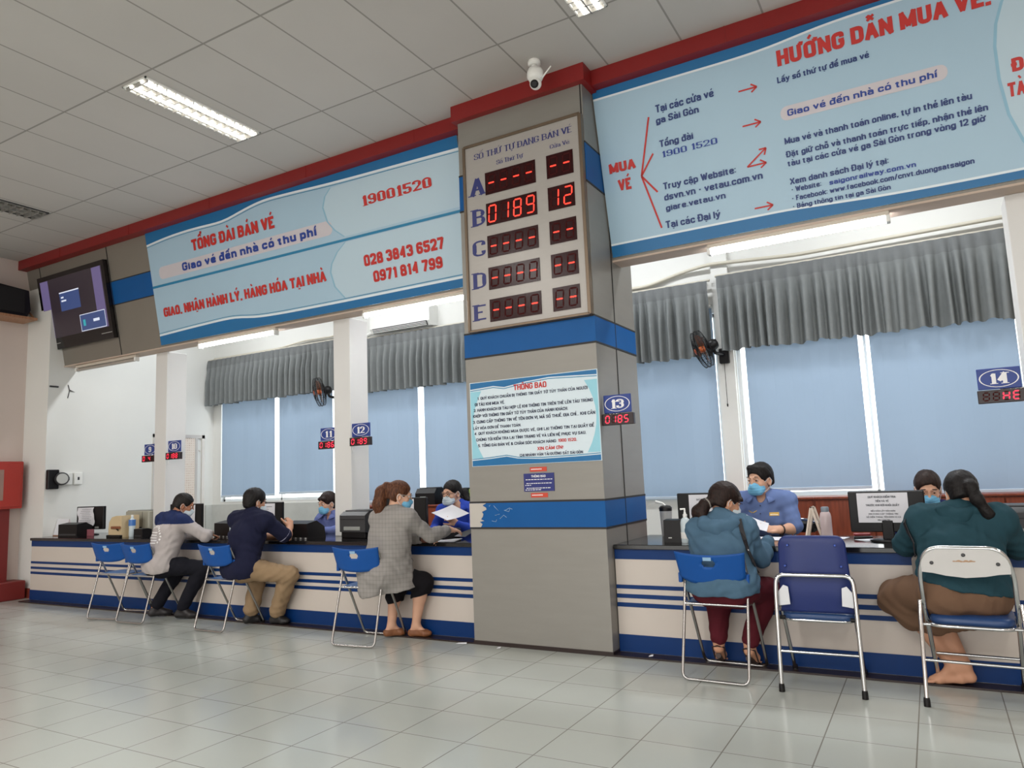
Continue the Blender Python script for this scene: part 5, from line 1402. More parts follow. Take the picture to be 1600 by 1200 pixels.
m.build('bag_body', mat('lime_bag', (168, 204, 60), .35, var=.12, scale=14), t); place(t, -4.74, 7.6, 0, .986)
# litter on the floor strip
rs = random.Random(12); n_ = 0
for lab, x, y in (('white paper scrap on the floor by the left foot of the pillar', -3.36, 4.96), ('tiny white scrap at the base of the pillar front', -3.0, 4.93), ('tiny white scrap left of the teal hoodie woman by the counter', -1.83, 5.04)):
    t = thing('paper_scrap', lab, 'litter', (x, y, 0.0), 'paper scraps on the floor')
    m = MB(); w = .05 if 'paper scrap on' in lab else .016
    z0 = .013 if y > 4.995 else .001
    m.add([(x - w, y - .012, z0), (x + w, y - .006, z0 + .004), (x + w * .8, y + .014, z0 + .012), (x - w * .7, y + .01, z0 + .006), (x, y, z0)], [(0, 4, 3), (0, 1, 4), (1, 2, 4), (2, 3, 4)])
    m.build('scrap', M_paper, t)
# ================================================================ people
# Bodies and clothes are grown from tapered limbs blended into one smooth skin (signed distances + surface nets).
V3 = lambda p: np.array(p, dtype=np.float64)
def nrm(v): v = V3(v); return v / (np.linalg.norm(v) + 1e-12)

class Blob:
    def __init__(self, h=0.007): self.h = h; self.it = []
    def _add(self, fn, lo, hi, k, op='u'): self.it.append((fn, V3(lo), V3(hi), k, op)); return self
    def cone(self, a, b, ra, rb, k=.02, side=None, ratio=1.0, up=None, uratio=1.0):
        """tapered capsule; side/ratio widens it along one direction"""
        a, b = V3(a), V3(b); ab = b - a; L2 = max(ab @ ab, 1e-9)
        sx = nrm(side) if side is not None else None
        R = max(ra, rb) * max(ratio, 1.0, uratio)
        def fn(X, Y, Z):
            px, py, pz = X - a[0], Y - a[1], Z - a[2]
            t = np.clip((px * ab[0] + py * ab[1] + pz * ab[2]) / L2, 0, 1)
            qx, qy, qz = px - t * ab[0], py - t * ab[1], pz - t * ab[2]
            if sx is not None:
                c = (qx * sx[0] + qy * sx[1] + qz * sx[2]) * (1 - 1 / ratio)
                qx, qy, qz = qx - c * sx[0], qy - c * sx[1], qz - c * sx[2]
            return np.sqrt(qx * qx + qy * qy + qz * qz) - (ra + (rb - ra) * t)
        return self._add(fn, np.minimum(a, b) - R, np.maximum(a, b) + R, k)
    def ball(self, c, r, k=.02, M=None, op='u'):
        """ellipsoid with radii r and axes the rows of M"""
        c = V3(c); r = V3(r if hasattr(r, '__len__') else (r, r, r)); M = np.eye(3) if M is None else np.array(M)
        R = float(r.max()); rm = float(r.min())
        def fn(X, Y, Z):
            px, py, pz = X - c[0], Y - c[1], Z - c[2]
            u = [(px * M[i][0] + py * M[i][1] + pz * M[i][2]) for i in range(3)]
            k0 = np.sqrt(sum((u[i] / r[i]) ** 2 for i in range(3))) + 1e-9
            k1 = np.sqrt(sum((u[i] / (r[i] * r[i])) ** 2 for i in range(3))) + 1e-9
            return k0 * (k0 - 1) / k1
        return self._add(fn, c - R, c + R, k, op)
    def plane(self, p, n, k=.004):
        """keep the side the normal points away from"""
        p = V3(p); n = nrm(n)
        return self._add(lambda X, Y, Z: (X - p[0]) * n[0] + (Y - p[1]) * n[1] + (Z - p[2]) * n[2], p, p, k, 'cut')
    def warp(self, fn): return self._add(fn, (0, 0, 0), (0, 0, 0), 0, 'warp')
    def verts(self, smooth=1):
        h = self.h
        us = [i for i in self.it if i[4] == 'u']
        lo = np.min([i[1] for i in us], 0) - 4 * h; hi = np.max([i[2] for i in us], 0) + 4 * h
        n = np.ceil((hi - lo) / h).astype(int) + 1
        ax = [lo[d] + h * np.arange(n[d]) for d in range(3)]
        D = np.full(n, .1, np.float32)
        for fn, a, b, k, op in self.it:
            if op in ('u', 'sub_l', 'sub'):
                m = k + 3 * h
                s = [max(0, int((a[d] - m - lo[d]) / h)) for d in range(3)]; e = [min(n[d], int((b[d] + m - lo[d]) / h) + 2) for d in range(3)]
                if min(e[d] - s[d] for d in range(3)) <= 0: continue
                sl = tuple(slice(s[d], e[d]) for d in range(3))
            else: sl = (slice(None),) * 3
            X = ax[0][sl[0]][:, None, None]; Y = ax[1][sl[1]][None, :, None]; Z = ax[2][sl[2]][None, None, :]
            d = fn(X, Y, Z).astype(np.float32) if op != 'warp' else fn(X, Y, Z)
            S = D[sl]
            if op == 'u':
                w = np.clip(.5 + .5 * (S - d) / k, 0, 1); D[sl] = S * (1 - w) + d * w - k * w * (1 - w)
            elif op == 'sub':
                d = -d; w = np.clip(.5 - .5 * (S - d) / k, 0, 1); D[sl] = S * (1 - w) + d * w + k * w * (1 - w)
            elif op == 'cut': D[sl] = np.maximum(S, d)
            elif op == 'warp': D[sl] = S + d
        N = D < 0
        c = [N[i:n[0] - 1 + i, j:n[1] - 1 + j, k:n[2] - 1 + k] for i in (0, 1) for j in (0, 1) for k in (0, 1)]
        tot = sum(q.astype(np.int8) for q in c)
        I = np.argwhere((tot > 0) & (tot < 8))
        idx = np.full(n - 1, -1, np.int64); idx[tuple(I.T)] = np.arange(len(I))
        acc = np.zeros((len(I), 3)); cnt = np.zeros(len(I))
        cor = [(i, j, k) for i in (0, 1) for j in (0, 1) for k in (0, 1)]
        for p in cor:
            for d in range(3):
                if p[d]: continue
                q = list(p); q[d] = 1
                va = D[tuple((I + p).T)]; vb = D[tuple((I + q).T)]
                x = (va < 0) != (vb < 0)
                t = np.where(x, va / np.where(x, va - vb, 1), 0)
                pt = np.array(p, float)[None, :].repeat(len(I), 0); pt[:, d] += t
                acc[x] += pt[x]; cnt[x] += 1
        P = lo + (I + acc / np.maximum(cnt, 1)[:, None]) * h
        F = []
        for d in range(3):
            e1, e2 = [(1, 2), (2, 0), (0, 1)][d]
            A = N.take(range(n[d] - 1), d); B = N.take(range(1, n[d]), d)
            E = np.argwhere(A != B)
            ok = (E[:, e1] > 0) & (E[:, e2] > 0) & (E[:, e1] < n[e1] - 1) & (E[:, e2] < n[e2] - 1); E = E[ok]
            if not len(E): continue
            fl = N[tuple(E.T)]
            def cell(a, b): q = E.copy(); q[:, e1] -= a; q[:, e2] -= b; return idx[tuple(q.T)]
            q = np.stack([cell(1, 1), cell(0, 1), cell(0, 0), cell(1, 0)], 1)
            q[~fl] = q[~fl][:, ::-1]
            F.append(q)
        F = np.concatenate(F)
        for _ in range(smooth):
            S = np.zeros_like(P); C = np.zeros(len(P))
            for a, b in ((0, 1), (1, 2), (2, 3), (3, 0)):
                np.add.at(S, F[:, a], P[F[:, b]]); np.add.at(S, F[:, b], P[F[:, a]]); np.add.at(C, F[:, a], 1); np.add.at(C, F[:, b], 1)
            P = .45 * P + .55 * S / np.maximum(C, 1)[:, None]
        return P, F
    def build(self, name, mats, parent, smooth=1, pick=None):
        P, F = self.verts(smooth)
        off = np.zeros(3); q = parent
        while q is not None: off += V3(q.location); q = q.parent
        me = bpy.data.meshes.new(name)
        me.vertices.add(len(P)); me.vertices.foreach_set('co', (P - off).astype(np.float32).ravel())
        me.loops.add(F.size); me.loops.foreach_set('vertex_index', F.astype(np.int32).ravel())
        me.polygons.add(len(F)); me.polygons.foreach_set('loop_start', np.arange(0, F.size, 4, dtype=np.int32))
        me.polygons.foreach_set('use_smooth', np.ones(len(F), bool))
        if not isinstance(mats, (list, tuple)): mats = [mats]
        for m in mats: me.materials.append(m)
        if pick is not None:
            me.polygons.foreach_set('material_index', pick(P[F].mean(1)).astype(np.int32))
        me.update(calc_edges=True); me.validate()
        o = bpy.data.objects.new(name, me); COL.objects.link(o); o.parent = parent
        return o

def folds(amp, seed, zs=1.0):
    r = np.random.RandomState(seed); ph = r.uniform(0, 6.28, 8)
    def fn(X, Y, Z):
        a = np.sin(31 * X + 9 * np.sin(8 * Z + ph[0]) + ph[1]) * np.sin(24 * zs * Z + 7 * np.sin(11 * Y + ph[2]) + ph[3])
        b = np.sin(52 * Z * zs + 6 * np.sin(17 * X + 13 * Y + ph[4]) + ph[5]) * np.sin(19 * (X + Y) + ph[6])
        return (amp * (a + .5 * b)).astype(np.float32)
    return fn

def fabric(name, c, rough=.85, var=.12, scale=18, bump=.12, bscale=220):
    return mat(name, c, rough, var=var, scale=scale, bump=bump, bscale=bscale, spec=.2)
def skin(name, c): return mat(name, c, .55, var=.06, scale=22, spec=.35)
M_skin = skin('skin_tone', (196, 146, 118)); M_skin_light = skin('skin_tone_light', (212, 166, 140)); M_skin_tan = skin('skin_tone_tan', (172, 118, 90))
def hair_mat(name, c, c2=None):
    m = bpy.data.materials.new(name); m.use_nodes = True; nt = m.node_tree; b = nt.nodes['Principled BSDF']
    b.inputs['Roughness'].default_value = .5; b.inputs['Specular IOR Level'].default_value = .22
    tc = nt.nodes.new('ShaderNodeTexCoord'); mp = nt.nodes.new('ShaderNodeMapping'); mp.inputs['Scale'].default_value = (70, 70, 7)
    nz = nt.nodes.new('ShaderNodeTexNoise'); nz.inputs['Scale'].default_value = 2.2; nz.inputs['Detail'].default_value = 4
    cr = nt.nodes.new('ShaderNodeValToRGB'); cr.color_ramp.elements[0].color = srgb(c); cr.color_ramp.elements[1].color = srgb(c2 or tuple(min(255, v * 1.7 + 6) for v in c))
    cr.color_ramp.elements[0].position = .35; cr.color_ramp.elements[1].position = .75
    bp = nt.nodes.new('ShaderNodeBump'); bp.inputs['Strength'].default_value = .5; bp.inputs['Distance'].default_value = .004
    for a, b_ in ((tc.outputs['Object'], mp.inputs[0]), (mp.outputs[0], nz.inputs['Vector']), (nz.outputs['Fac'], cr.inputs[0]), (nz.outputs['Fac'], bp.inputs['Height']), (cr.outputs[0], b.inputs['Base Color']), (bp.outputs[0], b.inputs['Normal'])): nt.links.new(a, b_)
    return m
M_hair_k = hair_mat('black_hair', (16, 13, 13)); M_hair_b = hair_mat('brown_hair', (58, 32, 22), (120, 76, 50)); M_hair_d = hair_mat('dark_brown_hair', (26, 17, 15), (52, 34, 28))
M_mask_b = fabric('mask_blue', (120, 186, 222), .8, .05, 40, .1, 300); M_mask_w = fabric('mask_white', (212, 224, 230), .8, .04, 40, .1, 300)
M_eye = mat('eye_white', (226, 222, 218), .25); M_iris = mat('eye_dark', (30, 20, 16), .2); M_brow = mat('eyebrow', (40, 28, 24), .7)

def head_axes(yaw, pitch, roll=0):
    """yaw: compass heading the face looks at (0 = +y, clockwise to +x), pitch up"""
    y, p = math.radians(yaw), math.radians(pitch)
    f = V3((math.sin(y) * math.cos(p), math.cos(y) * math.cos(p), math.sin(p))); r = V3((math.cos(y), -math.sin(y), 0)); u = np.cross(r, f)
    c, s = math.cos(math.radians(roll)), math.sin(math.radians(roll))
    return np.array([c * r + s * u, f, c * u - s * r])

class Person:
    """joints in world coordinates; x right / y away / z up"""
    def __init__(s, name_label, base, J, hd, sk=M_skin, size=1.0, group=None, hs=1.0):
        s.t = thing('person', name_label, 'person', base, group)
        s.J = {k: V3(v) for k, v in J.items()}; s.H = head_axes(*hd); s.hc = s.J['head']; s.sk = sk; s.w = size; s.hs = hs
        s.side = nrm(s.J['shR'] - s.J['shL']); s.side2 = nrm(s.J['hipR'] - s.J['hipL'])
    def hp(s, x, y, z): return s.hc + (s.H[0] * x + s.H[1] * y + s.H[2] * z) * s.hs
    def head(s, B, nose=True):
        M = s.H; q = s.hs; R = lambda *r: [v * q for v in r]
        B.ball(s.hp(0, -.014, .032), R(.075, .093, .084), .02, M)
        B.ball(s.hp(0, .026, -.03), R(.063, .066, .083), .025, M)
        B.ball(s.hp(0, .042, -.082), R(.042, .042, .032), .025, M)
        for e in (-1, 1):
            B.ball(s.hp(.036 * e, .064, -.028), R(.024, .02, .02), .015, M)              # cheek
            B.ball(s.hp(.076 * e, -.006, -.018), R(.010, .021, .033), .008, M)           # ear
            B.ball(s.hp(.079 * e, -.004, -.016), R(.006, .012, .019), .004, M, 'sub')
            B.ball(s.hp(.031 * e, .092, .008), R(.019, .012, .010), .010, M, 'sub')      # eye socket
            B.cone(s.hp(.014 * e, .088, .026), s.hp(.048 * e, .078, .024), .008 * q, .006 * q, .010)   # brow ridge
        B.cone(s.hp(0, .088, .012), s.hp(0, .107, -.034), .008 * q, .0125 * q, .010)
        for e in (-1, 1): B.ball(s.hp(.012 * e, .098, -.036), R(.009, .010, .008), .006, M)
        B.cone(s.hp(-.018, .089, -.066), s.hp(.018, .089, -.066), .0065 * q, .0065 * q, .006)
        B.cone(s.hp(-.014, .087, -.077), s.hp(.014, .087, -.077), .007 * q, .007 * q, .006)
        nk = s.J['neck']; up = s.hp(0, -.022, -.06)
        B.cone(nk, up, .056 * s.w, .050, .03)
    def torso(s, B, o=0.0, bulk=1.0, hips=True, belly=0.0, lowk=.05):
        J = s.J; w = s.w * bulk
        pel = J['pel']; ch = J['chest']; mid = (pel + ch) / 2 + (J['mid'] if 'mid' in J else 0)
        shm = (J['shL'] + J['shR']) / 2
        sm = nrm(s.side + s.side2)
        B.cone(pel, mid, .112 * w + o, .104 * w + o + belly, .04, s.side2, 1.42)
        B.cone(mid, ch, .104 * w + o + belly, .116 * w + o, .04, sm, 1.36)
        B.cone(ch, shm - V3((0, 0, .035)), .116 * w + o, .085 * w + o, .04, s.side, 1.4)
        B.cone(J['shL'], J['shR'], .056 * w + o, .056 * w + o, .05)
        for k in ('shL', 'shR'): B.cone(J['neck'] - V3((0, 0, .0)), J[k] * .75 + J['neck'] * .25, .046 * w + o * .6, .048 * w + o, .045)
        if hips: B.cone(J['hipL'], J['hipR'], .112 * w + o, .112 * w + o, .05)
    def arm(s, B, S, o=0.0, upto=2.0, r=1.0, o2=None):
        J = s.J; a, b, c = J['sh' + S], J['el' + S], J['wr' + S]; w = s.w * r; o2 = o if o2 is None else o2
        B.ball(a, .058 * w + o, .04)
        if upto <= 1.0:
            B.cone(a, a + (b - a) * upto, .050 * w + o, .047 * w + o2, .03); return
        B.cone(a, b, .050 * w + o, .040 * w + o, .03)
        t = upto - 1
        m = b + (c - b) * min(.3, t)
        B.cone(b, m, .039 * w + o, .041 * w + o, .02)
        if t > .3: B.cone(m, b + (c - b) * t, .041 * w + o, (.041 + (.027 - .041) * (t - .3) / .7) * w + o2, .02)
    def leg(s, B, S, o=0.0, upto=2.0, r=1.0, o2=None):
        J = s.J; a, b, c = J['hip' + S], J['kn' + S], J['an' + S]; w = s.w * r; o2 = o if o2 is None else o2
        B.cone(a, b, .088 * w + o, .060 * w + o, .05)
        if upto <= 1: return
        t = upto - 1; m = b + (c - b) * min(.35, t)
        bk = -nrm(J['toe' + S] - c) * .012
        B.cone(b, m + bk * (t > .3), .057 * w + o, .057 * w + o, .03)
        if t > .35: B.cone(m + bk, b + (c - b) * t, .057 * w + o, (.057 + (.038 - .057) * (t - .35) / .65) * w + o2, .03)
    def hand(s, B, S, d, n, curl=25, spread=1.0, thumb=40, q=1.0):
        """d: pointing direction, n: where the palm faces"""
        w = s.J['wr' + S]; d = nrm(d); n = V3(n); n = nrm(n - d * (n @ d)); t = np.cross(d, n) * (1 if S == 'R' else -1)
        q *= s.w
        B.cone(w, w + d * .03 * q, .026 * q, .022 * q, .02, t, 1.3)
        B.cone(w + d * .028 * q, w + d * .072 * q, .0155 * q, .0150 * q, .015, t, 2.35)
        for i, (L, f) in enumerate(((.068, .0), (.076, .006), (.070, .003), (.055, -.006))):
            base = w + d * (.080 + f) * q + t * (1.5 - i) * .0195 * q
            p = base; ang = math.radians(curl * .55 + 4 * i); sp = (1.5 - i) * .06 * spread
            for j, (l, r0, r1) in enumerate(((.45, .0092, .0086), (.32, .0086, .0080), (.23, .0080, .0070))):
                dd = nrm(d * math.cos(ang) + n * math.sin(ang) + t * sp)
                e = p + dd * L * l * q
                B.cone(p, e, r0 * q, r1 * q, .004); p = e; ang += math.radians(curl)
        a = math.radians(thumb); b0 = w + d * .022 * q + t * .026 * q; p = b0
        for j, (l, r0, r1) in enumerate(((.042, .0135, .0115), (.034, .0112, .0100), (.027, .0098, .0080))):
            dd = nrm(d * math.cos(a) + t * math.sin(a) + n * (.25 + .12 * j)); e = p + dd * l * q
            B.cone(p, e, r0 * q, r1 * q, .006); p = e; a *= .72
    def foot(s, B, S, o=0.0, h=.035, k=.02):
        J = s.J; a, t = J['an' + S], J['toe' + S]; d = nrm(t - a * V3((1, 1, 0)) - V3((0, 0, t[2])) if True else t - a); fl = nrm(V3((t[0] - a[0], t[1] - a[1], 0)))
        sd = np.cross(fl, V3((0, 0, 1)))
        heel = J['heel' + S] if 'heel' + S in J else V3((a[0], a[1], t[2])) - fl * .035
        B.cone(a, heel + V3((0, 0, .008)), .036 + o, .031 + o, k)
        B.cone(heel + V3((0, 0, .004)), t - (t - heel) * .3, .028 + o, .028 + o, k, sd, 1.15)
        B.cone(a + (t - a) * .12, t - (t - heel) * .28, .030 + o, .022 + o, k, sd, 1.25)
        B.cone(t - (t - heel) * .3, t - (t - heel) * .06, .027 + o, .018 + o, k, sd, 1.45)
    def toes(s, B, S):
        J = s.J; a, t = J['an' + S], J['toe' + S]; fl = nrm(V3((t[0] - a[0], t[1] - a[1], 0))); sd = np.cross(fl, V3((0, 0, 1)))
        for i in range(5):
            b = t + sd * (i - 2) * .017 - fl * (.012 + .006 * abs(i - 1)); B.cone(b - V3((0, 0, .006)), b + fl * .03 - V3((0, 0, .010)), .0105 - .001 * i, .009 - .001 * i, .004)
    # ---- parts
    def face_parts(s, brows=True, lids=True):
        m = MB()
        for e in (-1, 1):
            bm = bmesh.new(); bmesh.ops.create_uvsphere(bm, u_segments=14, v_segments=10, radius=.0115 * s.hs)
            c = s.hp(.031 * e, .0770, .006)
            m.smooth = True; m.cur = 0
            m.add([V3(v.co) + c for v in bm.verts], [tuple(x.index for x in f.verts) for f in bm.faces]); bm.free()
            m.cur = 1; ce = s.hp(.031 * e, .0872, .0055); m.lathe([(.0066 * s.hs, 0), (.0055 * s.hs, .0022)], ce, 12, tuple(s.H[1]))
        m.build('eyes', [M_eye, M_iris], s.t)
        if lids:
            m = MB()
            for e in (-1, 1): m.tube([s.hp((.031 + a) * e, .0885 - abs(a) * .35, .0125 - abs(a) * .28) for a in (-.016, -.008, 0, .008, .016)], [.002, .0042, .0048, .0042, .002], 6); m.tube([s.hp((.031 + a) * e, .0868 - abs(a) * .3, -.0015 + abs(a) * .2) for a in (-.014, -.007, 0, .007, .014)], [.0015, .003, .0034, .003, .0015], 6)
            m.build('eyelids', s.sk, s.t)
        if brows:
            m = MB()
            for e in (-1, 1): m.tube([s.hp((.031 + a) * e, .0935 - abs(a - .004) * .45, .0305 + .004 - abs(a - .004) * .28) for a in (-.02, -.01, 0, .01, .02)], [.0022, .0036, .0036, .003, .0016], 6)
            m.build('eyebrows', M_brow, s.t)
    def mask(s, m_, h=.004):
        B = Blob(h); q = s.hs
        B.ball(s.hp(0, .046, -.052), [.061 * q, .066 * q, .058 * q], .01, s.H)
        B.cone(s.hp(0, .09, -.012), s.hp(0, .108, -.036), .010 * q, .014 * q, .02)
        B.cone(s.hp(-.03, .075, -.075), s.hp(.03, .075, -.075), .03 * q, .03 * q, .02)
        B.plane(s.hp(0, 0, -.010), s.H[2]); B.plane(s.hp(0, .022, 0), -s.H[1]); B.plane(s.hp(0, 0, -.113), -s.H[2])
        H2 = s.H[2]; hc = s.hc
        B.warp(lambda X, Y, Z: (.0011 * np.sin(((X - hc[0]) * H2[0] + (Y - hc[1]) * H2[1] + (Z - hc[2]) * H2[2]) * 300)).astype(np.float32))
        o = B.build('face_mask', m_, s.t, 1)
        m = MB()
        for e in (-1, 1):
            m.tube([s.hp(.057 * e, .045, -.018), s.hp(.071 * e, .022, -.006), s.hp(.082 * e, -.008, .012), s.hp(.086 * e, -.022, -.015), s.hp(.078 * e, -.012, -.045), s.hp(.066 * e, .022, -.075), s.hp(.054 * e, .045, -.085)], .0018, 5)
        m.build('ear_loops', M_mask_w, o)
        return o
    def glasses(s, m_):
        m = MB()
        for e in (-1, 1):
            m.tube([s.hp(.032 * e + .026 * math.cos(a), .104 - .012 * abs(math.cos(a)) , .004 + .020 * math.sin(a)) for a in np.linspace(0, 2 * PI, 20)[:-1]], .0021, 5, closed=True)
            m.tube([s.hp(.058 * e, .092, .008), s.hp(.074 * e, .06, .010), s.hp(.080 * e, .0, .008), s.hp(.080 * e, -.02, -.004)], .002, 5)
        m.tube([s.hp(-.007, .106, .008), s.hp(0, .109, .011), s.hp(.007, .106, .008)], .0018, 5)
        m.build('glasses', m_, s.t)
    def hair(s, m_, cuts=(), tail=None, thick=.010, extra=None, back=-.075, face=True, h=.006, amp=.0022, frontz=.066):
        B = Blob(h); q = s.hs; M = s.H
        B.ball(s.hp(0, -.016, .034), [(.075 + thick) * q, (.093 + thick) * q, (.084 + thick) * q], .02, M)
        B.ball(s.hp(0, -.045, -.02), [(.066 + thick * .7) * q, (.062 + thick * .6) * q, .075 * q], .02, M)
        if extra: extra(B)
        if face:
            B.ball(s.hp(0, .095, -.045), [.078 * q, .075 * q, (.045 + frontz) * q], .012, M, 'sub')
            for e in (-1, 1): B.ball(s.hp(.09 * e, .0, -.035), [.034 * q, .036 * q, .05 * q], .010, M, 'sub')
        B.plane(s.hp(0, -.02, back), -nrm(M[2] * 1.0 + M[1] * .25))
        if tail:
            for (a, b, ra, rb) in tail: B.cone(a, b, ra, rb, .022)
        r = np.random.RandomState(int(abs(s.hc[0]) * 50)); ph = r.uniform(0, 6, 4)
        B.warp(lambda X, Y, Z: (amp * (np.sin(150 * X + 40 * np.sin(9 * Z + ph[0]) + ph[1]) * np.sin(140 * Y + 30 * np.sin(11 * Z + ph[2])) + .6 * np.sin(70 * (X - Y) + 14 * Z + ph[3]))).astype(np.float32))
        return B.build('hair', m_, s.t, 1)

def shoes(P, m_, sole=None, h=.006, grow=.004, cut=0.0):
    for S in ('L', 'R'):
        B = Blob(h); P.foot(B, S, grow)
        z = P.J['toe' + S][2] - .028
        J = P.J; a = J['an' + S]
        B.plane(a + V3((0, 0, -cut)), (0, 0, 1)); B.plane(V3((0, 0, .012)), (0, 0, -1))
        o = B.build('shoe', m_, P.t)

def rig(pel, chest, neck, head, shL, shR, elL, elR, wrL, wrR, knL, knR, anL, anR, toeL, toeR, hipw=.088, hipdir=None, **kw):
    pel = V3(pel); d = nrm(hipdir if hipdir is not None else (V3(shR) - V3(shL)) * V3((1, 1, 0)))
    return dict(pel=pel, chest=chest, neck=neck, head=head, shL=shL, shR=shR, elL=elL, elR=elR, wrL=wrL, wrR=wrR, knL=knL, knR=knR, anL=anL, anR=anR, toeL=toeL, toeR=toeR,
                hipL=pel - d * hipw + V3((0, 0, -.005)), hipR=pel + d * hipw + V3((0, 0, -.005)), **kw)

def body(P, arms=True, legs=2.0, bare_feet=False, hands=None, shrink=0.0, h=.0065):
    B = Blob(h); P.torso(B, -.012); 
    for S in ('L', 'R'):
        P.arm(B, S, 0.0); P.leg(B, S, -.004)
        if bare_feet: P.foot(B, S, -.003); P.toes(B, S)
        else: P.foot(B, S, -.006)
    for S, kw in (hands or {}).items(): P.hand(B, S, **kw)
    P.head(B)
    return B.build('body', P.sk, P.t)

def ribbon(name, pts, w, th, m_, parent, nd):
    """flat strap along points"""
    m = MB(); P = [Vector(p) for p in pts]; n = len(P); vs = []
    for i, p in enumerate(P):
        t = (P[min(i + 1, n - 1)] - P[max(i - 1, 0)]).normalized(); nn = Vector(nd[i] if isinstance(nd, list) else nd).normalized(); s_ = t.cross(nn).normalized()
        vs += [p + s_ * w / 2 + nn * th, p - s_ * w / 2 + nn * th, p - s_ * w / 2 - nn * th, p + s_ * w / 2 - nn * th]
    fs = [(i * 4 + k, i * 4 + (k + 1) % 4, (i + 1) * 4 + (k + 1) % 4, (i + 1) * 4 + k) for i in range(n - 1) for k in range(4)] + [(0, 1, 2, 3), tuple(range(4 * n - 4, 4 * n))]
    m.add(vs, fs); return m.build(name, m_, parent)

def drape(pts, obj, lift, d=(0, 0, 0)):
    """push points onto the surface of obj (nearest point, lifted along its normal)"""
    me = obj.data; off = Vector((0, 0, 0)); q = obj.parent
    while q is not None: off += q.location; q = q.parent
    bv = BVHTree.FromPolygons([v.co + off for v in me.vertices], [tuple(p.vertices) for p in me.polygons])
    out = []; ns = []
    for p in pts:
        loc, n, i, dist = bv.find_nearest(Vector(p)); out.append(loc + n * lift); ns.append(n)
    return out, ns
def project(pts, obj, dirn, lift):
    me = obj.data; off = Vector((0, 0, 0)); q = obj.parent
    while q is not None: off += q.location; q = q.parent
    bv = BVHTree.FromPolygons([v.co + off for v in me.vertices], [tuple(p.vertices) for p in me.polygons])
    out = []
    for p in pts:
        loc, n, i, dist = bv.ray_cast(Vector(p), Vector(dirn))
        out.append((loc - Vector(dirn).normalized() * lift) if loc is not None else None)
    return out

# ---------------------------------------------------------------- man in grey and navy jacket
P = Person('man in grey jacket with navy shoulders writing at the counter', (-6.9, 4.82, 0), rig(
    (-6.93, 4.80, .545), (-6.89, 4.88, .85), (-6.90, 4.95, 1.03), (-6.855, 5.02, 1.135), (-7.09, 4.95, .985), (-6.70, 4.89, .965),
    (-7.10, 5.10, .80), (-6.52, 5.03, .815), (-6.88, 5.30, .80), (-6.74, 5.25, .825), (-6.90, 5.06, .52), (-6.52, 5.02, .50),
    (-7.12, 4.90, .10), (-6.74, 4.93, .10), (-7.02, 5.02, .04), (-6.60, 5.00, .04), hipdir=(.95, -.25, 0)), (38, -22), M_skin_tan)
body(P, hands={'R': dict(d=(-.6, .5, .1), n=(-.3, .3, -.9), curl=35), 'L': dict(d=(.6, .6, -.05), n=(0, 0, -1), curl=15)})
P.face_parts(); P.mask(M_mask_w)
P.hair(hair_mat('cropped_black_hair', (20, 17, 16)), thick=.007, back=-.055)
mj = fabric('grey_sweatshirt', (176, 168, 166)); mn = fabric('navy_yoke', (30, 42, 82))
B = Blob(.007); P.torso(B, .020, 1.02, belly=.006)
for S in ('L', 'R'): P.arm(B, S, .017, 1.92, o2=.012)
B.warp(folds(.0045, 3)); B.plane((-6.92, 4.8, .50), (0, .25, -1)); 
c_ = P.J['neck']
jk = B.build('jacket', [mj, mn], P.t, pick=lambda C: ((C[:, 2] > .955 + .28 * np.abs(C[:, 0] + 6.865) * (C[:, 0] < -6.865) * -.4 + .0 * C[:, 0]) & (C[:, 2] > .93 + .35 * (C[:, 1] - 4.86))).astype(int))
B = Blob(.006); B.cone(P.J['neck'] - V3((0, .0, .01)), P.J['neck'] + V3((.01, .015, .028)), .072, .066, .01); B.plane(P.J['neck'] + V3((0, 0, .035)), (-.2, -.4, 1)); B.build('collar', mn, P.t)
# printed ring of letters and lines on the back
ctr = Vector((-6.94, 4.6, .835)); pts = []
m = MB(); m.cur = 0
for k in range(15):
    a = math.radians(205 - 17 * k); r = .10
    q = [ctr + Vector((r * math.cos(a) + dx * math.sin(a) + dz * math.cos(a), 0, r * math.sin(a) - dx * math.cos(a) + dz * math.sin(a))) for dx, dz in ((-.008, -.011), (.008, -.011), (.008, .011), (-.008, .011))]
    w_ = project(q, jk, (.15, 1, 0), .0035)
    if None not in w_: m.quad(*w_)
for k in range(5):
    z = .035 - .026 * k; xs = np.linspace(-.075, .06, 8)
    for a, b in zip(xs[:-1], xs[1:]):
        w_ = project([ctr + Vector((a, 0, z)), ctr + Vector((b, 0, z)), ctr + Vector((b, 0, z + .011)), ctr + Vector((a, 0, z + .011))], jk, (.15, 1, 0), .0035)
        if None not in w_: m.quad(*w_)
m.build('back_print', fabric('pale_print', (236, 234, 232), .8, .05), jk)
B = Blob(.007); P.torso(B, .002)
for S in ('L', 'R'): P.leg(B, S, .012, 1.93, o2=.02)
B.plane((0, 0, .62), (0, 0, 1)); B.warp(folds(.003, 4)); B.build('trousers', fabric('black_trousers', (24, 24, 32)), P.t)
shoes(P, mat('dark_shoe', (34, 30, 32), .5))

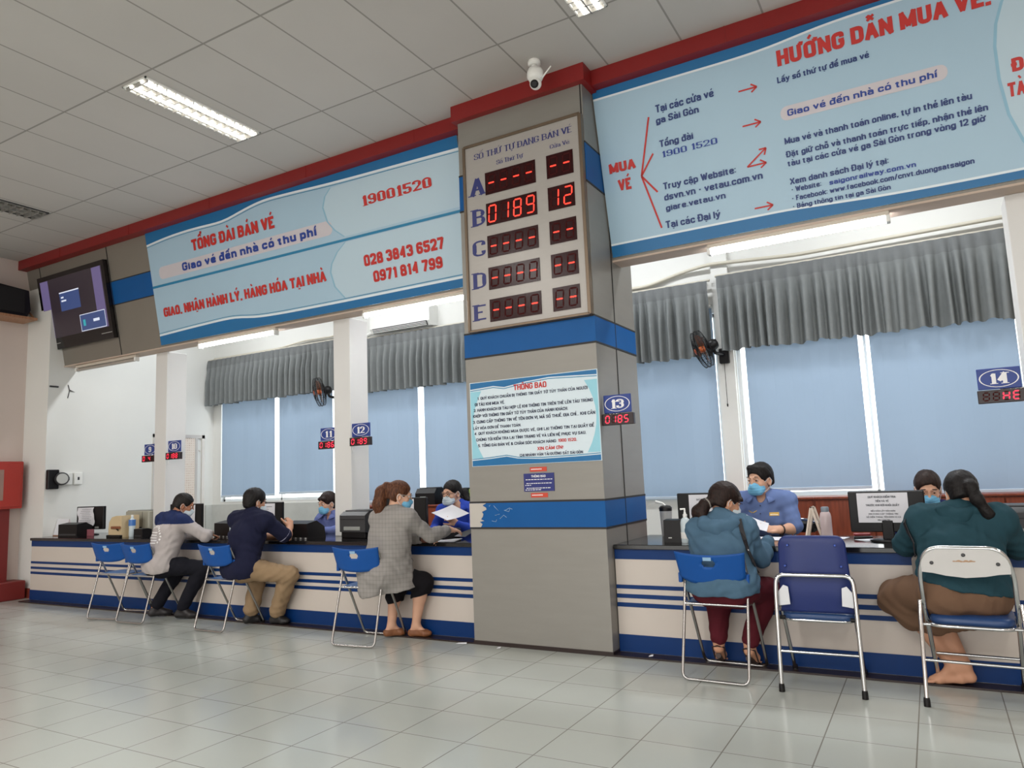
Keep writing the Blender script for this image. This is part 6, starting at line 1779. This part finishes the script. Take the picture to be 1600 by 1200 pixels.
# ---------------------------------------------------------------- man in navy polo
P = Person('man in navy polo shirt and khaki trousers at the counter', (-5.72, 4.83, 0), rig(
    (-5.72, 4.80, .545), (-5.70, 4.86, .84), (-5.70, 4.92, 1.045), (-5.72, 4.97, 1.155), (-5.90, 4.90, .985), (-5.50, 4.90, .975),
    (-5.93, 5.10, .80), (-5.43, 5.10, .805), (-5.72, 5.28, .80), (-5.52, 5.22, .885), (-5.72, 5.05, .52), (-5.28, 5.0, .47),
    (-5.78, 4.97, .10), (-5.50, 5.03, .10), (-5.74, 5.07, .04), (-5.36, 5.05, .04), hipdir=(.97, -.2, 0)), (14, -10), M_skin)
body(P, hands={'R': dict(d=(-.35, .35, .75), n=(-.8, .3, 0), curl=50), 'L': dict(d=(.8, .4, .1), n=(.1, .1, -1), curl=30)})
P.face_parts(); P.mask(M_mask_w)
P.hair(M_hair_k, thick=.017, back=-.085)
m = MB(); m.tube([P.hp(.06, .085, .005), P.hp(.078, .05, .005), P.hp(.083, -.01, .004)], .0025, 5); m.build('glasses_temple', M_black, P.t)
mp_ = fabric('navy_polo', (26, 28, 52)); 
B = Blob(.007); P.torso(B, .020, 1.04, belly=.004)
for S in ('L', 'R'): P.arm(B, S, .02, .88, o2=.022)
B.plane((-5.72, 4.8, .47), (0, .12, -1)); B.warp(folds(.004, 7)); B.build('polo_shirt', mp_, P.t)
for S in ('L', 'R'):
    a, b = P.J['sh' + S], P.J['el' + S]; c = a + (b - a) * .885; d = nrm(b - a); m = MB(); u = nrm(np.cross(d, (0, 0, 1))); v = np.cross(d, u)
    m.tube([c + (u * math.cos(q) + v * math.sin(q)) * .067 for q in np.linspace(0, 2 * PI, 22)[:-1]], .004, 6, closed=True); m.build('sleeve_trim', fabric('pale_trim', (150, 150, 170)), P.t)
B = Blob(.006); B.cone(P.J['neck'] - V3((0, 0, .01)), P.J['neck'] + V3((-.004, .012, .03)), .073, .066, .01); B.plane(P.J['neck'] + V3((0, 0, .034)), (0, -.4, 1)); o = B.build('collar', mp_, P.t)
m = MB(); c = P.J['neck'] + V3((-.003, .004, .030)); m.tube([c + V3((.062 * math.cos(q), .062 * math.sin(q), .4 * .062 * math.sin(q))) for q in np.linspace(0, 2 * PI, 24)[:-1]], .0045, 6, closed=True); m.build('collar_stripe', fabric('pale_trim', (150, 150, 170)), o)
B = Blob(.007); P.torso(B, .004)
for S in ('L', 'R'): P.leg(B, S, .016, 1.90, o2=.034)
B.plane((0, 0, .64), (0, 0, 1)); B.warp(folds(.0045, 8)); B.build('trousers', fabric('khaki_trousers', (148, 124, 96)), P.t)
shoes(P, mat('black_shoe', (24, 22, 24), .5))

# ---------------------------------------------------------------- woman in plaid blazer
P = Person('woman with brown ponytail in grey plaid blazer and brown loafers', (-4.0, 4.83, 0), rig(
    (-4.05, 4.80, .55), (-3.97, 4.85, .84), (-3.95, 4.89, 1.045), (-3.925, 4.935, 1.175), (-4.10, 4.87, .985), (-3.78, 4.85, .985),
    (-4.06, 5.06, .82), (-3.68, 5.02, .835), (-3.80, 5.11, .80), (-3.64, 5.235, .865), (-4.04, 5.03, .42), (-3.77, 5.03, .45),
    (-4.07, 4.97, .10), (-3.86, 5.03, .10), (-3.99, 5.06, .035), (-3.74, 5.07, .035), hipdir=(.93, -.3, 0)), (50, -14), M_skin_light)
body(P, hands={'R': dict(d=(.35, .9, -.12), n=(-.2, .1, -1), curl=22, thumb=30), 'L': dict(d=(.9, .1, .0), n=(0, -.2, -.9), curl=45)})
P.face_parts(); P.mask(M_mask_b); P.glasses(mat('thin_frame', (196, 196, 190), .2, metal=.6))
tb = P.hp(0, -.105, .055)
P.hair(M_hair_b, thick=.010, back=-.06, tail=[(P.hp(0, -.085, .05), P.hp(0, -.125, .055), .022, .030), (P.hp(0, -.125, .055), P.hp(0, -.155, .0), .032, .048), (P.hp(0, -.155, .0), P.hp(0, -.15, -.11), .050, .056), (P.hp(0.0, -.15, -.11), P.hp(.0, -.125, -.215), .054, .026), (P.hp(-.02, -.15, -.1), P.hp(-.035, -.14, -.19), .04, .014), (P.hp(.03, -.14, -.1), P.hp(.035, -.115, -.21), .035, .01)])
m = MB(); c = P.hp(0, -.108, .055); m.tube([c + (P.H[0] * math.cos(q) * .028 + (P.H[2] * .8 + P.H[1] * .5) * math.sin(q) * .028) for q in np.linspace(0, 2 * PI, 18)[:-1]], .006, 6, closed=True); m.build('hair_tie', M_black, P.t)
def plaid(name, c, c2, c3):
    m = bpy.data.materials.new(name); m.use_nodes = True; nt = m.node_tree; b = nt.nodes['Principled BSDF']; b.inputs['Roughness'].default_value = .85; b.inputs['Specular IOR Level'].default_value = .2
    tc = nt.nodes.new('ShaderNodeTexCoord'); s = nt.nodes.new('ShaderNodeSeparateXYZ'); nt.links.new(tc.outputs['Object'], s.inputs[0])
    h = node_math(nt, 'ADD', s.outputs[0], node_math(nt, 'MULTIPLY', s.outputs[1], .8))
    def stripe(v, p, w): return node_math(nt, 'LESS_THAN', node_math(nt, 'FRACT', node_math(nt, 'DIVIDE', v, p)), w)
    a = node_math(nt, 'ADD', stripe(h, .034, .3), stripe(s.outputs[2], .034, .3)); a = node_math(nt, 'MULTIPLY', a, .5)
    a2 = node_math(nt, 'ADD', stripe(h, .009, .5), stripe(s.outputs[2], .009, .5))
    x = nt.nodes.new('ShaderNodeMix'); x.data_type = 'RGBA'; x.inputs[6].default_value = srgb(c); x.inputs[7].default_value = srgb(c2); nt.links.new(a, x.inputs[0])
    y = nt.nodes.new('ShaderNodeMix'); y.data_type = 'RGBA'; y.inputs[7].default_value = srgb(c3); nt.links.new(x.outputs[2], y.inputs[6]); nt.links.new(node_math(nt, 'MULTIPLY', a2, .16), y.inputs[0])
    nt.links.new(y.outputs[2], b.inputs['Base Color']); return m
B = Blob(.007); P.torso(B, .024, 1.0, belly=.006)
B.cone((-3.975, 4.865, .84), (-3.965, 4.895, .40), .128, .158, .05, (.9, -.2, 0), 1.32)
B.cone((-4.06, 4.79, .55), (-4.08, 4.78, .42), .13, .14, .05)
for S in ('L', 'R'): P.arm(B, S, .017, 1.80, o2=.018)
B.plane((-4.0, 4.85, .395), (.12, .1, -1)); B.warp(folds(.004, 11)); jk = B.build('blazer', plaid('grey_plaid', (146, 142, 138), (130, 126, 123), (166, 160, 156)), P.t)
for S in ('R', 'L'):
    B = Blob(.006); a, b = P.J['el' + S], P.J['wr' + S]; B.cone(a + (b - a) * .74, a + (b - a) * .90, .046, .043, .005); B.plane(a + (b - a) * .72, -(b - a)); B.plane(a + (b - a) * .91, (b - a)); B.build('cuff', fabric('black_cuff', (20, 18, 22)), P.t)
m = MB(); pts, ns = drape([(-3.80, 4.9, .66), (-3.75, 4.98, .64)], jk, .003); m.tube(pts, .004, 6); m.build('pocket_flap', fabric('grey_seam', (104, 100, 98)), jk)
B = Blob(.007); P.torso(B, .0)
for S in ('L', 'R'): P.leg(B, S, .022, 1.32, o2=.026)
B.plane((0, 0, .62), (0, 0, 1)); B.plane((-3.9, 5.0, .315), (.25, 0, -1)); B.warp(folds(.003, 12)); B.build('culottes', fabric('black_culottes', (20, 18, 22)), P.t)
shoes(P, mat('brown_leather', (128, 80, 48), .5, var=.12, scale=30), grow=.002, cut=.034)
m = MB()
m = MB(); c = P.J['wrR']; 
t = thing('wallet', 'dark brown purse in the left hand of the plaid blazer woman', 'purse', (-3.72, 5.05, .775))
m = MB(); m.bbox(-3.79, -3.67, 5.02, 5.09, .775, .845, .012); m.build('body', mat('brown_purse', (92, 54, 40), .5), t)

# ---------------------------------------------------------------- woman in teal hoodie
P = Person('woman in teal hoodie and dark red trousers with a low ponytail', (-1.24, 4.85, 0), rig(
    (-1.235, 4.80, .545), (-1.235, 4.85, .80), (-1.235, 4.89, .975), (-1.215, 4.95, 1.075), (-1.39, 4.88, .895), (-1.085, 4.88, .895),
    (-1.445, 5.03, .76), (-1.02, 4.97, .70), (-1.33, 5.25, .81), (-1.01, 5.22, .80), (-1.32, 5.04, .50), (-1.00, 5.02, .50),
    (-1.335, 4.98, .17), (-1.135, 4.97, .17), (-1.345, 5.08, .045), (-1.12, 5.075, .045), hipdir=(1, -.06, 0), heelL=(-1.338, 4.975, .115), heelR=(-1.14, 4.965, .115)), (48, -18), M_skin)
body(P, bare_feet=True, hands={'R': dict(d=(-.2, .9, -.05), n=(-.1, 0, -1), curl=20), 'L': dict(d=(.3, .9, -.1), n=(0, 0, -1), curl=15)})
P.face_parts(); P.mask(M_mask_w)
m = MB(); m.tube([P.hp(.058, .092, .008), P.hp(.076, .05, .010), P.hp(.082, -.01, .006)], .0022, 5); m.build('glasses_temple', M_black, P.t)
P.hair(M_hair_d, thick=.014, back=-.06, extra=lambda B: B.cone(P.hp(.0, .07, .07), P.hp(.07, .07, .03), .016, .014, .02), tail=[(P.hp(-.01, -.10, -.035), P.hp(-.02, -.125, -.055), .03, .034), (P.hp(-.02, -.125, -.055), P.hp(-.05, -.145, -.11), .036, .042), (P.hp(-.05, -.145, -.11), P.hp(-.085, -.13, -.19), .042, .022), (P.hp(-.02, -.13, -.1), P.hp(.01, -.13, -.16), .035, .016)])
m = MB(); c = P.hp(-.014, -.115, -.045); m.tube([c + (P.H[0] * math.cos(q) * .034 + (P.H[2] * .7 - P.H[1] * .6) * math.sin(q) * .034) for q in np.linspace(0, 2 * PI, 18)[:-1]], .007, 6, closed=True); m.build('hair_tie', mat('grey_tie', (130, 124, 118), .6), P.t)
mh = fabric('teal_hoodie', (76, 104, 126))
B = Blob(.007); P.torso(B, .020, 1.0, belly=.008)
for S in ('L', 'R'): P.arm(B, S, .015, 1.9, o2=.016)
B.cone((-1.32, 4.79, .585), (-1.15, 4.79, .585), .137, .137, .04)
B.plane((-1.235, 4.8, .525), (.0, .2, -1)); B.warp(folds(.0055, 15)); hd = B.build('hoodie', mh, P.t)
B = Blob(.006); c = P.J['neck']
for a, b, r0, r1 in (((-.125, .02, -.01), (-.09, -.08, -.035), .036, .042), ((-.09, -.08, -.035), (0, -.11, -.065), .042, .046), ((0, -.11, -.065), (.09, -.08, -.035), .046, .042), ((.09, -.08, -.035), (.125, .02, -.01), .042, .036), ((-.06, -.09, -.06), (0, -.115, -.13), .035, .02), ((.06, -.09, -.06), (0, -.115, -.13), .035, .02)):
    B.cone(c + V3(a), c + V3(b), r0, r1, .03)
B.warp(folds(.004, 16)); B.build('hood', mh, P.t)
B = Blob(.007); P.torso(B, .004, 1.0)
for S in ('L', 'R'): P.leg(B, S, .017, 1.93, o2=.016)
B.plane((0, 0, .65), (0, 0, 1)); B.warp(folds(.0035, 17)); B.build('trousers', fabric('maroon_trousers', (82, 24, 34)), P.t)
for S in ('L', 'R'):
    a, tt = P.J['heel' + S], P.J['toe' + S]; m = MB(); f = nrm(V3((tt[0] - a[0], tt[1] - a[1], 0))); sd = np.cross(f, (0, 0, 1))
    m.tube([a + V3((0, 0, -.036)) - f * .02, (a + tt) / 2 + V3((0, 0, -.034)), tt + V3((0, 0, -.026)) + f * .02], [.018, .017, .016], 8); 
    m.tube([a - f * .04 + V3((0, 0, .03)), a + sd * .04 + V3((0, 0, .012)), tt - f * .06 + sd * .035 + V3((0, 0, .004))], .005, 6); m.tube([a - f * .04 + V3((0, 0, .03)), a - sd * .04 + V3((0, 0, .012)), tt - f * .06 - sd * .035 + V3((0, 0, .004))], .005, 6)
    m.build('sandal', mat('tan_sandal', (60, 44, 40), .6), P.t)
t = thing('shoulder_bag', 'black bag strap over the right shoulder of the teal hoodie woman', 'bag', (-1.08, 4.85, .55))
pts, ns = drape([(-1.12, 4.98, .97), (-1.115, 4.92, .97), (-1.10, 4.82, .955), (-1.085, 4.78, .90), (-1.07, 4.77, .84), (-1.05, 4.77, .78), (-1.035, 4.79, .70), (-1.03, 4.83, .63)], hd, .011)
ribbon('strap', pts, .026, .003, mat('bag_black', (26, 24, 28), .5), t, [tuple(n) for n in ns])
m = MB(); m.lathe([(.008, 0), (.008, .006)], pts[5] + ns[5] * .002, 10, tuple(ns[5])); m.build('buckle', M_chrome, t)

# ---------------------------------------------------------------- woman in dark green
P = Person('woman in dark green top and brown skirt seated on the white backed chair', (.08, 4.85, 0), rig(
    (.08, 4.835, .56), (.09, 4.86, .82), (.10, 4.89, 1.005), (.125, 4.93, 1.10), (-.085, 4.89, .945), (.285, 4.89, .945),
    (-.185, 5.03, .80), (.37, 5.05, .79), (.02, 5.24, .81), (.20, 5.27, .81), (-.26, 5.04, .50), (-.12, 5.07, .50),
    (-.005, 5.02, .115), (.045, 5.035, .12), (-.135, 5.02, .035), (-.09, 5.06, .035), hipdir=(.97, .25, 0), hipw=.1, heelL=(.02, 5.02, .045), heelR=(.07, 5.035, .05)), (-16, -12), M_skin, 1.05)
body(P, bare_feet=True, hands={'R': dict(d=(-.5, .7, 0), n=(0, 0, -1), curl=20), 'L': dict(d=(.6, .6, 0), n=(0, 0, -1), curl=20)})
P.face_parts(); P.mask(M_mask_w)
P.hair(M_hair_k, thick=.012, back=-.055, tail=[(P.hp(.0, -.09, .02), P.hp(.02, -.12, .015), .024, .028), (P.hp(.02, -.12, .015), P.hp(.03, -.135, -.06), .030, .031), (P.hp(.03, -.135, -.06), P.hp(.075, -.125, -.14), .030, .024), (P.hp(.075, -.125, -.14), P.hp(.13, -.10, -.165), .024, .008), (P.hp(.06, -.125, -.12), P.hp(.07, -.115, -.19), .02, .006)])
mg = fabric('dark_green_top', (36, 66, 76))
B = Blob(.007); P.torso(B, .020, 1.06, belly=.016)
for S in ('L', 'R'): P.arm(B, S, .024, 1.9, o2=.018, r=1.08)
B.plane((.08, 4.8, .60), (-.22, .15, -1)); B.warp(folds(.0048, 21)); tp = B.build('top', mg, P.t)
B = Blob(.006); c = P.J['neck']
for a, b, r0, r1 in (((-.10, .03, .0), (-.075, -.06, .0), .03, .036), ((-.075, -.06, .0), (0.02, -.085, -.02), .036, .034), ((0.02, -.085, -.02), (.085, -.05, .0), .034, .036), ((.085, -.05, .0), (.10, .03, .0), .036, .03), ((-.13, -.05, -.03), (-.02, -.09, -.05), .022, .02), ((0.0, -.09, -.05), (.12, -.06, -.04), .02, .022)): B.cone(c + V3(a), c + V3(b), r0, r1, .02)
B.warp(folds(.004, 22)); B.build('hood', mg, P.t)
ms = fabric('brown_skirt', (110, 84, 66), .8, .1)
B = Blob(.007); P.torso(B, .012, 1.02)
P.leg(B, 'L', .03, 1.0); P.leg(B, 'R', .03, 1.0)
B.cone((-.02, 4.92, .56), (-.30, 5.04, .46), .10, .07, .05)
B.cone((-.27, 5.03, .48), (-.20, 4.99, .36), .07, .05, .04); B.cone((-.2, 5.0, .42), (-.05, 5.0, .34), .07, .075, .05)
B.cone((.03, 4.97, .46), (.10, 4.99, .30), .10, .085, .05); B.cone((.10, 4.95, .46), (.13, 4.98, .27), .08, .05, .05)
B.plane((0, 0, .72), (0, 0, 1)); B.plane((-.05, 5.0, .30), (.30, 0, -1)); B.warp(folds(.005, 23, .3)); B.build('skirt', ms, P.t)
m = MB()
t = thing('shoulder_bag', 'black bag strap around the left arm of the woman in dark green', 'bag', (-.1, 4.85, .62))
pts, ns = drape([(-.08, 4.97, .99), (-.12, 4.9, .99), (-.16, 4.84, .94), (-.175, 4.82, .88), (-.165, 4.82, .82), (-.13, 4.84, .77), (-.08, 4.84, .74)], tp, .011)
ribbon('strap', pts, .02, .003, mat('bag_black', (26, 24, 28), .5), t, [tuple(n) for n in ns])
m = MB(); m.bbox(-.16, -.06, 4.88, 4.98, .60, .74, .012); m.build('pouch', mat('grey_bag', (120, 112, 106), .7), t)

# ---------------------------------------------------------------- clerks behind the counter
def clerk(label, x, y, hz, yaw, hd, wrL, wrR, elL, elR, sk, lean=0.0, size=1.0, hs=1.0, hands=None, shw=.178, dx=0.0, hxy=None):
    """seated figure facing the hall (-y); yaw turns the chest, 180 = straight at the hall"""
    a = math.radians(yaw); f = V3((math.sin(a), math.cos(a), 0)); r = V3((math.cos(a), -math.sin(a), 0))
    o = V3((x, y, 0)); hc = o + f * .05 + V3((0, 0, hz - .115 * hs)) + (V3((hxy[0], hxy[1], 0)) if hxy else 0)
    nk = o + f * .0 + V3((0, 0, hz - .235 * hs)); ch = o - f * .02 + V3((0, 0, hz - .43))
    shL = o - r * shw + V3((0, 0, hz - .295)); shR = o + r * shw + V3((0, 0, hz - .295)); pel = o - f * .08 + V3((0, 0, .53))
    return Person(label, (x, y, 0), rig(pel, ch, nk, hc, shL, shR, elL, elR, wrL, wrR, pel + f * .38 - r * .1 + V3((0, 0, -.02)), pel + f * .38 + r * .1 + V3((0, 0, -.02)),
        pel + f * .33 - r * .1 + V3((0, 0, -.44)), pel + f * .33 + r * .1 + V3((0, 0, -.44)), pel + f * .46 - r * .1 + V3((0, 0, -.495)), pel + f * .46 + r * .1 + V3((0, 0, -.495)), hipdir=r), hd, sk, size, 'ticket clerks behind the counter', hs)
def shirt(P, m_, seed, sleeve=.9, collar=True, long=False, hem=.5):
    B = Blob(.007); P.torso(B, .016, 1.0)
    for S in ('L', 'R'): P.arm(B, S, .011, 1.92 if long else sleeve, o2=.012 if long else .022)
    n = P.J['neck']; f = nrm(np.cross((0, 0, 1), P.side))
    B.ball(n + f * .065 + V3((0, 0, -.005)), (.036, .05, .055), .01, None, 'sub')
    B.warp(folds(.0035, seed)); o = B.build('shirt', m_, P.t)
    if collar:
        m = MB(); m.smooth = True; vs = []; k = 18
        for i in range(k + 1):
            a = math.radians(-150 + 300 * i / k); d = P.side * math.sin(a) - f * math.cos(a)
            op = max(0, abs(i / k * 2 - 1) - .55)
            vs += [n + d * .070 + V3((0, 0, .045 - .07 * op)), n + d * (.118 + .09 * op) + V3((0, 0, .006 - .13 * op)), n + d * (.113 + .09 * op) + V3((0, 0, .0 - .13 * op)), n + d * .064 + V3((0, 0, .038 - .07 * op))]
        m.add(vs, [(i * 4 + q, i * 4 + (q + 1) % 4, i * 4 + 4 + (q + 1) % 4, i * 4 + 4 + q) for i in range(k) for q in range(4)]); m.build('collar', m_, P.t)
    return o
def trousers(P):
    B = Blob(.009); P.torso(B, .0)
    for S in ('L', 'R'): P.leg(B, S, .012, 1.95, o2=.025)
    B.plane((0, 0, .66), (0, 0, 1)); B.build('trousers', fabric('navy_trousers', (30, 34, 52)), P.t); shoes(P, mat('black_shoe', (24, 22, 24)), h=.008)
def held_sheet(label, pts):
    t = thing('paper_sheet', label, 'paper', tuple(pts[0]), 'papers held at the counter')
    m = MB(); m.smooth = True; a, b, c, d = [Vector(p) for p in pts]; n = 8; vs = []
    nn = (b - a).cross(d - a).normalized()
    for j in range(n + 1):
        for i in range(n + 1):
            u, v = i / n, j / n; p = (a * (1 - u) + b * u) * (1 - v) + (d * (1 - u) + c * u) * v
            vs.append(p + nn * .012 * math.sin(u * PI) * (1 if v > .2 else .6))
    top = [(j * (n + 1) + i, j * (n + 1) + i + 1, (j + 1) * (n + 1) + i + 1, (j + 1) * (n + 1) + i) for j in range(n) for i in range(n)]
    m.add(vs, top); m.build('sheet', M_paper, t)

# the man at window 13
P = clerk('male clerk in light blue uniform shirt and blue mask holding papers', -1.19, 6.08, 1.315, 186, (206, -8), (-1.05, 5.86, .815), (-1.42, 5.86, .80), (-.965, 6.0, .815), (-1.46, 6.02, .80), M_skin_light, hs=1.06)
body(P, hands={'L': dict(d=(-.85, -.25, .12), n=(0, -.55, .8), curl=28, thumb=35), 'R': dict(d=(.5, -.6, 0), n=(0, 0, -1), curl=20)})
P.face_parts(); P.mask(M_mask_b)
def quiff(B):
    B.cone(P.hp(-.035, .04, .086), P.hp(.04, .045, .094), .022, .024, .025); B.cone(P.hp(.05, .02, .085), P.hp(.07, .0, .045), .022, .018, .02); B.cone(P.hp(-.055, .02, .08), P.hp(-.073, .0, .04), .020, .014, .02)
P.hair(M_hair_k, thick=.011, back=-.06, extra=quiff, frontz=.060)
sh_ = shirt(P, fabric('light_blue_uniform', (104, 124, 172), .8, .06), 31)
f_ = nrm(np.cross((0, 0, 1), P.side))
m = MB()
for z in (.99, .93, .87, .82): m.lathe([(.006, 0), (.005, .003)], Vector(project([Vector((-1.20, 5.5, z))], sh_, (0, 1, 0), .001)[0] or (-1.2, 5.95, z)), 8, (0, -1, 0))
m.build('buttons', mat('button_dark', (52, 58, 90), .4), sh_)
def badge(name, cx, cz, w, h, m_, sub=None):
    q = project([Vector((cx + a, 5.4, cz + b)) for a, b in ((-w, -h), (w, -h), (w, h), (-w, h))], sh_, (0, 1, 0), .005)
    if None in q: return
    mm = MB(); mm.quad(*q); back = [p + Vector((0, .004, 0)) for p in q]; mm.add(list(q) + back, [(0, 4, 5, 1), (1, 5, 6, 2), (2, 6, 7, 3), (3, 7, 4, 0)]); o = mm.build(name, m_, sh_)
    return q
q = badge('name_badge', -1.10, .925, .034, .013, mat('brass_badge', (200, 160, 70), .35, metal=.4))
q = badge('badge_face', -1.10, .925, .028, .008, mat('badge_cream', (232, 222, 196), .4)) 
m = MB()
for e in (-1, 1):
    q = project([Vector((-1.262 + e * a, 5.4, .945 + b)) for a, b in ((0, -.006), (.036, .012), (.03, .0), (.006, -.012))], sh_, (0, 1, 0), .004)
    if None not in q: m.quad(*q)
m.build('wing_badge', mat('gold_wing', (206, 176, 110), .35, metal=.5), sh_)
m = MB(); c = P.J['wrL'] * .88 + P.J['elL'] * .12; d = nrm(P.J['wrL'] - P.J['elL']); u = nrm(np.cross(d, (0, 0, 1))); v = np.cross(d, u)
m.tube([c + (u * math.cos(q) + v * math.sin(q)) * .033 for q in np.linspace(0, 2 * PI, 18)[:-1]], .007, 6, closed=True); m.lathe([(.017, 0), (.016, .009)], c + v * .033, 14, tuple(v)); m.build('watch', mat('dark_watch', (46, 34, 30), .3), P.t)
trousers(P)
held_sheet('white papers held up by the male clerk', [(-1.291, 5.80, .944), (-1.11, 5.80, .868), (-1.12, 5.74, .812), (-1.256, 5.72, .878)])

# the woman at window 12
P = clerk('clerk in royal blue jacket and glasses passing a paper across', -4.08, 6.06, 1.275, 170, (190, -10), (-3.93, 5.78, .875), (-4.22, 5.80, .80), (-3.86, 5.93, .80), (-4.32, 5.95, .80), M_skin_light, size=.93, hs=1.02, hxy=(-.06, 0))
body(P, hands={'L': dict(d=(-.55, -.4, .55), n=(-.1, -.8, .3), curl=38, thumb=35), 'R': dict(d=(.5, -.6, 0), n=(0, 0, -1), curl=20)})
P.face_parts(); P.mask(M_mask_w); P.glasses(mat('brown_frame', (60, 40, 34), .3))
P.hair(M_hair_k, thick=.008, back=-.05, tail=[(P.hp(-.02, -.10, -.01), P.hp(-.05, -.12, -.02), .025, .03), (P.hp(-.05, -.12, -.02), P.hp(-.085, -.10, -.09), .032, .03)], frontz=.058)
shirt(P, fabric('royal_blue_jacket', (44, 70, 168), .8, .08), 41, long=True); trousers(P)
held_sheet('white paper held up by the clerk in royal blue', [(-4.16, 5.70, .985), (-3.96, 5.76, 1.055), (-3.745, 5.72, .975), (-3.955, 5.66, .915)])
held_sheet('white slip in the outstretched hand of the plaid blazer woman', [(-3.66, 5.34, .80), (-3.52, 5.42, .86), (-3.50, 5.50, .83), (-3.62, 5.45, .785)])

# the woman at window 11
P = clerk('clerk in lavender shirt half hidden by the second white column', -5.77, 6.08, 1.20, 186, (196, -12), (-5.72, 5.86, .80), (-5.86, 5.86, .80), (-5.58, 6.02, .80), (-6.02, 5.98, .79), M_skin_light, size=.93, hxy=(-.02, 0))
body(P, hands={'L': dict(d=(-.9, -.1, -.1), n=(0, .2, -1), curl=25), 'R': dict(d=(.9, -.1, -.1), n=(0, .2, -1), curl=25)})
P.face_parts(); P.mask(M_mask_b)
P.hair(M_hair_d, thick=.011, back=-.08, extra=lambda B: [B.cone(P.hp(-.055, .068, .062), P.hp(.055, .068, .062), .014, .014, .02)], frontz=.05)
shirt(P, fabric('lavender_uniform', (104, 116, 170), .8, .08), 51, long=True); trousers(P)

# the woman at window 14
P = clerk('clerk in dark navy top partly hidden behind the monitor', -.05, 6.10, 1.21, 176, (176, -22), (.02, 5.84, .80), (-.22, 5.86, .80), (.15, 6.0, .79), (-.30, 6.0, .79), M_skin_light, size=.93, hs=1.04)
body(P, hands={'L': dict(d=(-.6, -.6, 0), n=(0, 0, -1), curl=20), 'R': dict(d=(.5, -.6, 0), n=(0, 0, -1), curl=20)})
P.face_parts(); P.mask(M_mask_b)
P.hair(M_hair_d, thick=.008, back=-.05, tail=[(P.hp(0, -.10, 0), P.hp(0, -.13, 0), .03, .035)], frontz=.062)
shirt(P, fabric('dark_navy_top', (34, 40, 92), .8, .08), 61, long=True); trousers(P)
